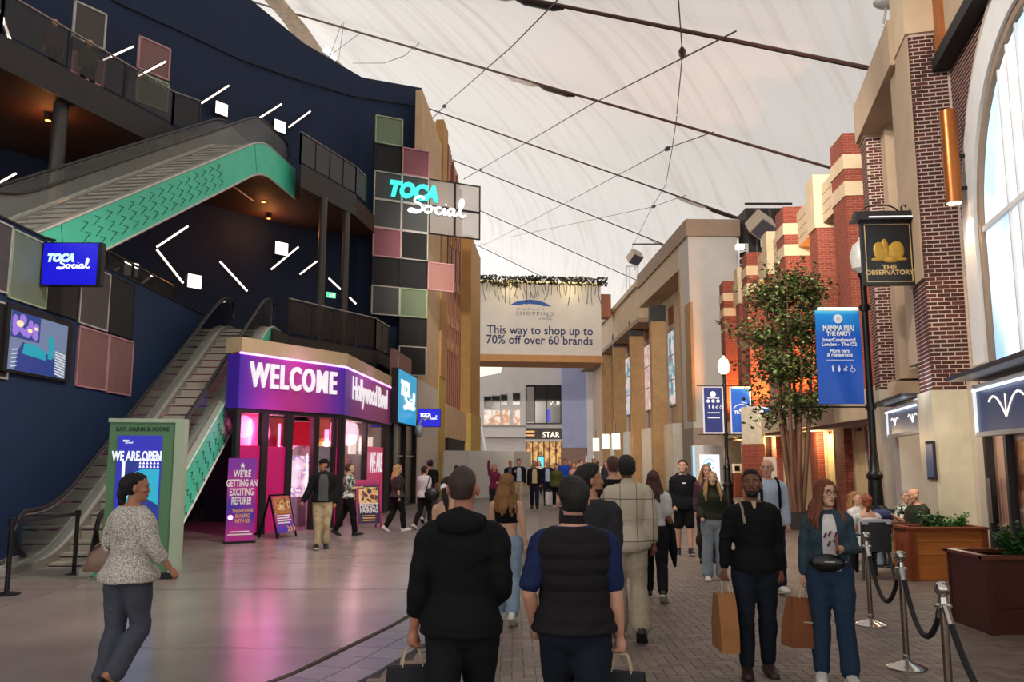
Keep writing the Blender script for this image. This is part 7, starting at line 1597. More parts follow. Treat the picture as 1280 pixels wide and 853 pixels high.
def finish(jobs, root, scale):
    """remesh every garment and body shell of one person into one continuous smooth surface each, then sculpt folds"""
    tmp = []
    for nm, mb, mt, vox, sm, fold, hook, par, lab in jobs:
        me = bpy.data.meshes.new(nm); me.from_pydata(mb.v, [], mb.f); fix_normals(me); o = bpy.data.objects.new('tmp', me); COL.objects.link(o)
        r = o.modifiers.new('r', 'REMESH'); r.mode = 'VOXEL'; r.voxel_size = vox; r.adaptivity = 0
        if sm: q = o.modifiers.new('s', 'SMOOTH'); q.factor = .5; q.iterations = sm
        tmp.append(o)
    dg = bpy.context.evaluated_depsgraph_get(); made = {}
    for o, (nm, mb, mt, vox, sm, fold, hook, par, lab) in zip(tmp, jobs):
        me = bpy.data.meshes.new_from_object(o.evaluated_get(dg)); n = len(me.vertices); co = np.empty(n*3); me.vertices.foreach_get('co', co); co = co.reshape(-1, 3)
        if fold or hook:
            no = np.empty(n*3); me.vertices.foreach_get('normal', no); no = no.reshape(-1, 3); d = np.zeros(n)
            if fold: d += fold*fold_noise(co, len(made)*7+n % 97)
            if hook: d += hook(co, no)
            co = co+no*d[:, None]; me.vertices.foreach_set('co', co.ravel())
        me.polygons.foreach_set('use_smooth', [True]*len(me.polygons)); me.materials.clear(); me.materials.append(MATS[mt]); me.update(); me.name = nm
        ob = bpy.data.objects.new(nm, me); COL.objects.link(ob); ob.parent = made[par] if par else root
        if lab: ob['label'] = lab
        made.setdefault(nm, ob)
    for o in tmp: m_ = o.data; bpy.data.objects.remove(o); bpy.data.meshes.remove(m_)
    return made
WALK = {1: ((0, .36, -1), (0, .05, -1), -.12), -1: ((0, -.16, -1), (0, -.58, -1), .55)}
WALK2 = {-1: WALK[1], 1: WALK[-1]}
STAND = {1: ((.04, .03, -1), (.02, -.03, -1), 0), -1: ((-.04, .0, -1), (-.02, -.06, -1), 0)}
SIT = {1: ((.12, 1, -.06), (.02, .1, -1), 0), -1: ((-.12, 1, -.06), (-.02, -.05, -1), 0)}
def mesh_child(nm, mb, mt, par, b, smooth=True, lab=None):
    b.place(mb); o = mb.build(nm, mt, None, smooth=smooth, angle=60); o.parent = par
    if lab: o['label'] = lab
    return o
def person(label, x, y, face, H=1.72, skin='skin_light', top=None, legs_c=None, shoe='shoe_black', sole='sole_dark', hair=None, det=1, pose=None, arms=None, head=(0, 0, 0), fem=False, build=1., lean=(0, 0), curl=.5, shorts=False, skirt=None, z=0., group=None, extras=None, sit=False, fine_face=None, wide=.012):
    """face: heading of the figure, degrees from straight-away (0) turning right (90); det 3 nearest .. 0 far.
    top: dict(kind, mat, sleeve, off, z0, z1, flare, hook)"""
    b = Body(H, fem, build, lean, pose or (WALK if random.random() < .5 else WALK2), arms, head, sit=sit)
    root = thing('person', label, 'person', (x, y, z), group, -math.radians(face))
    vox = {3: .009, 2: .0125, 1: .018, 0: .027}[det]; fold = {3: .0075, 2: .007, 1: .005, 0: 0}[det]
    ff = det >= 1 if fine_face is None else fine_face
    jobs = []
    m = MB(); b.torso(m); b.head(m, ff)
    for q in (-1, 1):
        b.arm(m, q); b.leg(m, q); b.foot(m, q)
        if det >= 1: b.hand(m, q, curl[q] if isinstance(curl, dict) else curl)
        else: limb(m, [b.wr[q], b.wr[q]+b.hd[q]*.09, b.wr[q]+b.hd[q]*.15], [.026, .036, .022], 8)
    b.place(m); jobs.append(('body', m, skin, {3: .0078, 2: .0105, 1: .0145, 0: .024}[det], {3: 3, 2: 2, 1: 2, 0: 2}[det], 0, None, None, None))
    for t in (top or []):
        m = MB(); off = t.get('off', .012); b.torso(m, off, t.get('z0', .9), t.get('z1', 1.485), t.get('flare', 0), .014 if t.get('z0', .9) < 1.0 else 0)
        sl = t.get('sleeve', 2)
        if sl:
            for q in (-1, 1): b.arm(m, q, off*t.get('sl_off', .9), sl if not isinstance(sl, dict) else sl[q], t.get('sl_w', 1.))
        if t.get('collar'): limb(m, [b.neck0-V3(0, .0, .02), b.neck0.lerp(b.neck1, t['collar'])], [.075, .066], 16)
        if t.get('hood'): m.ball(b.tor(V3(0, -.115, 1.455)), (.13, .06, .075), 16, 10, b.rot); limb(m, [b.tor(V3(-.11, -.06, 1.47)), b.tor(V3(0, -.1, 1.5)), b.tor(V3(.11, -.06, 1.47))], [.035, .045, .035], 10)
        if t.get('extra'): t['extra'](b, m)
        b.place(m); jobs.append((t['name'], m, t['mat'], vox*t.get('vk', 1), {3: 5, 2: 4, 1: 3, 0: 2}[det], fold*t.get('fk', 1), t.get('hook'), None, t.get('label')))
    if legs_c:
        m = MB(); 
        if not skirt: b.torso(m, .02, .80, 1.02)
        if skirt: b.torso(m, .012, .86, 1.02); X, Y = V3(1, 0, 0), V3(0, 1, 0); m.loft([ring(V3(0, 0, 1.0), X, Y, .16, .12, 20), ring(V3(0, 0, .85), X, Y, .2, .16, 20), ring(V3(0, .02, skirt), X, Y, .25, .22, 20)])
        else:
            for q in (-1, 1): b.leg(m, q, .02, .85 if shorts else 1.94, .05 if shorts else wide)
        b.place(m); jobs.append(('shorts' if shorts else 'skirt' if skirt else 'trousers', m, legs_c, vox*1.15, {3: 6, 2: 5, 1: 3, 0: 2}[det], fold*1.1, None, None, None))
    for q in (-1, 1):
        m = MB(); b.foot(m, q, .008); b.place(m); jobs.append(('shoe', m, shoe, max(vox*.85, .0095), 3 if det else 1, 0, None, None, None))
    if hair: hair(b, jobs, det)
    made = finish(jobs, root, H)
    shoes = [o for o in bpy.data.objects if o.parent == root and o.name.startswith('shoe')]
    if det >= 1:
        for q, so in zip((-1, 1), shoes): m = MB(); b.foot(m, q, .008, True); mesh_child('sole', m, sole, so, b)
    if ff and det >= 1:
        bo = made['body']
        for q in (-1, 1):
            m = MB(); m.ball(b.H(q*.031, .0835, .003), (.0125, .008, .0052), 12, 8, b.hrot); e = mesh_child('eye', m, 'eye_white', bo, b); m = MB(); m.ball(b.H(q*.031, .0885, .003), (.0058, .0042, .0052), 10, 6, b.hrot); mesh_child('iris', m, 'iris_dark', bo, b)
            m = MB(); limb(m, [b.H(q*.014, .1005, .023), b.H(q*.03, .098, .029), b.H(q*.048, .085, .024)], [.003, .0042, .0025], 6); mesh_child('eyebrow', m, 'hair_dark', bo, b)
        m = MB(); limb(m, [b.H(-.022, .0855, -.0635), b.H(0, .1, -.0605), b.H(.022, .0855, -.0635)], [.0032, .0052, .0032], 8); limb(m, [b.H(-.02, .0845, -.0695), b.H(0, .098, -.0705), b.H(.02, .0845, -.0695)], [.0032, .006, .0032], 8); mesh_child('lips', m, 'lip', bo, b)
    if extras: extras(b, root, made)
    b.root = root; b.made = made
    return b
# -- hair styles ---------------------------------------------------------------
def strands(freq, amp):
    def h(co, no): a = np.arctan2(co[:, 1], co[:, 0]); return amp*np.sin(a*freq+co[:, 2]*30+2*np.sin(co[:, 2]*17))+amp*.6*np.sin(a*freq*2.3+co[:, 2]*9)
    return h
def cap_hair(m, b, th=.012, back=.0, low=-.055):
    X, Y = b.hrot @ V3(1, 0, 0), b.hrot @ V3(0, 1, 0); fw = .93 if b.fem else 1.
    for _ in (0,):
        rings = []
        for i in range(15):
            z = low+(.130-low)*i/14; HDz = np.interp(z, [-.118, -.09, -.04, .02, .07, .106, .128], [.03, .05, .0635, .073, .073, .047, .012]); HDy = np.interp(z, [-.118, -.09, -.04, .02, .07, .106, .128], [.03, .055, .084, .097, .096, .064, .015])
            rings.append(ring(b.H(0, np.interp(z, [.03, .06, .085, .13], [-.046, -.034, -.014, -.014]), z), X, Y, (HDz+th)*np.interp(z, [-.06, 0, .03], [.86, .92, 1])*fw, HDy*np.interp(z, [-.06, .03, .06, .085], [.74, .78, .86, .98])+th, 20))
        m.loft(rings)
def short_hair(mat, th=.014, buzz=False, top=.0, low=-.06):
    def f(b, jobs, det):
        m = MB(); cap_hair(m, b, th, low=low)
        if top: m.ball(b.H(0, .012, .102), (.066, .082, .03+top), 14, 8, b.hrot)
        b.place(m); jobs.append(('hair', m, mat, .0095 if det >= 2 else .013 if det else .024, 5 if det else 2, .0 if buzz else .0025, None if buzz or not det else strands(24, .0018), None, None))
    return f
def long_hair(mat, length=.36, width=.085, wave=.012, front=False, pony=False, bun=False, th=.016, part=True):
    def f(b, jobs, det):
        m = MB(); cap_hair(m, b, th)
        if pony:
            limb(m, [b.H(0, -.1, .03), b.H(0, -.135, -.01), b.H(0, -.13, -.12), b.H(0.01, -.11, -length)], [.03, .036, .034, .014], 12)
        elif bun: m.ball(b.H(0, -.105, -.045), (.045, .04, .06), 12, 8, b.hrot); limb(m, [b.H(0, -.1, -.05), b.H(-.01, -.1, -.13), b.H(-.015, -.085, -.17)], [.034, .03, .014], 10)
        else:
            bk = b.rot @ V3(0, -1, 0); dn = V3(0, 0, -1)
            nl = 9
            for i in range(nl):
                a = -1.35+2.7*i/(nl-1); sx_ = math.sin(a); cy_ = -math.cos(a); p0 = b.H(sx_*.066, cy_*.075-.015, .03); p1 = b.H(sx_*.080, cy_*.085-.02, -.06)
                L_ = length*(.92+.08*math.cos(i*2.1)); p2 = p1+dn*L_*.45+b.rot @ V3(sx_*width*.45, cy_*.03, 0); p3 = p1+dn*L_*.95+b.rot @ V3(sx_*width*.75+.01*math.sin(i*3), cy_*.05-.01, 0)
                limb(m, [p0, p1, p1.lerp(p2, .5)+V3(wave*math.sin(i*2), wave*math.cos(i), 0), p2, p2.lerp(p3, .5)+V3(-wave*math.sin(i*2.3), wave*math.cos(i), 0), p3], [.026, .034, .034, .034, .03, .014], 10)
            if front:
                for q in (-1, 1):
                    for j in range(3):
                        p0 = b.H(q*(.045+.01*j), .058-.03*j, .075); p1 = b.H(q*.083, .04-.025*j, -.02); p2 = b.H(q*(.098+.012*j), .045-.03*j, -.14); p3 = p2+V3(0, 0, -length*.55)+b.rot @ V3(q*.02, .055-.02*j, 0)
                        limb(m, [p0, p1, p2, p2.lerp(p3, .5)+b.rot @ V3(q*wave, .02, 0), p3], [.014, .022, .028, .027, .012], 10)
        b.place(m); jobs.append(('hair', m, mat, .0095 if det >= 2 else .013 if det else .024, 3, .0012 if det else 0, strands(26, .0035) if det else None, None, None))
    return f
def beard(b, made, mat='hair_black'):
    m = MB(); X, Y = b.hrot @ V3(1, 0, 0), b.hrot @ V3(0, 1, 0)
    m.loft([ring(b.H(0, y, z), X, Y, rx, ry, 18) for z, y, rx, ry in ((-.124, .05, .022, .026), (-.112, .052, .04, .042), (-.09, .04, .054, .059), (-.074, .028, .0605, .0685))]); limb(m, [b.H(-.03, .084, -.062), b.H(-.015, .095, -.052), b.H(.015, .095, -.052), b.H(.03, .084, -.062)], [.004, .0055, .0055, .004], 6)
    return mesh_child('beard', m, mat, made['body'], b)
T = lambda name, mat, **k: dict(name=name, mat=mat, **k)
def X_of(px, Y): return at_y(px, 575, Y).x
# -- things carried --------------------------------------------------------------
def world(b, p): return b.root.matrix_basis @ b.fin(p)
def paper_bag(label, top, w_, d_, h_, yaw, mat, handles='string', mark=None, tilt=0., txt=None):
    o = thing('shopping_bag', label, 'bag', top); R_ = Matrix.Rotation(yaw, 3, 'Z') @ Matrix.Rotation(tilt, 3, 'Y'); P = lambda x, y, z: Vector(top)+R_ @ V3(x, y, z-.09)
    mb = MB(); st = [(-h_, 1., 1.), (-h_*.6, 1.02, .98), (-h_*.25, 1., .7), (-.005, .98, .42)]; rings = []
    for z, a, b_ in st: rings.append([P(-w_/2*a, -d_/2*b_, z), P(0, -d_/2*b_*1.03, z), P(w_/2*a, -d_/2*b_, z), P(w_/2*a*.97, 0, z), P(w_/2*a, d_/2*b_, z), P(0, d_/2*b_*1.03, z), P(-w_/2*a, d_/2*b_, z), P(-w_/2*a*.97, 0, z)])
    mb.loft(rings); mb.build('body', mat, o)
    for q in (-1, 1):
        y = q*d_*.2; MB().tube([P(-w_*.22, y, -.01), P(-w_*.17, y*.7, .055), P(-.03, y*.25, .085), P(.03, y*.25, .085), P(w_*.17, y*.7, .055), P(w_*.22, y, -.01)], .005, 6).build('handle', handles, o)
    if mark: 
        mb = MB(); mb.prism([P(-w_*.3, -d_*.52, -h_*.85), P(w_*.45, -d_*.52, -h_*.85), P(w_*.45, -d_*.47, -h_*.35)], R_ @ V3(0, -.004, 0)); mb.build('printed_mark', mark, o)
    if txt: MB().prism([P(-w_*.2, -d_*.53, -h_*.5), P(w_*.22, -d_*.53, -h_*.5), P(w_*.22, -d_*.53, -h_*.47), P(-w_*.2, -d_*.53, -h_*.47)], R_ @ V3(0, -.004, 0)).build('printed_line', 'string', o)
    return o
def shoulder_strap(b, root, q, hipq, mat, bag=True, name='handbag', size=(.13, .05, .1), label=None, zb=.95, yb=.0, par=None):
    """strap over one shoulder to a bag at the hip; the bag is a thing of its own"""
    pts = [b.sh[q]+V3(-q*.06, .0, .075), b.sh[q]+V3(-q*.02, -.1, -.02), V3(hipq*.2, -.08+yb, zb+.1)]
    pass
# ================= the crowd
L_HANG = {1: ((.14, -.12, -1), (.06, .10, -1)), -1: ((-.14, .12, -1), (-.05, .3, -1))}
def quilt(co, no): return .011*np.abs(np.sin(co[:, 2]*math.pi/.085))-.004+.0025*np.sin(co[:, 0]*31+np.sin(co[:, 2]*37)*2)
def coll(b, m): limb(m, [b.neck0-V3(0, .005, .03), b.neck0.lerp(b.neck1, .28)], [.085, .07], 18)
# 1 man in black, seen from behind
def ex1(b, root, made): pass
p1 = person('man in a black hooded top with cropped hair seen from behind carrying a dark bag', X_of(579, 4.72), 4.72, 3, 1.75, 'skin_red', [T('hooded_top', 'c_black', off=.022, z0=.86, sleeve={-1: 1.62, 1: 1.8}, sl_off=.8, flare=.09, hood=True, fk=1.3)], 'c_black2', hair=short_hair('hair_buzz', .004, True, low=-.05), det=3, head=(-.12, -.05, .02), build=1.02, arms={-1: ((-.24, -.05, -1), (-.12, .12, -1)), 1: ((.2, -.12, -1), (-.25, .75, -.55))}, curl={-1: .75, 1: .5})
paper_bag('dark paper bag with a white stripe held by the man in black', world(p1, p1.wr[-1]+p1.hd[-1]*.115), .26, .12, .3, .35, 'c_charcoal', 'string', 'print_white')
# 2 man in padded vest
p2 = person('man in a black quilted vest over a navy T-shirt seen from behind', X_of(716, 4.7), 4.7, 2, 1.69, 'skin_pink', [T('t_shirt', 'c_tee_navy', off=.014, z0=.95, sleeve=.85, sl_w=1.1), T('padded_vest', 'c_vest', off=.036, z0=.92, sleeve=0, hook=quilt, extra=coll, fk=.5, flare=.03, vk=.85)], 'c_jeans_dark', hair=short_hair('hair_black', .014, top=.004), det=3, head=(.1, -.04, 0), build=1.06, arms={-1: ((-.32, -.16, -1), (.1, .52, -.85)), 1: ((.22, .0, -1), (.1, .16, -1))}, curl={-1: .6, 1: .9})
paper_bag('black paper bag with a white corner held by the man in the vest', world(p2, p2.wr[1]+p2.hd[1]*.115), .25, .12, .3, -.3, 'c_charcoal', 'string', 'print_white')
# 3 woman in speckled knit, left
def ex3(b, root, made): pass
p3 = person('woman in a speckled cream knit top and grey trousers walking past the kiosk', X_of(170, 6.9), 6.9, 24, 1.67, 'skin_tan', [T('knit_top', 'c_knit', off=.028, z0=.87, sleeve={-1: 1.85, 1: 1.5}, sl_w=1.05, flare=.14, fk=1.2)], 'c_slate', shoe='skin_tan', hair=long_hair('hair_black', bun=True), det=3, fem=True, build=1.12, head=(-.75, .02, 0), pose={-1: ((0, -.05, -1), (0, -.22, -1), .12), 1: ((0, .16, -1), (0, -.75, -1), .75)}, arms={-1: ((-.28, -.1, -1), (-.1, .5, -.8)), 1: ((.35, .12, -1), (.35, .5, -.8))}, wide=.03)
sh = world(p3, p3.sh[-1]+V3(.03, 0, .06)); hip = world(p3, V3(-.24, -.05, 1.08))
hb3 = thing('handbag', 'taupe handbag hanging from the shoulder of the woman in the knit top', 'bag', hip)
mb = MB(); R_ = Matrix.Rotation(-math.radians(24)+.35, 3, 'Z'); rings = []
for z, w_, d_ in ((-.14, .15, .055), (-.13, .165, .065), (-.02, .13, .05), (.07, .07, .03), (.09, .04, .02)): rings.append([hip+R_ @ V3(w_*math.copysign(abs(math.cos(a))**.6, math.cos(a)), d_*math.copysign(abs(math.sin(a))**.6, math.sin(a)), z) for a in [2*math.pi*k/16 for k in range(16)]])
mb.loft(rings); mb.build('body', 'leather_tan', hb3, smooth=True, angle=60)
MB().tube([hip+V3(0, 0, .08), hip.lerp(sh, .45)+V3(-.02, -.05, 0), sh+V3(-.01, -.06, .0), sh+V3(.01, .02, .035)], .013, 6).build('strap', 'c_brown', hb3, smooth=True); MB().tube([hip+R_ @ V3(-.08, -.055, .03), hip+R_ @ V3(0, -.04, .085), hip+R_ @ V3(.08, -.055, .03)], .006, 5).build('piping', 'c_brown', hb3)
# 4, 5 couple walking towards the camera
def bag_strap(b, root, made): m = MB(); m.tube([b.tor(V3(q*.1, y, z)) for q, y, z in ((1, -.1, 1.4), (1.15, 0, 1.5), (1.05, .1, 1.43), (.95, .15, 1.3))], .012, 6); mesh_child('bag_strap', m, 'c_khaki', root, b)
def ex4(b, root, made): beard(b, made); m = MB(); limb(m, [b.tor(V3(0, .065, 1.47)), b.tor(V3(0, .10, 1.435))], [.03, .016], 8); mesh_child('collar_patch', m, 'c_tan', root, b); bag_strap(b, root, made)
p4 = person('bearded man in a black shirt and dark jeans carrying a brown paper bag', X_of(938, 7.35), 7.35, 186, 1.675, 'skin_brown', [T('shirt', 'c_black', off=.018, z0=.88, sleeve=1.9, flare=.03, fk=1.4, collar=.2)], 'c_jeans_dark', shoe='shoe_brown', hair=short_hair('hair_black', .016, top=.012), det=3, head=(-.22, -.28, .05), build=1.03, pose={1: ((.03, .10, -1), (.0, -.05, -1), 0), -1: ((-.02, -.04, -1), (-.02, -.20, -1), .15)}, arms={1: ((.28, -.02, -1), (.12, .22, -1)), -1: ((-.16, -.05, -1), (-.02, .12, -1))}, curl={1: .95, -1: .5}, extras=ex4)
paper_bag('tall light brown paper bag held by the bearded man', world(p4, p4.wr[1]+p4.hd[1]*.115), .15, .34, .46, .0, 'kraft', 'string')
def ex5(b, root, made):
    for q in (-1, 1):
        m = MB(); n = 14; m.tube([b.H(q*.031+.024*math.cos(2*math.pi*k/n), .1045, .002+.021*math.sin(2*math.pi*k/n)) for k in range(n+1)], .0022, 5); mesh_child('glasses_rim', m, 'spec_black', root, b); m = MB(); m.tube([b.H(q*.055, .103, .006), b.H(q*.078, .0, .004)], .002, 5); mesh_child('glasses_arm', m, 'spec_black', root, b)
    m = MB(); m.tube([b.H(-.008, .107, .004), b.H(.008, .107, .004)], .002, 5); mesh_child('glasses_bridge', m, 'spec_black', root, b)
    m = MB()
    for k, (x, z, l) in enumerate(((-.05, 1.30, .1), (.0, 1.31, .1), (.04, 1.29, .08), (-.04, 1.24, .06), (.01, 1.22, .09))): m.bar(b.tor(V3(x-.01, .182, z)), b.tor(V3(x+.01, .176, z-l*.5)), .016, .012, (0, 1, 0))
    mesh_child('printed_letters', m, 'c_magenta', root, b)
p5 = person('woman in a denim jacket and jeans with long auburn hair and glasses', X_of(1030, 7.2), 7.2, 195, 1.615, 'skin_light', [T('white_top', 'c_white', off=.004, z0=.95, z1=1.43, sleeve=0), T('denim_jacket', 'c_denim_jacket', off=.022, z0=1.04, sleeve=1.93, fk=1.3)], 'c_jeans', shoe='shoe_white', sole='sole_white', hair=long_hair('hair_auburn', .33, .11, .02, front=True, th=.022), det=3, fem=True, head=(.45, -.05, -.06), pose={1: ((.02, .02, -1), (.02, -.04, -1), 0), -1: ((-.03, .2, -1), (-.03, .06, -1), -.1)}, arms={1: ((.2, -.08, -1), (.1, .05, -1)), -1: ((-.25, .02, -1), (.42, .85, .06), (.6, .75, .1))}, curl={1: .95, -1: .35}, extras=ex5, wide=.02)
m = MB(); p5.torso(m, .036, 1.03, 1.45, arc=.36); mesh_child('shirt_front', m, 'c_white', p5.root, p5)
paper_bag('reddish brown paper bag held by the woman in the denim jacket', world(p5, p5.wr[1]+p5.hd[1]*.115), .29, .15, .40, .45, 'kraft_orange', 'string', tilt=.12, txt=1)
bb5 = thing('belt_bag', 'black belt bag worn by the woman in the denim jacket', 'bag', world(p5, V3(.0, .17, 1.03))); c = V3(.03, .165, 1.03); mb = MB(); mb.ball(c, (.15, .05, .08), 16, 10); p5.place(mb); mb.v = [tuple(p5.root.matrix_basis @ Vector(v)) for v in mb.v]; mb.build('body', 'leather_black', bb5, smooth=True); mb = MB(); mb.bar(V3(-.03, .215, 1.045), V3(.06, .215, 1.045), .006, .008); p5.place(mb); mb.v = [tuple(p5.root.matrix_basis @ Vector(v)) for v in mb.v]; mb.build('zip', 'chrome', bb5)
ph = thing('phone', 'phone in the raised hand of the woman in the denim jacket', 'phone', world(p5, p5.wr[-1]+p5.hd[-1]*.1)); mb = MB(); mb.box(p5.wr[-1]+p5.hd[-1]*.11+V3(0, .01, .03), (.02, .08, .14), Matrix.Rotation(.5, 3, 'X')); p5.place(mb); mb.v = [tuple(p5.root.matrix_basis @ Vector(v)) for v in mb.v]; mb.build('case', 'mahogany_top', ph)
# 6 plaid man
p6 = person('man in a cream checked overshirt and beige trousers seen from behind', X_of(783, 8.8), 8.8, 4, 1.80, 'skin_brown', [T('overshirt', 'c_plaid', off=.034, z0=.82, sleeve=1.8, sl_off=.75, flare=.06, fk=1.2, extra=coll)], 'c_beige', hair=short_hair('hair_black', .018, top=.008), det=2, arms={1: ((.22, -.12, -1), (.1, .18, -1)), -1: ((-.25, .1, -1), (-.1, .6, -.7))}, pose={1: ((.02, -.02, -1), (.02, -.5, -1), .6), -1: ((-.02, .16, -1), (0, .02, -1), 0)}, wide=.04)
# 7 crop-top blonde
p7 = person('woman in a black crop top with long wavy blonde hair seen from behind', X_of(633, 9.7), 9.7, 4, 1.63, 'skin_light', [T('crop_top', 'c_black', off=.006, z0=1.16, z1=1.36, sleeve=0)], 'c_jeans_light', shoe='shoe_white', sole='sole_white', hair=long_hair('hair_honey', .34, .07, .022, th=.022), det=2, fem=True, head=(.1, 0, .12), arms={1: ((.2, -.1, -1), (.12, .12, -1)), -1: ((-.2, .05, -1), (-.05, .3, -1))}, wide=.02)
# 8 woman in white tee with black jacket over arm
def ex8(b, root, made): m = MB(); limb(m, [b.wr[1]+V3(-.02, .0, .08), b.wr[1]+V3(.0, -.03, -.1), b.wr[1]+V3(.03, -.05, -.35), b.wr[1]+V3(.05, -.05, -.55)], [.05, .07, .06, .02], 10); b.place(m); o = m.build('held_jacket', 'c_black', None, smooth=True); o.parent = root
p8 = person('woman in a white T-shirt and black trousers carrying a black jacket seen from behind', X_of(816, 11.2), 11.2, 8, 1.64, 'skin_tan', [T('t_shirt', 'c_white', off=.02, z0=1.0, sleeve=.8, sl_w=1.25)], 'c_black2', shoe='shoe_brown', sole='sole_white', hair=long_hair('hair_brown', .26, .07, .015), det=2, fem=True, extras=ex8, arms={1: ((.2, -.05, -1), (.1, .7, -.6)), -1: L_HANG[-1]})
# 9 bearded man in profile behind the vest man
p9 = person('dark-haired bearded man glancing aside between the vest man and the checked shirt', X_of(737, 6.9), 6.9, 8, 1.74, 'skin_tan', [T('t_shirt', 'c_charcoal', off=.015, z0=.88, sleeve=.95, sl_w=1.1)], 'c_black2', hair=short_hair('hair_black', .022, top=.014), det=2, head=(-1.25, -.1, 0), extras=lambda b, r, m: beard(b, m, 'hair_dark'), arms=L_HANG)
# 10 balding man in dark top behind plaid
p10 = person('man with cropped fair hair in a dark top just ahead of the checked shirt', X_of(766, 10.6), 10.6, -4, 1.83, 'skin_pink', [T('sweater', 'c_black2', off=.025, z0=.86)], 'c_black2', hair=short_hair('hair_brown', .004, True), det=1, arms=L_HANG)
# 11 tall boy in black hoodie and shorts
def ex11(b, root, made): m = MB(); m.box(b.tor(V3(0, .147, 1.33)), (.075, .006, .022)); mesh_child('chest_print', m, 'print_white', root, b)
p11 = person('teenager in a black hoodie, black shorts and black trainers walking this way', X_of(853, 16.3), 16.3, 186, 1.76, 'skin_light', [T('hoodie', 'c_black2', off=.03, z0=.82, hood=True, sleeve=1.95, flare=.04)], 'c_black', shoe='shoe_black', sole='sole_white', hair=short_hair('hair_brown', .02, top=.01), det=2, shorts=True, head=(-.25, -.22, 0), pose={1: ((.04, .02, -1), (.02, -.18, -1), .1), -1: ((-.03, .2, -1), (0, .05, -1), -.1)}, extras=ex11, arms={1: ((.15, -.08, -1), (-.1, .4, -.8)), -1: ((-.15, -.1, -1), (-.0, .2, -1))})
# 12 blonde girl with bomber
p12 = person('young woman with long pale blonde hair, olive bomber jacket and light jeans', X_of(889, 13.0), 13.0, 184, 1.60, 'skin_light', [T('bomber_jacket', 'c_green', off=.036, z0=.98, sleeve=1.95, fk=1.6, extra=coll)], 'c_jeans_pale', shoe='shoe_white', sole='sole_white', hair=long_hair('hair_blonde', .42, .05, .01, front=True, th=.02), det=2, fem=True, head=(-.1, -.25, 0), wide=.035, arms={1: ((.25, -.1, -1), (.0, .75, -.55)), -1: ((-.25, -.1, -1), (.0, .7, -.6))}, pose=STAND)
# 13 behind her
p13 = person('woman with brown hair half hidden behind the blonde in the bomber jacket', X_of(882, 15.2), 15.2, 182, 1.70, 'skin_pink', [T('jacket', 'c_plum', off=.03, z0=.9)], 'c_jeans_dark', hair=long_hair('hair_honey', .3, .06, .01, front=True), det=1, fem=True, arms=L_HANG, pose=STAND)
hb13 = thing('handbag', 'small brown handbag beside the blonde in the bomber jacket', 'bag', at_y(877, 676, 13.1)); c = at_y(877, 676, 13.1); MB().ball(c, (.09, .05, .13), 12, 8).build('body', 'c_brown', hb13, smooth=True); MB().tube([c+V3(-.06, 0, .1), c+V3(0, 0, .35), c+V3(.06, 0, .1)], .008, 6).build('handle', 'c_brown', hb13)
# 14 bald man behind the couple
def ex14(b, root, made):
    for q in (-1, 1): m = MB(); m.tube([b.tor(V3(q*.12, y, z)) for y, z in ((-.1, 1.42), (-.02, 1.5), (.08, 1.46), (.145, 1.33), (.14, 1.15), (.05, 1.02))], .02, 6); mesh_child('backpack_strap', m, 'c_black', root, b)
p14 = person('bald older man in a pale shirt and dark shorts behind the bearded man', X_of(958, 11.8), 11.8, 182, 1.79, 'skin_pink', [T('shirt', 'c_lightblue', off=.03, z0=.84, sleeve=1.9)], 'c_navy', shoe='shoe_white', sole='sole_white', hair=None, det=2, head=(-.45, 0, 0), shorts=False, extras=ex14, arms=L_HANG, build=1.05)
# 15 man with cap
def ex15(b, root, made):
    m = MB(); X, Y = b.hrot @ V3(1, 0, 0), b.hrot @ V3(0, 1, 0); m.loft([ring(b.H(0, -.005, z), X, Y, rx, ry, 18) for z, rx, ry in ((.035, .083, .107), (.075, .082, .103), (.11, .06, .078), (.126, .02, .03))]); o = mesh_child('cap', m, 'c_black', root, b); m = MB(); m.prism([b.H(x, y, .045) for x, y in ((-.07, .07), (-.05, .16), (0, .18), (.05, .16), (.07, .07))], b.hrot @ V3(0, 0, .012)); mesh_child('cap_peak', m, 'c_black', o, b)
    m = MB(); b.torso(m, .052, .93, 1.45, arc=.45); mesh_child('shirt_front', m, 'c_grey', root, b)
p15 = person('man in a dark cap, open black jacket and beige trousers before the shop door', X_of(405, 17.3), 17.3, 165, 1.78, 'skin_tan', [T('jacket', 'c_black2', off=.03, z0=.9, extra=coll)], 'c_tan', shoe='shoe_black', sole='sole_white', hair=short_hair('hair_dark', .008), det=2, head=(-1.0, .05, 0), extras=ex15, pose={1: ((0, .06, -1), (0, -.1, -1), 0), -1: ((0, .02, -1), (0, -.3, -1), .3)}, arms={1: ((.4, .1, -1), (.5, .25, -1)), -1: ((-.25, -.15, -1), (.0, .2, -1))}, build=1.04)
# 16 floral woman
p16 = person('woman in a floral white top and black trousers looking at her phone by the A-board', X_of(437, 20.4), 20.4, 82, 1.70, 'skin_light', [T('floral_top', 'c_floral', off=.022, z0=.9, sleeve=.9, sl_w=1.15)], 'c_black', shoe='shoe_black', hair=short_hair('hair_brown', .022), det=2, fem=True, head=(0, -.2, 0), pose={1: ((0, .34, -1), (0, .1, -1), -.1), -1: ((0, -.3, -1), (0, -.5, -1), .5)}, arms={1: ((.05, .15, -1), (-.1, .9, .1)), -1: ((-.1, -.1, -1), (.0, .5, -.8))})
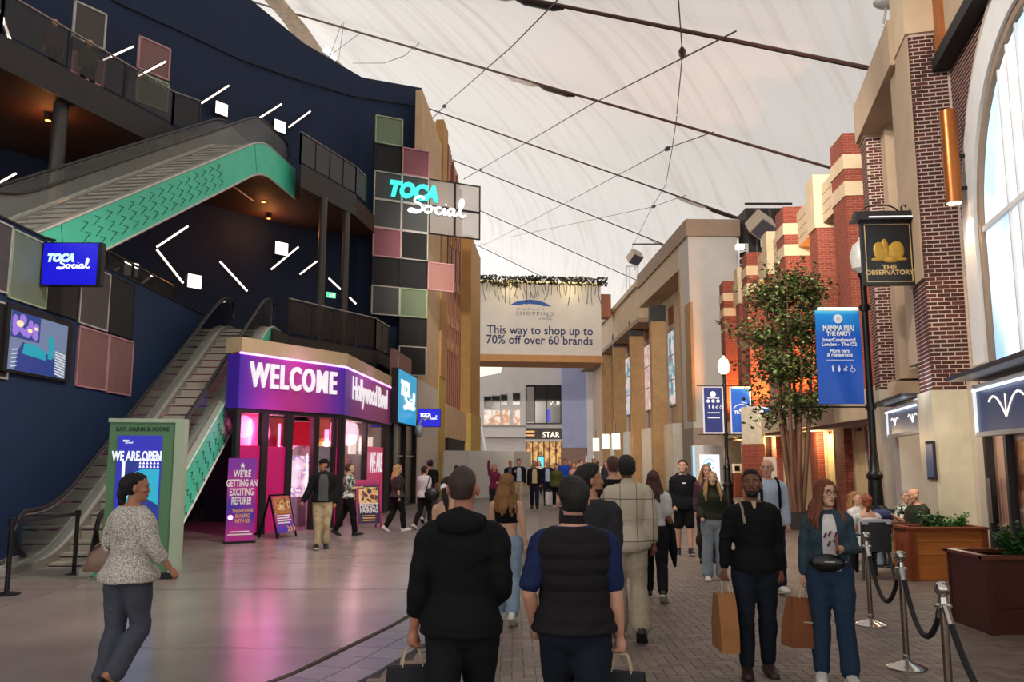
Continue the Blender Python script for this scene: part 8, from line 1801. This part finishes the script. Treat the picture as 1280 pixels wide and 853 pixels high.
# 17 blonde in black
p17 = person('woman with long blonde hair all in black near the dark doorway', X_of(497, 21.4), 21.4, 62, 1.66, 'skin_pink', [T('top', 'c_lace', off=.028, z0=.9, sleeve=1.0, sl_w=1.2, flare=.1)], 'c_black', shoe='shoe_white', sole='sole_white', hair=long_hair('hair_blonde', .3, .09, .012, th=.022), det=2, fem=True, build=1.1, arms=L_HANG)
p18 = person('woman in a white top with a black bag by the pale wall', X_of(531, 22.2), 22.2, 40, 1.62, 'skin_pink', [T('t_shirt', 'c_white', off=.03, z0=.88, sleeve=.9, sl_w=1.3)], 'c_black2', shoe='shoe_white', sole='sole_white', hair=short_hair('hair_dark', .02), det=2, fem=True, build=1.14, arms=L_HANG)
c = at_y(540, 618, 22.0); hb18 = thing('handbag', 'black handbag hanging from the woman in the white top', 'bag', c); MB().ball(c, (.2, .08, .17), 12, 8).build('body', 'leather_black', hb18, smooth=True); MB().tube([c+V3(-.15, 0, .1), c+V3(-.05, -.02, .5), c+V3(.05, 0, .45), c+V3(.15, 0, .1)], .014, 6).build('strap', 'leather_black', hb18)
p19 = person('man in a black T-shirt walking away beside the ochre pillar', X_of(538, 24.5), 24.5, 20, 1.78, 'skin_tan', [T('t_shirt', 'c_black', off=.02, z0=.88, sleeve=.9, sl_w=1.15)], 'c_grey', shoe='shoe_white', hair=short_hair('hair_black', .016), det=1, arms=L_HANG)
# 20 girl with pony tail behind man in black
def ex20(b, root, made): m = MB(); m.ball(b.H(0, -.14, -.0), (.045, .025, .05), 10, 6); o = mesh_child('hair_clip', m, 'print_white', root, b)
p20 = person('girl with a dark ponytail and white hair clip beside the man in black', X_of(562, 9.3), 9.3, 10, 1.60, 'skin_light', [T('top', 'c_pink', off=.006, z0=.95, z1=1.33, sleeve=0)], 'c_jeans_light', hair=long_hair('hair_dark', .34, pony=True), det=2, fem=True, head=(-.25, 0, -.1), extras=ex20, arms=L_HANG)
p21 = person('small dark-haired walker in front of the white hoarding', X_of(571, 26), 26, 0, 1.62, 'skin_tan', [T('top', 'c_brown', off=.02, z0=.88)], 'c_black', hair=short_hair('hair_dark', .02), det=0, arms=L_HANG)
p22 = person('woman in a plum top raising one arm before the white hoarding', X_of(618, 29), 29, 178, 1.62, 'skin_light', [T('top', 'c_magenta', off=.025, z0=.86)], 'c_charcoal', hair=long_hair('hair_red', .2, .06), det=1, fem=True, arms={1: ((.25, .1, 1), (.0, .05, 1)), -1: ((-.2, .1, -1), (.3, .8, -.2))})
def tee_front(mat):
    def f(b, root, made): m = MB(); b.torso(m, .052, .93, 1.45, arc=.42); mesh_child('shirt_front', m, mat, root, b)
    return f
p23 = person('man in a pale blue shirt and open black jacket by the hoarding corner', X_of(648.5, 32.5), 32.5, 178, 1.80, 'skin_pink', [T('jacket', 'c_black2', off=.03, z0=.92)], 'c_tan', hair=short_hair('hair_brown', .02, top=.01), det=1, extras=tee_front('c_lightblue'), arms={1: ((.25, -.05, -1), (-.3, .8, .6)), -1: L_HANG[-1]})
p24 = person('man in a dark jacket with a pale chest print by the hoarding corner', X_of(638, 34.5), 34.5, 180, 1.74, 'skin_tan', [T('jacket', 'c_navy', off=.03, z0=.9)], 'c_charcoal', hair=short_hair('hair_dark', .014), det=0, extras=tee_front('c_grey_mid'), arms=L_HANG)
p25 = person('man in a black jacket over a tan T-shirt and dark jeans walking this way', X_of(668, 31.5), 31.5, 180, 1.74, 'skin_tan', [T('jacket', 'c_black', off=.035, z0=.9)], 'c_jeans_dark', hair=short_hair('hair_dark', .012), det=1, extras=tee_front('c_tan'), arms=L_HANG, build=1.08)
p26 = person('man in a navy suit jacket carrying a white bag further down the walkway', X_of(684, 33.8), 33.8, 180, 1.74, 'skin_pink', [T('jacket', 'c_navy', off=.03, z0=.85)], 'c_black2', hair=short_hair('hair_grey', .008), det=1, extras=tee_front('c_lightblue'), arms=L_HANG)
paper_bag('white carrier bag beside the man in the navy jacket', at_y(686, 612, 33.6), .28, .14, .5, 0, 'c_white')
p27 = person('woman in an olive dress and black leggings on the far walkway', X_of(695.5, 32), 32, 180, 1.62, 'skin_light', [T('dress', 'c_olive', off=.05, z0=.82, flare=.1, sleeve=1.9)], 'c_black', shoe='skin_pink', hair=long_hair('hair_dark', .2, .05), det=1, fem=True, build=1.15, arms=L_HANG)
p28 = person('person in a bright blue hooded jacket on the far walkway', X_of(706, 37), 37, 178, 1.80, 'skin_tan', [T('jacket', 'c_blue', off=.045, z0=.82, hood=True)], 'c_black', hair=short_hair('hair_dark', .02), det=0, arms=L_HANG)
p29 = person('woman in a pale pink top with fair hair on the far walkway', X_of(717, 35), 35, 180, 1.64, 'skin_light', [T('top', 'c_pink', off=.015, z0=.9, sleeve=.5)], 'c_jeans_dark', hair=long_hair('hair_honey', .2, .06), det=0, fem=True, arms=L_HANG)
far_sp = [(727, 42, 1.75, 'c_plum', 'hair_dark', 180, 'walker in plum just past the woman in pale pink', False), (733, 45, 1.68, 'c_brown', 'hair_blonde', 180, 'fair-haired walker in brown far along the colonnade', True), (742, 40, 1.82, 'c_black', 'hair_black', 178, 'tall walker in black beside the colonnade', False), (747, 43, 1.7, 'c_white', 'hair_brown', 0, 'walker in white beside the colonnade', False), (757, 39, 1.7, 'c_charcoal', 'hair_dark', 180, 'walker in charcoal under the small hanging signs', True), (700, 47, 1.72, 'c_charcoal', 'hair_grey', 180, 'grey-haired walker far behind the olive dress', False), (712, 52, 1.7, 'c_magenta', 'hair_red', 180, 'tiny walker in dark red before the coffee shop', True), (724, 56, 1.75, 'c_tan', 'hair_brown', 0, 'tiny walker in tan heading for the coffee shop', False), (660, 48, 1.7, 'c_grey', 'hair_dark', 180, 'tiny walker in grey at the hoarding end', False), (674, 44, 1.7, 'c_cream', 'hair_dark', 180, 'walker in a cream top near the cyan screen', True)]
for px_, Y, hh, mt, hm, fc, lb, fe in far_sp: person(lb, X_of(px_, Y), Y, fc, hh, 'skin_tan' if hm == 'hair_black' else 'skin_pink', [T('top', mt, off=.025, z0=.86)], 'c_jeans_dark', hair=long_hair(hm, .22, .06) if fe else short_hair(hm, .016), det=0, fem=fe, arms=L_HANG)
# diners
def seat(label, x, y, chair_label=None): pass
ARM_T = {1: ((.2, .35, -1), (-.2, 1, .1)), -1: ((-.2, .35, -1), (.2, 1, .1))}
d1 = person('seated diner in a pale pink top with pinned red hair, back to us', X_of(1080, 13.5), 13.5, 8, 1.68, 'skin_pink', [T('top', 'c_white', off=.012, z0=.88, z1=1.38, sleeve=.45)], 'c_black2', hair=long_hair('hair_red', bun=True), det=2, fem=True, pose=SIT, arms=ARM_T, sit=True, z=-.46+.03)
d2 = person('seated fair diner leaning in beside the woman with pinned red hair', X_of(1065, 15.0), 15.0, 130, 1.66, 'skin_light', [T('top', 'c_white', off=.02, z0=.88)], 'c_jeans_light', hair=long_hair('hair_honey', .2, .05), det=1, fem=True, pose=SIT, arms=ARM_T, sit=True, z=-.43)
d3 = person('seated bald older man in a dark grey T-shirt at the cafe table', X_of(1148, 14.3), 14.3, 268, 1.72, 'skin_pink', [T('t_shirt', 'c_green', off=.03, z0=.86, sleeve=.9, sl_w=1.2)], 'c_khaki', hair=None, det=2, pose=SIT, arms={1: ((.1, .5, -1), (-.2, 1, .5)), -1: ((-.15, .15, -1), (.1, .8, -.5))}, sit=True, z=-.40, lean=(.15, 0), build=1.12)
d4 = person('seated grey-haired diner in a patterned top beyond the bald man', X_of(1129, 15.7), 15.7, 190, 1.66, 'skin_light', [T('top', 'c_floral', off=.025, z0=.86)], 'c_black2', hair=short_hair('hair_grey', .02), det=1, fem=True, pose=SIT, arms=ARM_T, sit=True, z=-.43)
cafe_chair('grey cafe chair under the fair diner by the street lamp', d2.root.location.x, 15.0, -math.radians(130), False); cafe_chair('grey cafe chair under the bald man by the pine planter', d3.root.location.x, 14.3, -math.radians(268), False); cafe_chair('grey cafe chair under the grey-haired diner', d4.root.location.x, 15.7, -math.radians(190), False)
for k, (t_, lb, mt) in enumerate(((.36, 'dark-haired person in plum leaning behind the top deck railing', 'c_plum'), (.56, 'fair-haired person in olive behind the top deck railing', 'c_olive'))):
    e = Vector((*E2[1], 0)).lerp(Vector((*E2[2], 0)), t_); person(lb, e.x-.75, e.y+.3, 120, 1.75, 'skin_pink', [T('top', mt, off=.03, z0=.86)], 'c_black', hair=short_hair('hair_dark' if k == 0 else 'hair_honey', .016), det=0, arms=L_HANG, z=F2)
